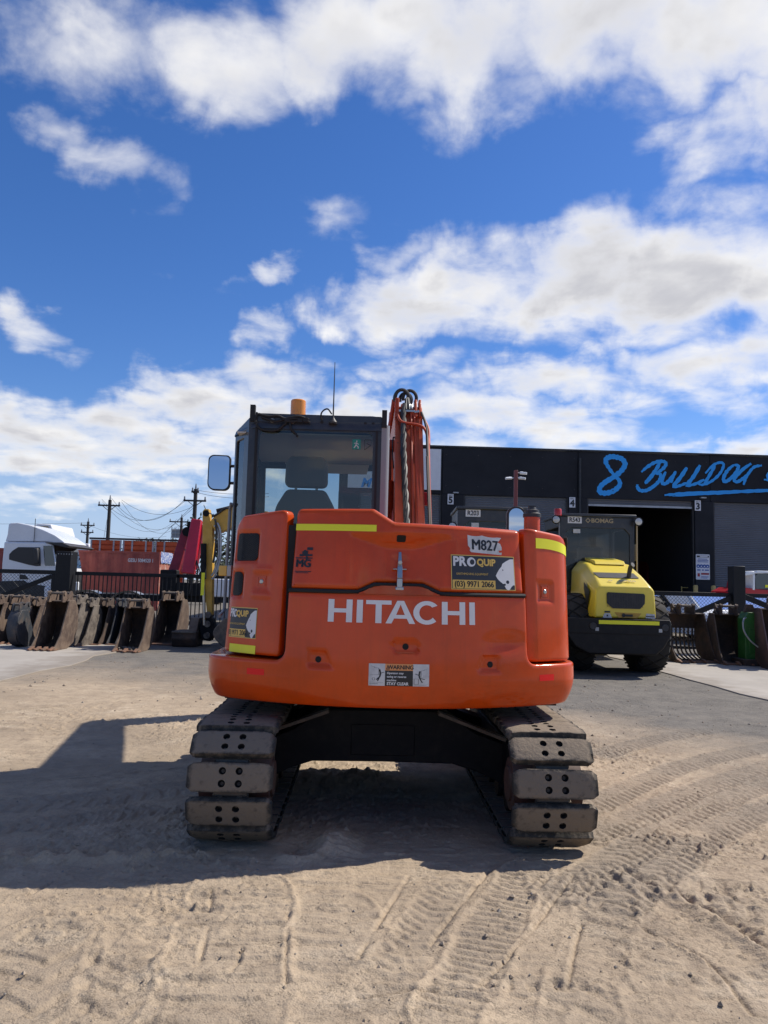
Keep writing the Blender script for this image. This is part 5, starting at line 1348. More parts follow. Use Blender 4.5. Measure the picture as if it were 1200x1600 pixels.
    for k, (px, py, sx) in enumerate(((815, 739, 1), (797, 747, -1), (813, 747, 1))):
        c = P(px, py, 13.4)-Vector((a.x, 13.5, 0)); q = MB(); e = c+Vector((sx*.12, -.06, -.02)); q.cyl(c-Vector((sx*.04, 0, 0)), e, .032, 12); cm_ = q.build('camera_body', 'sign_white', ms, 40)
        q = MB(); q.cyl((sx*.04, 0, c.z+.02), tuple(c), .012, 8); q.lathe([(.0001, -.03), (.035, -.03), (.035, .03), (.0001, .03)], c, (1, 0, 0), 12); q.build('camera_bracket', 'sign_white', cm_, 40)
build_building()
# ------------------------------------------------------------------ digging buckets
mat('rust_shaded_inside', (.022, .015, .012), .9, col2=(.055, .034, .024), vscale=4, bump=.4, bscale=40, dust=.12)  # shell rust made darker, the shade of the open mouth put into its colour
def bucket(name, label, px0, px1, py, Y, h, mt, rz=rad(-3), teeth=4, group='digger buckets lined up before the picket fence', dep=.72, skel=False, lip='tooth_rust', back=False, rubble=False):
    a, b = P(px0, py, Y), P(px1, py, Y); cx = (a.x+b.x)/2; w = max(.22, (.86 if px0 < 300 else 1)*(b.x-a.x)-.5*dep*abs(math.sin(rz+math.atan2(cx-CAM.x, Y-CAM.y))))
    o = thing(name, label, 'bucket', (cx, Y, .018 if (cx < -5.2 or cx > 5.7) and Y < 11 else 0), rz+(math.pi if back else 0), group)
    d = dep; rn = random.Random(int(px0*7+px1))
    side = fillet([(-.06*d, h*.83), (-.26*d, h*.55), (-.50*d, h*.22), (-.80*d, .03), (-.55*d, 0), (-.05*d, .0), (.34*d, .10*h), (.52*d, .36*h), (.50*d, .66*h), (.30*d, .83*h)], [.03, .2, .2, .02, .02, .15, .2, .2, .15, .06], 4)
    for sx in (-1, 1):
        m = MB(); m.prism(side, sx*w/2-sx*.028, sx*w/2); m.build('side_plate', mt, o, 30, bevel=.004)
    shell = [(-.80*d, .012), (-.5*d, .008), (-.05*d, .015)]+[(.34*d, .10*h), (.47*d, .22*h), (.515*d, .38*h), (.51*d, .56*h), (.45*d, .72*h), (.30*d, .82*h), (.1*d, .825*h), (-.05*d, .82*h)]
    sp = sweep([Vector((p[0], p[1], 0)) for p in shell], 3); m = MB()
    def strip(i0, i1, x0, x1, th=.022):
        q = sp[i0:i1+1]; n = len(q); vs = []
        for i, p in enumerate(q):
            t = q[min(i+1, n-1)]-q[max(i-1, 0)]; t.normalize(); nn = Vector((-t.y, t.x, 0))
            for x in (x0, x1):
                vs += [(x, p.x, p.y), (x, p.x+nn.x*th, p.y+nn.y*th)]
        fs = []
        for i in range(n-1):
            k = 4*i; fs += [(k, k+2, k+6, k+4), (k+1, k+5, k+7, k+3), (k, k+4, k+5, k+1), (k+2, k+3, k+7, k+6)]
        fs += [(0, 1, 3, 2), (4*n-4, 4*n-2, 4*n-1, 4*n-3)]; m.add(vs, fs)
    x0, x1 = -w/2+.028, w/2-.028
    if not skel:
        strip(0, len(sp)-1, x0, x1); m.build('shell', 'rust_shaded_inside' if mt != 'worn_blue' else mt, o, 45)
    else:
        strip(0, 4, x0, x1); strip(len(sp)-13, len(sp)-1, x0, x1); m.build('shell', mt, o, 45)
        nb = 9
        for k in range(nb):
            m = MB(); xx = x0+(x1-x0)*(k+.5)/nb; strip(4, len(sp)-13, xx-.014, xx+.014, .03); m.build('sieve_bar', mt, o, 40)
        for zz in (.34, .56):
            m = MB(); m.cyl((x0, .50*d, zz*h), (x1, .50*d, zz*h), .014, 8); m.build('cross_bar', mt, o, 40)
    m = MB(); m.beam((0, -.80*d-.03, .02), (0, -.62*d, .02), w+.01, .03); m.build('cutting_edge', lip, o, 30, bevel=.004)
    for k in range(teeth):
        m = MB(); xx = -w/2+.04+(w-.08)*k/max(1, teeth-1); m.beam((xx, -.72*d, .045), (xx, -.72*d-.19, .022), .075, .07, w2=.045, h2=.022); m.build('tooth', lip, o, 30, bevel=.006)
    ew = min(w*.30, .16)
    for sx in (-1, 1):
        m = MB(); ear = fillet([(-.26*d, .80*h), (-.22*d, .97*h), (-.10*d, h), (.03*d, .93*h), (.16*d, .93*h), (.28*d, h), (.36*d, .95*h), (.36*d, .80*h)], .03)
        m.prism(ear, sx*ew-.014, sx*ew+.014); m.lathe([(.0001, -.03), (.045, -.03), (.045, .03), (.0001, .03)], (sx*ew, -.15*d, .955*h), (1, 0, 0), 12); m.build('hinge_ear', mt, o, 40)
    for yy in (-.15*d, .28*d):
        m = MB(); m.cyl((-ew, yy, .955*h), (ew, yy, .955*h), .026, 10); m.build('pin', 'rust_grey', o, 40)
    if w > .45:
        for sx in (-1, 1):
            m = MB(); m.prism([(-.1*d, .82*h), (.3*d, .82*h), (.1*d, .90*h)], sx*(ew+.06)-.01, sx*(ew+.06)+.01); m.build('gusset', mt, o, 30)
    if rubble:
        m = MB(); rr = random.Random(4)
        for k in range(26):
            c = Vector((rr.uniform(-w/2, w/2), rr.uniform(-.8*d, -.3*d), rr.uniform(.02, .07))); s = rr.uniform(.03, .07)
            m.box(c, (s*rr.uniform(.8, 1.6), s, s*.7), rot=Matrix.Rotation(rr.uniform(0, 3), 3, 'Z') @ Matrix.Rotation(rr.uniform(0, 1), 3, 'X'))
        tag(m.build('mud_clods', 'rust_grey', o, 30, bevel=.008), kind='stuff')
    return o
bucket('bucket', 'brown bucket at the end of the row past the narrow trenching bucket', -22, 14, 1003, 11.0, 1.05, 'rust', teeth=3)
bucket('bucket', 'brown toothed bucket directly behind the narrow dark trenching bucket', 2, 50, 1003, 11.3, 1.05, 'rust', teeth=3)
bucket('trenching_bucket', 'narrow dark blue trenching bucket turned to show its worn curved back', 17, 45, 1008, 10.2, .90, 'worn_blue', teeth=2, back=True)
bucket('bucket', 'narrow rusty bucket between the trenching bucket and the wide four-toothed bucket', 44, 67, 1003, 11.1, 1.02, 'rust', rz=rad(-9), teeth=2)
bucket('bucket', 'small dark bucket tucked behind the wide four-toothed bucket', 56, 80, 1000, 12.3, .98, 'rust_dark', rz=rad(4), teeth=2)
bucket('bucket', 'wide brown four-toothed bucket with its open mouth to the dirt lane', 58, 117, 1014, 10.1, 1.16, 'rust', teeth=4, dep=.78)
bucket('bucket', 'scarred grey-brown bucket close beside the wide four-toothed bucket', 98, 136, 1008, 10.9, 1.08, 'rust_grey', rz=rad(-10), teeth=3)
bucket('bucket', 'slim pale-sided bucket, second beyond the wide four-toothed bucket', 126, 150, 1006, 11.2, 1.03, 'rust_grey', rz=rad(-7), teeth=2)
bucket('bucket', 'dark smooth-lipped bucket in front of the crane truck mudguards', 148, 177, 1003, 11.6, 1.02, 'rust_dark', teeth=0)
bucket('bucket', 'narrow black bucket touching the bucket with mud clods', 174, 202, 1003, 11.7, 1.02, 'worn_blue', teeth=0)
bucket('bucket', 'rusty bucket with mud clods along its lip', 184, 240, 1013, 10.3, 1.06, 'rust', teeth=3, rubble=True)
bucket('bucket', 'tall wide smooth-lipped bucket nearest the yellow excavator arm', 238, 293, 1004, 12.2, 1.20, 'rust', rz=rad(-5), teeth=0, dep=.85)
RG = 'buckets standing beside the yellow roller'
bucket('sieve_bucket', 'rusty skeleton sieve bucket with open bars beside the yellow roller', 1030, 1108, 1036, 10.8, 1.22, 'rust_dark', teeth=4, skel=True, group=RG, dep=.7, rz=rad(6))
bucket('bucket', 'deep brown toothed bucket between the sieve bucket and the green attachment', 1110, 1163, 1040, 10.5, 1.24, 'rust_dark', rz=rad(-4), teeth=3, group=RG, dep=.7)
bucket('bucket', 'tall dark steel bucket standing against the green attachment', 1184, 1262, 1048, 9.6, 1.42, 'plate_brown', rz=rad(-8), teeth=3, group=RG, dep=.9)

def green_attachment():
    c = P(1172, 1045, 10.1); o = thing('hydraulic_attachment', 'green hydraulic attachment with a grey hose between two rusty buckets', 'attachment', (c.x, 10.1, .018))
    m = MB(); m.prism(fillet([(-.17, .12), (.17, .12), (.17, .95), (.10, 1.08), (-.10, 1.08), (-.17, .95)], .03), -.16, .16, 'y'); m.build('housing', 'attach_green', o, 35, bevel=.01)
    m = MB(); m.span((-.26, -.26, 0), (.26, .26, .13)); m.build('base_plate', 'rust_dark', o, 30, bevel=.01)
    m = MB(); m.box((0, -.165, .5), (.20, .02, .5)); m.build('cover', 'attach_green', o, 30, bevel=.008)
    m = MB(); m.prism([(-.12, 1.08), (.12, 1.08), (.06, 1.24), (-.06, 1.24)], -.05, .05, 'y'); m.build('lug', 'rust_dark', o, 30, bevel=.006)
    m = MB(); m.tube(sweep([(-.10, -.12, .98), (-.22, -.2, .92), (-.24, -.25, .72), (-.14, -.3, .52), (.02, -.34, .38), (.20, -.4, .22)], 8), .018, 8); m.build('hose', 'galv', o, 40)
green_attachment()

# ------------------------------------------------------------------ fences
def chainlink(parent, x0, x1, z0, z1, y, name='chain_link'):
    m = MB(); st = .062
    for dg in (1, -1):
        c = x0-(z1-z0)
        while c < x1+(z1-z0):
            # x = c + dg*(z - z0)
            pts = []
            for xx, zz in ((c, z0), (c+dg*(z1-z0), z1)): pts.append((xx, zz))
            (xa, za), (xb, zb) = pts
            def clip(xa, za, xb, zb):
                t0, t1 = 0., 1.; dx = xb-xa
                for lim, s in ((x0, 1), (x1, -1)):
                    va = (xa-lim)*s; vb = (xb-lim)*s
                    if va < 0 and vb < 0: return None
                    if va < 0: t0 = max(t0, va/(va-vb))
                    elif vb < 0: t1 = min(t1, va/(va-vb))
                if t1 <= t0: return None
                return [(xa+dx*t, za+(zb-za)*t) for t in (t0, t1)]
            r = clip(xa, za, xb, zb)
            if r: m.tube([(r[0][0], y+dg*.003, r[0][1]), (r[1][0], y+dg*.003, r[1][1])], .0045, 3, 0, False)
            c += st*1.414
    return tag(m.build(name, 'fence_black', parent, 0), kind='stuff')
FY = 13.6
def build_fences():
    z1 = P(200, 895, FY).z; z0 = .12
    xa, xb = P(118, 900, FY).x, P(440, 900, FY).x
    f = thing('picket_fence', 'black steel picket fence behind the digger buckets', 'fence', (xa, FY, 0))
    m = MB(); m.span((0, -.03, z1-.09), (xb-xa, .03, z1)); m.build('rail', 'fence_black', f, 30, bevel=.006); m = MB(); m.span((0, -.025, z0), (xb-xa, .025, z0+.06)); m.build('rail', 'fence_black', f, 30, bevel=.006)
    m = MB(); m.span((-.0105, -.0105, z0+.05), (.0105, .0105, z1-.06)); pk = m.build('picket', 'fence_black', f, 0); n = int((xb-xa)/.105)
    for k in range(n):
        c = pk if k == 0 else pk.copy()
        if k: COL.objects.link(c); c.parent = f
        c.location = (.06+k*.105, 0, 0)
    for xx in (2.55, xb-xa): m = MB(); m.span((xx-.03, -.03, 0), (xx+.03, .03, z1-.02)); m.build('post', 'fence_black', f, 0)
    # gate leaf with mesh and brace, left of the black pillar
    g0, g1 = P(-60, 900, FY-.15).x, P(87, 900, FY-.15).x; zt = P(40, 890, FY-.15).z
    f = thing('mesh_gate', 'black chain-link gate leaf with diagonal brace in front of the white truck', 'gate', (g0, FY-.15, 0)); w = g1-g0
    for nm, a, b, h in (('rail', (0, 0, zt-.05), (w, 0, zt-.05), .10), ('rail', (0, 0, .2), (w, 0, .2), .08), ('stile', (w-.05, 0, .15), (w-.05, 0, zt-.1), .09), ('stile', (.05, 0, .15), (.05, 0, zt-.1), .09), ('brace', (.1, .001, .55), (w-.1, .001, zt-.15), .11)):
        m = MB(); m.beam(a, b, .05, h) if nm != 'stile' else m.beam(a, b, h, .05); m.build(nm, 'fence_black', f, 30, bevel=.006)
    chainlink(f, .08, w-.08, .24, zt-.1, .035)
    a, b = P(89, 932, FY), P(117, 862, FY); m = MB(); m.span((a.x, FY-.22, 0), (b.x, FY+.22, b.z)); o = m.build('gate_pillar', 'fence_black', None, 30, bevel=.012); tag(o, 'wide black steel gate pillar between the mesh gate and picket fence', 'pillar')
    m = MB()
    for k in range(6): m.lathe([(.0001, -.006), (.012, -.006), (.012, 0)], (a.x+.06+k*.066, FY-.2205, b.z-.07), (0, 1, 0), 8)
    tag(m.build('rivet', 'galv', o, 30), kind='stuff')
    # right side: rail fence, thick post and two braces
    y = 12.9; za = P(1080, 925, y).z
    xs = [P(p, 930, y).x for p in (905, 1142, 1161, 1330)]
    f = thing('mesh_fence', 'low black chain-link fence with angled braces behind the sieve bucket', 'fence', (xs[0], y, 0)); ox = xs[0]
    for x0, x1 in ((xs[0], xs[1]), (xs[2], xs[3])):
        m = MB(); m.span((x0-ox, -.03, za-.10), (x1-ox, .03, za)); m.build('rail', 'fence_black', f, 30, bevel=.006); m = MB(); m.span((x0-ox, -.03, .1), (x1-ox, .03, .17)); m.build('rail', 'fence_black', f, 30, bevel=.006)
        chainlink(f, x0-ox, x1-ox, .17, za-.1, .03)
    a, b = P(1062, 968, y), P(1142, 934, y); m = MB(); m.beam((a.x-ox, -.035, a.z), (b.x-ox, -.035, b.z), .05, .13); m.build('brace', 'fence_black', f, 30, bevel=.006)
    a, b = P(1161, 932, y), P(1205, 950, y); m = MB(); m.beam((a.x-ox, -.035, a.z), (b.x-ox, -.035, b.z), .05, .13); m.build('brace', 'fence_black', f, 30, bevel=.006)
    for xx in (.1, 1.7, xs[3]-ox): m = MB(); m.span((xx-.03, -.025, 0), (xx+.03, .025, za-.05)); m.build('post', 'fence_black', f, 0)
    a, b = P(1142, 955, y), P(1160, 885, y); m = MB(); m.span((a.x, y-.15, 0), (b.x, y+.15, b.z)); tag(m.build('fence_post', 'fence_black', None, 30, bevel=.01), 'thick black square fence post where the two braces meet', 'post')
build_fences()

# ------------------------------------------------------------------ vehicles and plant
def wheel(parent, c, r, w, axis=(1, 0, 0), rim='galv', name='wheel', lugs=0):
    ax = Vector(axis); m = MB(); m.lathe([(r*.55, -w/2), (r*.86, -w/2), (r*.97, -w*.42), (r, -w*.25), (r, w*.25), (r*.97, w*.42), (r*.86, w/2), (r*.55, w/2), (r*.55, -w/2)], c, ax, 36)
    o = m.build(name, 'tyre', parent, 40)
    m = MB(); m.lathe([(.0001, -w*.25), (r*.2, -w*.28), (r*.45, -w*.2), (r*.56, -w*.42), (r*.56, w*.42), (r*.45, w*.2), (r*.2, w*.28), (.0001, w*.25)], c, ax, 24); m.build('rim', rim, o, 40)
    if lugs:
        m = MB(); u = Vector((0, 0, 1)); v = ax.cross(u)
        for dg in (1, -1):
            for k in range(lugs):
                pts = []
                for j in range(7):
                    t = -.5+j/6; a = 2*math.pi*k/lugs+dg*t*.62; pts.append(Vector(c)+ax*(t*w*.98)+(u*math.cos(a)+v*math.sin(a))*(r*(1.0-.06*(2*abs(t))**4)))
                m.tube(pts, .016, 5)
        # diamond blocks stand between these grooves
        tag(m.build('tread_groove', 'bolt_hole', o, 40), kind='stuff')
    return o

def hexa(m, secs, mi=0):
    """loft of equal-length outlines"""
    n = len(secs[0]); vs = [p for s in secs for p in s]; fs = []
    for i in range(len(secs)-1):
        for j in range(n): fs.append((i*n+j, i*n+(j+1) % n, (i+1)*n+(j+1) % n, (i+1)*n+j))
    fs.append(tuple(range(n-1, -1, -1))); fs.append(tuple((len(secs)-1)*n+j for j in range(n))); m.add(vs, fs, mi)

def road_roller(label, loc, rz, plate, brand=True, scale=1.0, cabw=.74, cabz=2.92, bw=.92, tyx=.76, bl=None, hoodw=1.0, cabx=0.0):
    bl = bl or bw
    o = thing('road_roller', label, 'roller', loc, rz, 'single-drum rollers'); o.scale = (scale,)*3
    def sec(y, hb, hs, zs, ht, zt, zb=1.0):
        return [(-hb, y, zb), (-hs-.02, y, (zb+zs)/2), (-hs, y, zs), (-ht, y, zt), (ht, y, zt), (hs, y, zs), (hs+.02, y, (zb+zs)/2), (hb, y, zb)]
    m = MB(); hexa(m, [sec(0, .615, .585, 1.48, .50, 1.545), sec(.10, .635, .60, 1.51, .505, 1.60), sec(.45, .64, .60, 1.60, .49, 1.76), sec(1.05, .645, .60, 1.78, .46, 1.97), sec(1.7, .645, .60, 1.86, .43, 2.04)])
    hd = m.build('engine_hood', 'roller_yellow', o, 30, bevel=.03, seg=3)
    m = MB(); m.holed([fillet([(-.36, 1.445), (.37, 1.43), (.39, 1.40), (.385, 1.26), (.29, 1.165), (-.26, 1.165), (-.375, 1.255), (-.38, 1.42)], .02)], lambda u, v, t: (u, -.012+t-.02*0, v), 0, -.006); gr = m.build('rear_grille', 'black_plastic', hd, 30)
    m = MB()
    for k in range(22): m.span((-.36+.033*k, -.022, 1.19), (-.354+.033*k, -.016, 1.42))
    tag(m.build('grille_mesh', 'charcoal_vinyl', gr, 0), kind='stuff')
    def slope(y): return 1.60+(y-.10)*(1.76-1.60)/.35 if y < .45 else 1.76+(y-.45)*.35
    m = MB(); m.add([(-.42, .30, slope(.30)+.012), (.40, .30, slope(.30)+.012), (.36, .52, slope(.52)+.012), (-.50, .52, slope(.52)+.014)], [(0, 1, 2, 3)]); m.build('top_vent', 'black_plastic', hd, 30)
    m = MB(); m.tube(sweep([(.20, .36, 1.62), (.205, .34, 1.78), (.22, .30, 1.90), (.245, .24, 1.945)], 6), .045, 12); m.build('exhaust_stub', 'black_plastic', hd, 40)
    m = MB(); m.prism([(.95, 1.955), (1.7, 2.05), (1.7, 2.11), (1.05, 2.03)], -.30, .36); m.build('hood_blister', 'roller_yellow', hd, 30, bevel=.015)
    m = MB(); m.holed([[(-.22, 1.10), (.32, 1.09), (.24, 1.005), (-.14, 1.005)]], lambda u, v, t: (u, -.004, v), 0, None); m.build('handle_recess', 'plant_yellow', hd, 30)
    m = MB(); m.cyl((-.04, -.02, 1.05), (-.04, .02, 1.05), .035, 12); m.beam((-.02, -.018, 1.05), (.14, -.018, 1.05), .02, .035); m.build('hood_handle', 'black_plastic', hd, 30)
    m = MB(); m.add([(x, -.006, z) for x, z in ((.40, 1.01), (.60, 1.0), (.59, 1.08), (.42, 1.09))], [(0, 1, 2, 3)], 0); m.add([(x, -.006, z) for x, z in ((-.46, 1.0), (-.27, 1.0), (-.31, 1.08), (-.42, 1.08))], [(0, 1, 2, 3)], 0)
    m.add([(x, -.007, z) for x, z in ((-.42, 1.09), (-.31, 1.09), (-.31, 1.12), (-.42, 1.12))], [(0, 1, 2, 3)], 1); m.add([(x, -.008, z) for x, z in ((.41, 1.035), (.58, 1.03), (.58, 1.045), (.41, 1.05))], [(0, 1, 2, 3)], 1)
    m.add([(x, -.008, z) for x, z in ((-.38, 1.025), (-.35, 1.025), (-.35, 1.055), (-.38, 1.055))], [(0, 1, 2, 3)], 1); m.build('hood_sticker', ['white_dirty', 'black_vinyl'], hd, 0)
    m = MB(); m.holed([[(.25, 1.45), (.62, 1.62), (.62, 1.50), (.40, 1.10)]], lambda u, v, t: (-.642-t, u, v), 0, .006); m.build('side_vent', 'black_plastic', hd, 30)
    if brand:
        m = MB(); sl = lambda u, v: (u, .155+v*.9, slope(.155+v*.9)+.006+.02)
        text_mesh('BOMAG', .085, lambda u, v: sl(.10+u, v), m, 0, bold=.003, xs=1.1)
        fill_loops(m, [[(-.30, 0), (-.25, .035), (-.20, 0), (-.25, -.035)], [(-.275, 0), (-.25, .018), (-.225, 0), (-.25, -.018)]], sl); m.build('brand_lettering', 'brown_bronze', hd, 0)
    hd.scale = (hoodw, 1, 1)
    # counterweight bumper
    m = MB(); fr = [(-bl, .98), (-bl, .72), (-bl*.85, .50), (-bl*.63, .38), (bw*.63, .38), (bw*.82, .50), (bw, .72), (bw, .98)]
    m.prism(fr, -.18, .55, 'y'); bp = m.build('rear_bumper', 'bumper_black', o, 30, bevel=.03, seg=3)
    m = MB(); m.span((-bl+.03, -.195, .735), (bw-.03, -.178, .99)); m.build('bumper_panel', 'bumper_black', bp, 30, bevel=.006)
    m = MB(); m.span((-.52, -.203, .90), (.52, -.197, .965)); m.build('reflective_strip', 'yellow_reflect', bp, 0)
    for x in (-.55, .54): m = MB(); m.span((x-.03, -.203, .78), (x+.03, -.197, .84)); m.build('tie_plate', 'galv', bp, 0)
    for x in (-bw+.12, bw-.12): m = MB(); m.lathe([(.0001, -.016), (.055, -.016), (.065, 0)], (x, -.196, .86), (0, 1, 0), 16); m.build('tail_lamp', 'black_plastic', bp, 40)
    for sx in (-1, 1): wheel(o, (sx*tyx, .95, .70), .70, .54, lugs=16)
    m = MB(); m.span((-.5, .1, .5), (.5, 3.0, 1.0)); m.span((-.5, 1.7, 1.0), (.5, 3.1, 1.5)); m.build('chassis', 'under_frame', o, 30)
    # cab
    w = cabw; y0, y1 = 1.75, 3.15; z0 = 1.45; z1 = cabz
    m = MB(); m.span((-w-.03, y0-.05, z1+.002), (w+.03, y1+.1, z1+.06)); cb = m.build('cab', 'cab_black', o, 30, bevel=.012)
    XZ = lambda yy: (lambda u, v, t: (u, yy+t, v))
    m = MB(); m.holed([[(-w, z0), (w, z0), (w, z1), (-w, z1)], fillet([(-w+.10, z0+.1), (w-.09, z0+.1), (w-.09, z1-.34), (w-.20, z1-.22), (-w+.22, z1-.22), (-w+.10, z1-.34)], .03)], XZ(y0), 0, .06); m.build('rear_frame', 'cab_black', cb, 30, bevel=.008)
    m = MB(); m.holed([[(-w, z0), (w, z0), (w, z1), (-w, z1)], rrect(-w+.08, z0+.1, w-.08, z1-.2, .05)], XZ(y1), 0, .06); m.build('front_frame', 'cab_black', cb, 30, bevel=.008)
    for sx in (-1, 1): m = MB(); m.holed([[(y0+.06, z0), (y1, z0), (y1, z1), (y0+.06, z1)], rrect(y0+.14, z0+.1, y1-.1, z1-.2, .05)], lambda u, v, t: (sx*w-sx*t, u, v), 0, .05); m.build('side_frame', 'cab_black', cb, 30, bevel=.008)
    for nm, yy in (('rear_window', y0+.03), ('windscreen', y1+.03)): m = MB(); m.add([(-w+.09, yy, z0+.09), (w-.08, yy, z0+.09), (w-.08, yy, z1-.19), (-w+.09, yy, z1-.19)], [(0, 1, 2, 3)]); m.build(nm, 'clear_glass', cb, 0)
    m = MB(); m.span((-.28, 2.1, 1.5), (.22, 2.3, 2.35)); m.build('seat', 'seat_fabric', cb, 40, bevel=.06)
    m = MB(); m.tube(sweep([(.30, 2.7, 1.5), (.30, 2.75, 2.0), (.05, 2.7, 2.15), (-.2, 2.7, 2.1)], 6), .02, 8); m.build('steering_column', 'cab_grey', cb, 40)
    m = MB(); m.span((-w+.26, y0-.012, z1-.33), (-w+.40, y0-.008, z1-.25)); m.build('window_label', 'white_dirty', cb, 0)
    m = MB(); px = -w+.30; m.span((px-.15, y0-.012, z1-.135), (px+.13, y0-.003, z1+.0)); pl = m.build('fleet_plate', 'white_vinyl', cb, 0)
    m = MB(); text_mesh(plate, .125, lambda u, v: (px-.01+u, y0-.015, z1-.07+v), m, 0, bold=.003, xs=.85); m.build('lettering', 'black_vinyl', pl, 0)
    if brand:
        m = MB(); text_mesh('BOMAG', .115, lambda u, v: (.10+u, y0-.006, z1-.075+v), m, 0, bold=.004, xs=1.08); g = lambda u, v: (u, y0-.006, z1-.07+v)
        fill_loops(m, [[(-.24, 0), (-.185, .055), (-.13, 0), (-.185, -.055)], [(-.215, 0), (-.185, .03), (-.155, 0), (-.185, -.03)]], g); m.build('brand_lettering', 'brown_bronze', cb, 0)
    for sx in (-1, 1):
        c = Vector((sx*(w+.02)-(.09 if sx < 0 else -.02), y0-.12, z1-(.08 if brand else .34))); m = MB(); m.lathe([(.0001, .06), (.05, .06), (.09, 0), (.09, -.03), (.085, -.03)], c, (0, 1, 0), 18); lp = m.build('work_lamp', 'black_plastic', cb, 40)
        m = MB(); m.lathe([(.0001, -.035), (.060, -.032), (.070, -.026)], c, (0, 1, 0), 18); m.build('lamp_glass', 'lamp_glass', lp, 40)
        m = MB(); m.tube([(sx*(w+.03), y0-.06, z1-.1), (sx*(w+.03), y0-.06, z0+.1)], .016, 8); m.build('grab_rail', 'brown_bronze' if sx > 0 else 'cab_grey', cb, 40)
    if brand: m = MB(); m.lathe([(.075, z1+.0), (.075, z1+.12), (.065, z1+.135), (.0001, z1+.14)], (-w-.07, y0-.1, 0), n=18); m.build('beacon', 'red_lens', cb, 40)
    m = MB(); m.span((w+.05, y0+.1, z0+.62), (w+.09, y0+.22, z0+.95)); m.build('side_mirror', 'brown_bronze', cb, 30, bevel=.02)
    cb.location = (cabx, 0, 0)
    # drum in front
    m = MB(); m.cyl((-1.05, 4.7, .75), (1.05, 4.7, .75), .75, 40); m.build('drum', 'track_steel', o, 40)
    for sx in (-1, 1): m = MB(); m.span((sx*1.08, 3.4, .55), (sx*1.22, 5.5, .95)); m.build('drum_frame', 'roller_yellow', o, 30, bevel=.02)
    m = MB(); m.span((-1.2, 3.2, .55), (1.2, 3.5, 1.05)); m.build('yoke', 'roller_yellow', o, 30, bevel=.02)
    return o
r1 = road_roller('yellow single-drum roller with black rear bumper and plate R543 on its cab', (4.40, 7.62, 0), rad(-1.0), 'R543', tyx=.66, bw=.74, bl=1.08, hoodw=.87, cabx=.0)
r2 = road_roller('roller with a narrow black cab and plate R203 behind the orange excavator', (2.16, 6.9, 0), rad(-2), 'R203', brand=False, cabw=.66, cabz=2.93, bw=.86, tyx=.62)

def px_prism(px_list, Y, y0, y1, ox=0, oy=0):
    m = MB(); pts = [(P(a, b, Y).x-ox, P(a, b, Y).z) for a, b in px_list]; m.prism(pts, y0, y1, 'y'); return m

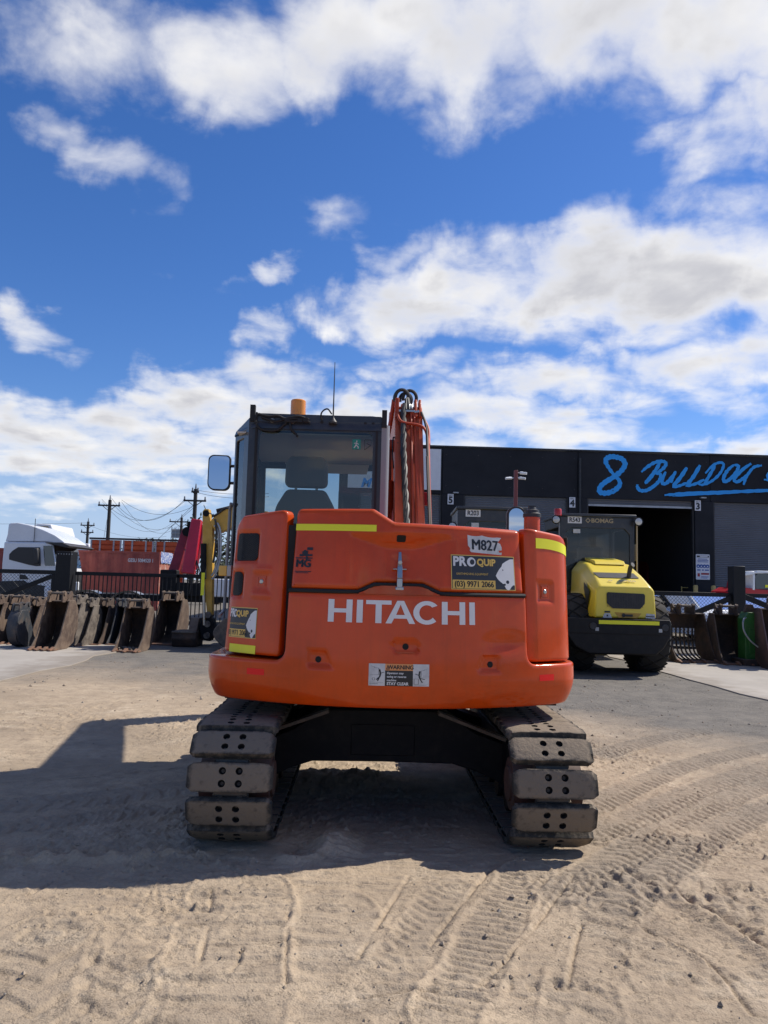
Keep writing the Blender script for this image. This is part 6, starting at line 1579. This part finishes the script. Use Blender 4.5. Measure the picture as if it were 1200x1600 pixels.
def white_truck():
    Y = 22.0; c = P(45, 950, Y); ox = c.x
    o = thing('prime_mover', 'white high-roof prime mover parked side-on behind the mesh gate', 'truck', (ox, Y, 0))
    z = lambda X, Yy: (X/6.667, 800+Yy/6.667)
    body = [z(*p) for p in ((10,880),(18,560),(40,310),(500,312),(560,345),(592,575),(602,610),(602,880))]
    body = [z(*p) for p in ((602,900),(602,610),(590,572),(548,335),(500,316),(42,310),(18,560),(8,900))]
    m = px_prism(body, Y, 0, 2.4, ox); cb = m.build('cab', 'truck_white', o, 30, bevel=.05, seg=3)
    roof = [z(*p) for p in ((40,306),(62,236),(75,128),(90,112),(170,108),(300,135),(440,182),(560,238),(640,295),(668,322),(560,325),(480,306))]
    m = px_prism(list(reversed(roof)), Y, .10, 2.3, ox); m.build('roof_fairing', 'truck_white', o, 30, bevel=.08, seg=3)
    win = [z(*p) for p in ((95,495),(98,440),(130,405),(190,366),(420,368),(425,560),(380,565),(300,550),(130,505))]
    m = px_prism(list(reversed(win)), Y, -.012, -.004, ox); m.build('side_window', 'black_vinyl', cb, 0)
    ws = [z(*p) for p in ((452,352),(545,350),(575,560),(470,560))]
    m = px_prism(list(reversed(ws)), Y, -.014, -.006, ox); m.build('windscreen', 'dark_glass', cb, 0)
    f0 = [P(*z(*p), Y) for p in ((602, 890), (602, 612), (592, 574), (552, 345))]
    m = MB(); m.add([(f0[k].x-ox+.012, y_, f0[k].z) for k in (0, 1) for y_ in (.04, 2.36)], [(0, 1, 3, 2)]); m.build('front_grille', 'black_plastic', cb, 0)
    m = MB(); m.add([(f0[k].x-ox+.014, y_, f0[k].z) for k in (2, 3) for y_ in (.04, 2.36)], [(0, 1, 3, 2)]); m.build('front_screen', 'dark_glass', cb, 0)
    vis = [z(*p) for p in ((470,318),(650,318),(735,355),(700,372),(560,345))]
    m = px_prism(list(reversed(vis)), Y, -.05, 2.45, ox); m.build('sun_visor', 'black_plastic', cb, 30, bevel=.02)
    mi = [z(*p) for p in ((385,380),(430,380),(440,545),(390,550))]
    m = px_prism(list(reversed(mi)), Y, -.32, -.12, ox); mr = m.build('mirror', 'black_plastic', cb, 30, bevel=.04)
    lo = [z(*p) for p in ((0,722),(250,712),(300,745),(470,770),(470,960),(0,960))]
    m = px_prism(list(reversed(lo)), Y, -.02, .3, ox); m.build('side_skirt', 'black_plastic', o, 30)
    ba = [z(*p) for p in ((205,650),(260,655),(292,690),(292,702),(205,700))]
    m = px_prism(list(reversed(ba)), Y, -.012, -.004, ox); m.build('door_badge', 'black_vinyl', cb, 0)
    m = px_prism([z(470,782), z(515,782), z(515,950), z(470,950)], Y, -.1, .3, ox); m.build('fuel_tank', 'truck_white', o, 30, bevel=.03)
    for px in (75, 5): wheel(o, (P(px, 955, Y).x-ox, .2, .52), .52, .32, (0, 1, 0))
    a = P(52, 848, Y); m = MB(); m.tube([(a.x-ox, .05, a.z), (a.x-ox, .05, P(53, 810, Y).z)], .012, 6); m.build('antenna', 'black_plastic', cb, 30)
    m = MB(); m.span((-6, .3, .7), (-.5, 2.1, 1.0)); m.build('chassis', 'under_frame', o, 30)
    # second white truck behind
    Y2 = 27.0; ox2 = P(65, 900, Y2).x; t = thing('white_truck', 'white truck with a boxy wind deflector showing above the prime mover roof', 'truck', (ox2, Y2, 0))
    m = px_prism(list(reversed([(48,940),(48,822),(60,818),(80,819),(84,832),(85,940)])), Y2, 0, 2.4, ox2); cb = m.build('cab', 'truck_white', t, 30, bevel=.05)
    m = px_prism(list(reversed([(62,822),(75,822),(82,833),(74,830)])), Y2, -.02, -.004, ox2); m.build('vent', 'brown_bronze', cb, 0)
    for px in (52, 80): wheel(t, (P(px, 940, Y2).x-ox2, .2, .5), .5, .3, (0, 1, 0))
    Y3 = 40; ox3 = P(128, 900, Y3).x; t = thing('white_van', 'white van roof showing over the end of the red container', 'van', (ox3, Y3, 0))
    m = px_prism(list(reversed([(113,925),(113,858),(117,850),(125,848.5),(139,849.5),(140,925)])), Y3, 0, 2.2, ox3); vb = m.build('body', 'truck_white', t, 30, bevel=.06)
    m = px_prism([(116,856),(122,856),(122,852),(117,852)][::-1], Y3, -.01, -.004, ox3); m.build('window', 'dark_glass', vb, 0)
    for px in (117, 136): wheel(t, (P(px, 925, Y3).x-ox3, .15, .35), .35, .25, (0, 1, 0))
    Y4 = 34; a = P(105, 846, Y4); t = thing('red_jib', 'small red crane jib head rising beside the white truck visor', 'crane', (a.x, Y4, 0))
    m = MB(); m.beam((0, 0, 0), (-.1, 0, a.z-.2), .16, .16); m.build('mast', 'crane_dark_red', t, 30)
    m = MB(); m.prism(fillet([(-.22, a.z-.25), (.12, a.z-.2), (.2, a.z), (.1, a.z+.15), (-.05, a.z+.12), (-.2, a.z)], .05), -.12, .12, 'y'); m.build('jib_head', 'crane_red', t, 30, bevel=.02)
white_truck()

def container():
    Y = 29.0; a = P(250, 858, Y); z1 = 2.62; x1 = a.x; L = 12.19
    o = thing('shipping_container', 'faded red corrugated shipping container behind the picket fence', 'container', (x1, Y, 0))
    m = MB(); n = int(L/.14); vs = []; 
    for k in range(n+1):
        x = -L+.1+(L-.2)*k/n; y = .035 if (k % 4) in (0, 1) else 0.0; vs += [(x, y, .16), (x, y, z1-.1)]
    m.add(vs, [(2*i, 2*i+2, 2*i+3, 2*i+1) for i in range(n)]); m.build('side_wall', 'container_red', o, 0)
    m = MB(); n = 17; vs = []
    for k in range(n+1):
        y = .1+2.24*k/n; x = -.03 if (k % 4) in (0, 1) else 0.0; vs += [(x, y, .16), (x, y, z1-.1)]
    m.add(vs, [(2*i, 2*i+2, 2*i+3, 2*i+1) for i in range(n)]); m.build('end_wall', 'container_end', o, 0)
    for nm, p, q in (('rail', (-L, -.01, z1-.1), (.01, .06, z1)), ('rail', (-L, -.01, 0), (.01, .08, .16)), ('rail', (-.06, 0, z1-.1), (.012, 2.44, z1-.002)), ('corner_post', (-.12, -.012, .1), (.014, .08, z1-.06)), ('corner_post', (-.12, 2.36, .1), (.013, 2.44, z1-.06)), ('roof', (-L+.05, .05, z1-.06), (-.05, 2.4, z1-.02)), ('back_wall', (-L, 2.38, .1), (-.05, 2.43, z1-.05))):
        m = MB(); m.span(p, q); m.build(nm, 'container_red', o, 30)
    m = MB(); t = P(220, 876, Y); text_mesh('GESU 5084520 1', .22, lambda u, v: (t.x-x1+u, -.012, t.z+v), m, 0, bold=.004, xs=.75); m.build('lettering', 'sign_white', o, 0)
    m = MB(); vs = []; rn = random.Random(8)
    for k in range(9):
        for j in range(4): vs.append((.02+.03*rn.random(), .15+2.1*k/8, z1+.01-.17*j+.03*rn.random()))
    m.add(vs, [(4*i+j, 4*i+4+j, 4*i+5+j, 4*i+1+j) for i in range(8) for j in range(3)]); tag(m.build('tarpaulin', 'rib_blue', None, 40), 'blue and white tarpaulin scrap hung on the container end', 'tarpaulin'); bpy.data.objects['tarpaulin'].location = (x1, Y, 0)
container()

def crate_trailer():
    Y = 37.0; x0 = P(141, 850, Y).x; x1 = P(292, 850, Y).x; zt = P(200, 844, Y).z
    o = thing('crate_trailer', 'orange slat-sided trailer rising above the red container', 'trailer', (x0, Y, 0)); L = x1-x0
    for k in range(3):
        a = L*k/3+.03; b = L*(k+1)/3-.03; m = MB()
        for j in range(9): z = zt-.16-.26*j; m.span((a+.06, -.05, z-.10), (b-.06, .03, z+.10))
        m.span((a+.05, .031, zt-2.4), (b-.05, .05, zt-.02)); sp = m.build('slat_panel', 'crate_orange', o, 30, bevel=.02); tag(sp, kind='stuff')
        for x in (a, b-.09, a+(b-a)*.28, a+(b-a)*.72):
            m = MB(); m.span((x, -.07, zt-2.4), (x+.09, -.052, zt-.02)); m.build('frame_post', 'galv', sp, 0)
    m = MB(); m.span((-.05, -.06, zt), (L+.05, .06, zt+.10)); m.build('top_rail', 'black_plastic', o, 30)
    m = MB(); m.span((0, .04, zt-2.5), (L, 2.4, zt-2.3)); m.build('deck', 'under_frame', o, 30)
    for x in (.8, 1.9, L-1): wheel(o, (x, .3, .5), .5, .3, (0, 1, 0))
crate_trailer()

def crane_truck():
    Y = 19.5; ox = P(280, 940, Y).x; o = thing('crane_truck', 'flatbed truck with two raised red crane booms behind the picket fence', 'truck', (ox, Y, 0))
    q = lambda a, b: (P(a, b, Y).x-ox, P(a, b, Y).z)
    def boom(nm, p0, p1, w0, w1, y, mt, flat=None):
        a, b = q(*p0), q(*p1); m = MB(); m.beam((a[0], y, a[1]), (b[0], y+.3, b[1]), w0, .26, up=(0, 1, 0), w2=w1); return m.build(nm, mt, o, 30, bevel=.03)
    boom('outer_boom', (296, 897), (307, 812), .42, .34, -.2, 'crane_red')
    boom('inner_boom', (265, 905), (286, 828), .34, .30, .25, 'crane_dark_red')
    a, b = q(303, 890), q(312, 820); m = MB(); m.cyl((a[0]+.05, .0, a[1]), (b[0]+.08, .2, b[1]), .07, 14); m.build('lift_cylinder', 'crane_dark_red', o, 40)
    a = q(290, 830); m = MB(); m.lathe([(.0001, -.1), (.16, -.1), (.16, .1), (.0001, .1)], (a[0], .3, a[1]), (0, 1, 0), 18); m.lathe([(.0001, -.1), (.10, -.1), (.10, .1), (.0001, .1)], (a[0]+.08, .3, a[1]+.22), (0, 1, 0), 14); m.build('knuckle', 'under_frame', o, 40)
    m = MB(); m.span((-.6, -.25, .9), (-.1, .3, 1.75)); m.span((-.1, -.2, .9), (.7, .3, 1.35)); m.build('crane_base', 'under_frame', o, 30, bevel=.04)
    m = MB(); rn = random.Random(3)
    for k in range(9): x = .25+rn.random()*.5; m.tube(sweep([(x, -.2+.05*k, 1.0), (x+.1*rn.random(), -.25, 1.5+rn.random()*.3), (x-.2*rn.random(), -.1, 2.0+rn.random()*.5)], 5), .022, 6)
    m.build('hoses', 'hose', o, 40)
    m = MB(); m.span((-4.2, .0, .72), (1.8, 2.2, .92)); m.build('tray', 'under_frame', o, 30)
    m = MB(); m.span((.9, -.02, .9), (2.3, 2.2, 1.5)); m.build('cab', 'truck_white', o, 30, bevel=.05)
    for px in (134, 199): 
        c = q(px, 950); wheel(o, (c[0], .2, .45), .45, .34, (0, 1, 0), rim='under_frame')
        m = MB(); arc = [(c[0]+.68*math.cos(rad(t)), .42+.62*math.sin(rad(t))) for t in range(12, 169, 12)]; arc += [(c[0]+.62*math.cos(rad(t)), .42+.56*math.sin(rad(t))) for t in range(168, 11, -12)]
        m.prism(arc, -.05, .45, 'y'); m.build('mudguard', 'car_black', o, 40)
    m = MB(); a = q(121, 916); m.box((a[0], -.05, a[1]), (.12, .12, .28)); m.build('marker_lamp', 'truck_white', o, 30, bevel=.03)
crane_truck()

def yellow_excavator():
    Y = 11.6; ox = P(325, 1000, Y).x; o = thing('yellow_excavator', 'yellow excavator with its upright arm and bucket resting beside the bucket row', 'excavator', (ox, Y, 0))
    q = lambda a, b: (P(a, b, Y).x-ox, P(a, b, Y).z)
    def pr(nm, pts, y0, y1, mt, par=o, bv=.012): m = px_prism(list(reversed(pts)), Y, y0, y1, ox); return m.build(nm, mt, par, 30, bevel=bv)
    arm = pr('arm', [(318,800),(321,796),(328,796),(330,815),(334,820),(333,960),(326,962),(322,930),(318,880)], -.12, .12, 'plant_yellow')
    pr('boom', [(330,816),(338,806),(362,793),(420,800),(470,850),(470,880),(420,830),(366,824),(340,835)], -.14, .14, 'plant_yellow')
    a, b = q(321, 850), q(321, 905); m = MB(); m.cyl((a[0], -.2, a[1]), (b[0], -.2, b[1]), .065, 16); cy = m.build('bucket_cylinder', 'under_frame', o, 40)
    a, b = q(321, 900), q(322, 976); m = MB(); m.cyl((a[0], -.2, a[1]), (b[0], -.2, b[1]), .035, 14); m.build('rod', 'chrome', cy, 40)
    a, b = q(319.2, 895), q(322.5, 930); m = MB(); m.span((a[0], -.285, b[1]), (b[0], -.27, a[1])); m.build('reflective_strip', 'yellow_reflect', cy, 0)
    a = q(324, 803); m = MB(); m.lathe([(.0001, -.16), (.07, -.16), (.07, .16), (.0001, .16)], (a[0], 0, a[1]), (0, 1, 0), 18); m.build('pivot_pin', 'under_frame', arm, 40)
    for k, pts in enumerate(([(335,808),(345,802),(352,796),(362,795)], [(337,822),(343,830),(344,868),(337,893),(333,900)], [(342,818),(347,832),(347,870),(340,896),(334,905)], [(339,812),(341,830),(339,862),(336,880)])):
        m = MB(); m.tube(sweep([(q(*p)[0], -.16-.02*k, q(*p)[1]) for p in pts], 6), .024, 7); m.build('hydraulic_hose', 'hose' if k in (0, 3) else 'galv', o, 40)
    m = MB(); a, b = q(340, 800), q(362, 785); m.cyl((a[0], -.1, a[1]), (b[0]+.4, .1, b[1]), .06, 14); m.build('arm_cylinder', 'under_frame', o, 40)
    c = q(325, 965); m = MB(); m.prism([(c[0]-.08, c[1]+.1), (c[0]+.12, c[1]), (c[0]+.22, .35), (c[0]+.1, .12), (c[0]-.1, .15), (c[0]-.16, .4)], -.16, .16, 'y'); m.build('linkage', 'under_frame', o, 30, bevel=.02)
    for z in (.25, .5, .7): m = MB(); m.lathe([(.0001, -.22), (.07, -.22), (.07, .22), (.0001, .22)], (c[0]+.03, 0, z), (0, 1, 0), 14); m.build('link_pin', 'rust_grey', o, 40)
    a, b = q(275, 1008), q(314, 966); w = b[0]-a[0]
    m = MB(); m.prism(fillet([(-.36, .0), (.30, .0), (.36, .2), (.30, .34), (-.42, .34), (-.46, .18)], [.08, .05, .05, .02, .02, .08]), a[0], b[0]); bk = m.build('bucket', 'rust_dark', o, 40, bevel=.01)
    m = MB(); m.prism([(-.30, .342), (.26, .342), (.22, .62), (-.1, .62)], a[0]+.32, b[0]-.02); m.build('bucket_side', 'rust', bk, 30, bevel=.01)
    m = MB(); m.beam((a[0], -.44, .33), (b[0], -.44, .33), .06, .03); m.build('bucket_lip', 'rust_grey', bk, 30)
    # house, cab and crawlers further right
    m = MB(); m.prism(fillet([(1.0, .95), (3.5, .95), (3.7, 1.3), (3.5, 1.85), (1.0, 1.85)], .1), -.9, .9, 'y'); m.build('house', 'plant_yellow', o, 30, bevel=.03)
    m = MB(); m.prism(fillet([(.75, 1.0), (1.95, 1.0), (1.95, 2.65), (1.0, 2.65), (.75, 1.8)], .08), .0, .95, 'y'); m.build('cab', 'cab_black', o, 30, bevel=.02)
    for y in (-.9, .9): m = MB(); m.prism(fillet([(.55, .06), (3.5, .06), (3.8, .36), (3.5, .7), (.55, .7), (.25, .36)], .2), y-.22, y+.22, 'y'); m.build('crawler_track', 'track_steel', o, 40, bevel=.02)
yellow_excavator()

# ------------------------------------------------------------------ cars and loader behind the right fence
def car(label, px, Y, rz, paint, group):
    o = thing('parked_car', label, 'car', (P(px, 950, Y).x, Y, 0), rz, group)
    def ring(y, zs, hw, zt, hr, n=1):
        return [(-hw*.93, y, .25), (-hw, y, .45), (-hw, y, zs-.1), (-hw*.95, y, zs), (-hr, y, zt), (hr, y, zt), (hw*.95, y, zs), (hw, y, zs-.1), (hw, y, .45), (hw*.93, y, .25)]
    m = MB(); hexa(m, [ring(-2.2, .52, .72, .60, .6), ring(-2.08, .66, .84, .72, .7), ring(-1.2, .86, .89, .93, .74), ring(-1.0, .9, .9, .96, .74), ring(-.98, .9, .9, .97, .74), ring(1.6, .94, .9, 1.0, .72), ring(2.05, .9, .86, .97, .7), ring(2.2, .6, .78, .8, .66)])
    b = m.build('body', paint, o, 50, bevel=.03)
    def gr(y, hb, ht, zt): return [(-hb, y, .95), (-ht, y, zt), (ht, y, zt), (hb, y, .95)]
    m = MB(); hexa(m, [gr(-1.05, .76, .74, .96), gr(-.35, .76, .60, 1.40), gr(.1, .76, .60, 1.47), gr(1.0, .76, .60, 1.44), gr(1.75, .74, .66, 1.02)]); m.build('cabin', paint, b, 40, bevel=.02)
    m = MB(); m.add([(-.70, -1.02, 1.0), (.70, -1.02, 1.0), (.555, -.375, 1.405), (-.555, -.375, 1.405)], [(0, 1, 2, 3)]); m.build('windscreen', 'clear_glass', b, 0)
    for sx in (-1, 1):
        m = MB(); m.add([(sx*x, y, z) for x, y, z in ((.772, -.85, 1.01), (.772, 1.3, 1.02), (.635, .95, 1.38), (.635, -.25, 1.37))], [(0, 1, 2, 3)]); m.build('side_window', 'dark_glass', b, 0)
        m = MB(); m.box((sx*.62, -2.14, .62), (.30, .12, .12)); m.build('headlight', 'lamp_glass', b, 40, bevel=.03)
        m = MB(); m.box((sx*.98, -.75, 1.0), (.18, .1, .12)); m.build('wing_mirror', paint, b, 40, bevel=.03)
        for y in (-1.35, 1.35): wheel(o, (sx*.78, y, .32), .32, .21)
    m = MB(); m.box((0, -2.2, .5), (.9, .06, .14)); m.build('grille', 'black_plastic', b, 30, bevel=.01)
    return o
CG = 'cars parked behind the braced mesh fence'
car('silver car half hidden behind the sieve bucket hinge', 1034, 19.5, rad(12), 'car_silver', CG)
car('white car with its windscreen behind the sloping fence brace', 1092, 17.4, rad(14), 'car_white', CG)
car('white car beyond the thick black fence post', 1166, 17.6, rad(4), 'car_white', CG)

def loader():
    Y = 19.6; c = P(1190, 950, Y); o = thing('telehandler', 'red and white telehandler parked before the closed roller door', 'loader', (c.x, Y, 0)); ox = c.x
    def pr(nm, pts, y0, y1, mt, par=o, bv=.02): m = px_prism(list(reversed(pts)), Y, y0, y1, ox); return m.build(nm, mt, par, 30, bevel=bv)
    pr('body', [(1150,950),(1150,925),(1164,918),(1180,920),(1240,925),(1260,935),(1260,955)], 0, 1.9, 'loader_red')
    cab = pr('cab', [(1178,922),(1178,898),(1182,892.5),(1216,894),(1222,925)], .05, 1.0, 'cab_black')
    for a in ([(1176,922),(1176,897),(1179,897),(1179,922)], [(1178,896),(1182,891.5),(1218,893),(1218,896)], [(1162,900),(1178,897),(1178,893),(1166,893)]): pr('cab_frame', a, -.05, 1.05, 'truck_white', cab)
    pr('cab_window', [(1182,920),(1181,900),(1185,896),(1212,897),(1214,920)], .03, .045, 'dark_glass', cab, 0)
    pr('boom', [(1168,925),(1172,905),(1260,905),(1260,915),(1176,916)], 1.2, 1.6, 'crane_dark_red')
    pr('number_strip', [(1196,914),(1202,914),(1202,918),(1196,918)], .01, .025, 'yellow_reflect', cab, 0)
    for px in (1165, 1245): wheel(o, (P(px, 950, Y).x-ox, .1, .6), .6, .4, (0, 1, 0))
loader()

# ------------------------------------------------------------------ power poles, wires, far tower and trees
def pole(px, py, Y, label, arm=True, arms=((0.06, 1.1),)):
    t = P(px, py, Y); o = thing('power_pole', label, 'pole', (t.x, Y, 0), 0, 'power poles beyond the yard')
    h = t.z; m = MB(); m.cyl((0, 0, 0), (0, 0, h), .24, 14, r2=.17); m.build('shaft', 'wood_pole', o, 40)
    for dz, hw in arms:
        z = h-dz*h; m = MB(); m.box((0, -.2, z), (2*hw, .14, .16)); cr = m.build('crossarm', 'wood_pole', o, 30)
        for x in (-hw+.1, hw-.1): m = MB(); m.lathe([(.0001, .0), (.07, .0), (.09, .08), (.06, .16), (.08, .24), (.04, .34), (.0001, .35)], (x, -.2, z+.06), n=10); m.build('insulator', 'cab_grey', cr, 40)
        for s in (-1, 1): m = MB(); m.beam((s*hw*.6, -.2, z-.05), (s*.1, -.15, z-.75*hw*.6), .06, .06); m.build('arm_brace', 'wood_pole', cr, 30)
    m = MB(); m.lathe([(.0001, 0), (.07, 0), (.08, .15), (.04, .5), (.0001, .5)], (0, 0, h), n=8); m.build('cap_insulator', 'cab_grey', o, 40)
    return o
pole(172, 781, 76, 'tall single-crossarm power pole above the orange trailer', arms=((.065, 1.15),))
pole(306, 764, 66, 'tall power pole rising behind the red crane boom', arms=((.115, 1.05), (.03, .35)))
pole(138, 815, 106, 'small distant power pole above the white van roof', arms=((.06, 1.0), (.17, .9)))
pole(284, 809, 100, 'distant power pole beside the lattice tower', arms=((.06, 1.6),))
def wires():
    def w(nm, a, b, sag, label):
        A, B = P(*a), P(*b); m = MB(); n = 18
        m.tube([A+(B-A)*(k/n)-Vector((0, 0, sag*4*(k/n)*(1-k/n))) for k in range(n+1)], .017, 5, 0, False)
        o = m.build('power_line', 'wire', None, 40); tag(o, label, 'wire', 'overhead power lines')
    L1 = 'overhead wire slung between the two tall power poles'
    w(0, (159, 780, 75.8), (291, 781, 65.8), 2.1, L1); w(0, (174, 778, 75.8), (289, 780, 65.8), 2.2, L1); w(0, (190, 781, 75.8), (322, 780, 65.8), 1.5, L1)
    L2 = 'overhead wire sagging from the single-crossarm pole to the pole by the tower'
    w(0, (160, 784, 75.8), (277, 811, 100), 2.4, L2); w(0, (176, 787, 75.8), (284, 812, 100), 2.0, L2); w(0, (190, 784, 75.8), (290, 811, 100), 2.6, L2)
    L3 = 'overhead wire leaving the tall pole behind the crane towards the excavator cab'
    w(0, (308, 766, 65.8), (420, 771, 60), .2, L3); w(0, (309, 770, 65.8), (420, 776, 60), .3, L3)
    L4 = 'overhead wire running from the small distant pole past the white truck'
    w(0, (137, 817, 106), (-60, 818, 100), .1, L4); w(0, (142, 822, 106), (260, 838, 120), .8, 'overhead wire running from the small distant pole towards the lattice tower')
    L5 = 'stay wire slanting down from the tall pole behind the crane'
    w(0, (303, 788, 65.8), (243, 846, 64), .05, L5); w(0, (303, 793, 65.8), (262, 826, 80), .05, L5)
    w(0, (171, 790, 76), (162, 842, 74), .02, 'stay wire dropping steeply beside the single-crossarm pole')
wires()
def tower():
    Y = 130; c = P(277, 826, Y); o = thing('lattice_tower', 'grey lattice tank tower far behind the red crane', 'tower', (c.x, Y, 0)); h = c.z
    for sx in (-1, 1):
        for sy in (-1, 1): m = MB(); m.cyl((sx*1.0, sy*1.0, 0), (sx*.8, sy*.8, h-1.6), .07, 6); m.build('leg', 'galv', o, 30)
    for z in (h-1.6, h-.9, h-.2): m = MB(); m.lathe([(.95, 0), (1.05, 0), (1.05, .1), (.95, .1), (.95, 0)], (0, 0, z), n=16); m.build('ring', 'galv', o, 30)
    for k in range(8): a = math.pi*k/4; m = MB(); m.cyl((math.cos(a), math.sin(a), h-1.6), (math.cos(a), math.sin(a), h+.3), .04, 5); m.build('upright', 'galv', o, 30)
    m = MB(); m.span((-.75, -.75, h-1.5), (.75, .75, h-.3)); m.build('tank', 'cab_grey', o, 30)
tower()
def tree(px, py, Y, r, label):
    t = P(px, py, Y); h = t.z; o = thing('gum_tree', label, 'tree', (t.x, Y, 0), 0, 'far trees'); rn = random.Random(int(px))
    m = MB(); m.tube(sweep([(0, 0, 0), (.1, 0, h*.3), (-.05, .1, h*.6), (.05, 0, h*.85)], 5), .22, 8, r2=.06)
    for k in range(7): a = rn.uniform(0, 6.3); z = h*rn.uniform(.45, .75); m.tube([(0, 0, z), (math.cos(a)*r*.4, math.sin(a)*r*.4, z+r*.3), (math.cos(a)*r*.75, math.sin(a)*r*.75, z+r*.7)], .07, 6, r2=.02)
    m.build('trunk', 'bark', o, 40)
    m = MB()
    cl = [(rn.gauss(0, .45)*r, rn.gauss(0, .45)*r, h-r*.9+rn.gauss(0, .4)*r*.9, rn.uniform(.25, .45)*r) for _ in range(22)]
    cl = [(x, y, min(z, h-cr), cr) for x, y, z, cr in cl]
    for x, y, z, cr in cl:
        for _ in range(60):
            d = Vector((rn.gauss(0, 1), rn.gauss(0, 1), rn.gauss(0, .8))).normalized()*cr*rn.uniform(.5, 1.0); c = Vector((x, y, z))+d
            u = Vector((rn.gauss(0, 1), rn.gauss(0, 1), rn.gauss(0, 1))).normalized(); v = u.orthogonal().normalized(); s = rn.uniform(.10, .2)
            m.add([c-u*s, c+v*s*.4, c+u*s, c-v*s*.4], [(0, 1, 2, 3)])
    m.build('crown', 'leaf', o, 0)
tree(238, 840, 72, 2.2, 'small dark treetop just above the orange trailer rail')
tree(268, 837, 84, 2.4, 'dark treetop at the foot of the lattice tower')
tree(226, 842, 75, 1.6, 'low sparse treetop peeping over the trailer rail beside a darker one')
tree(345, 795, 40, 2.6, 'dark tree showing between the yellow boom and the excavator cab')
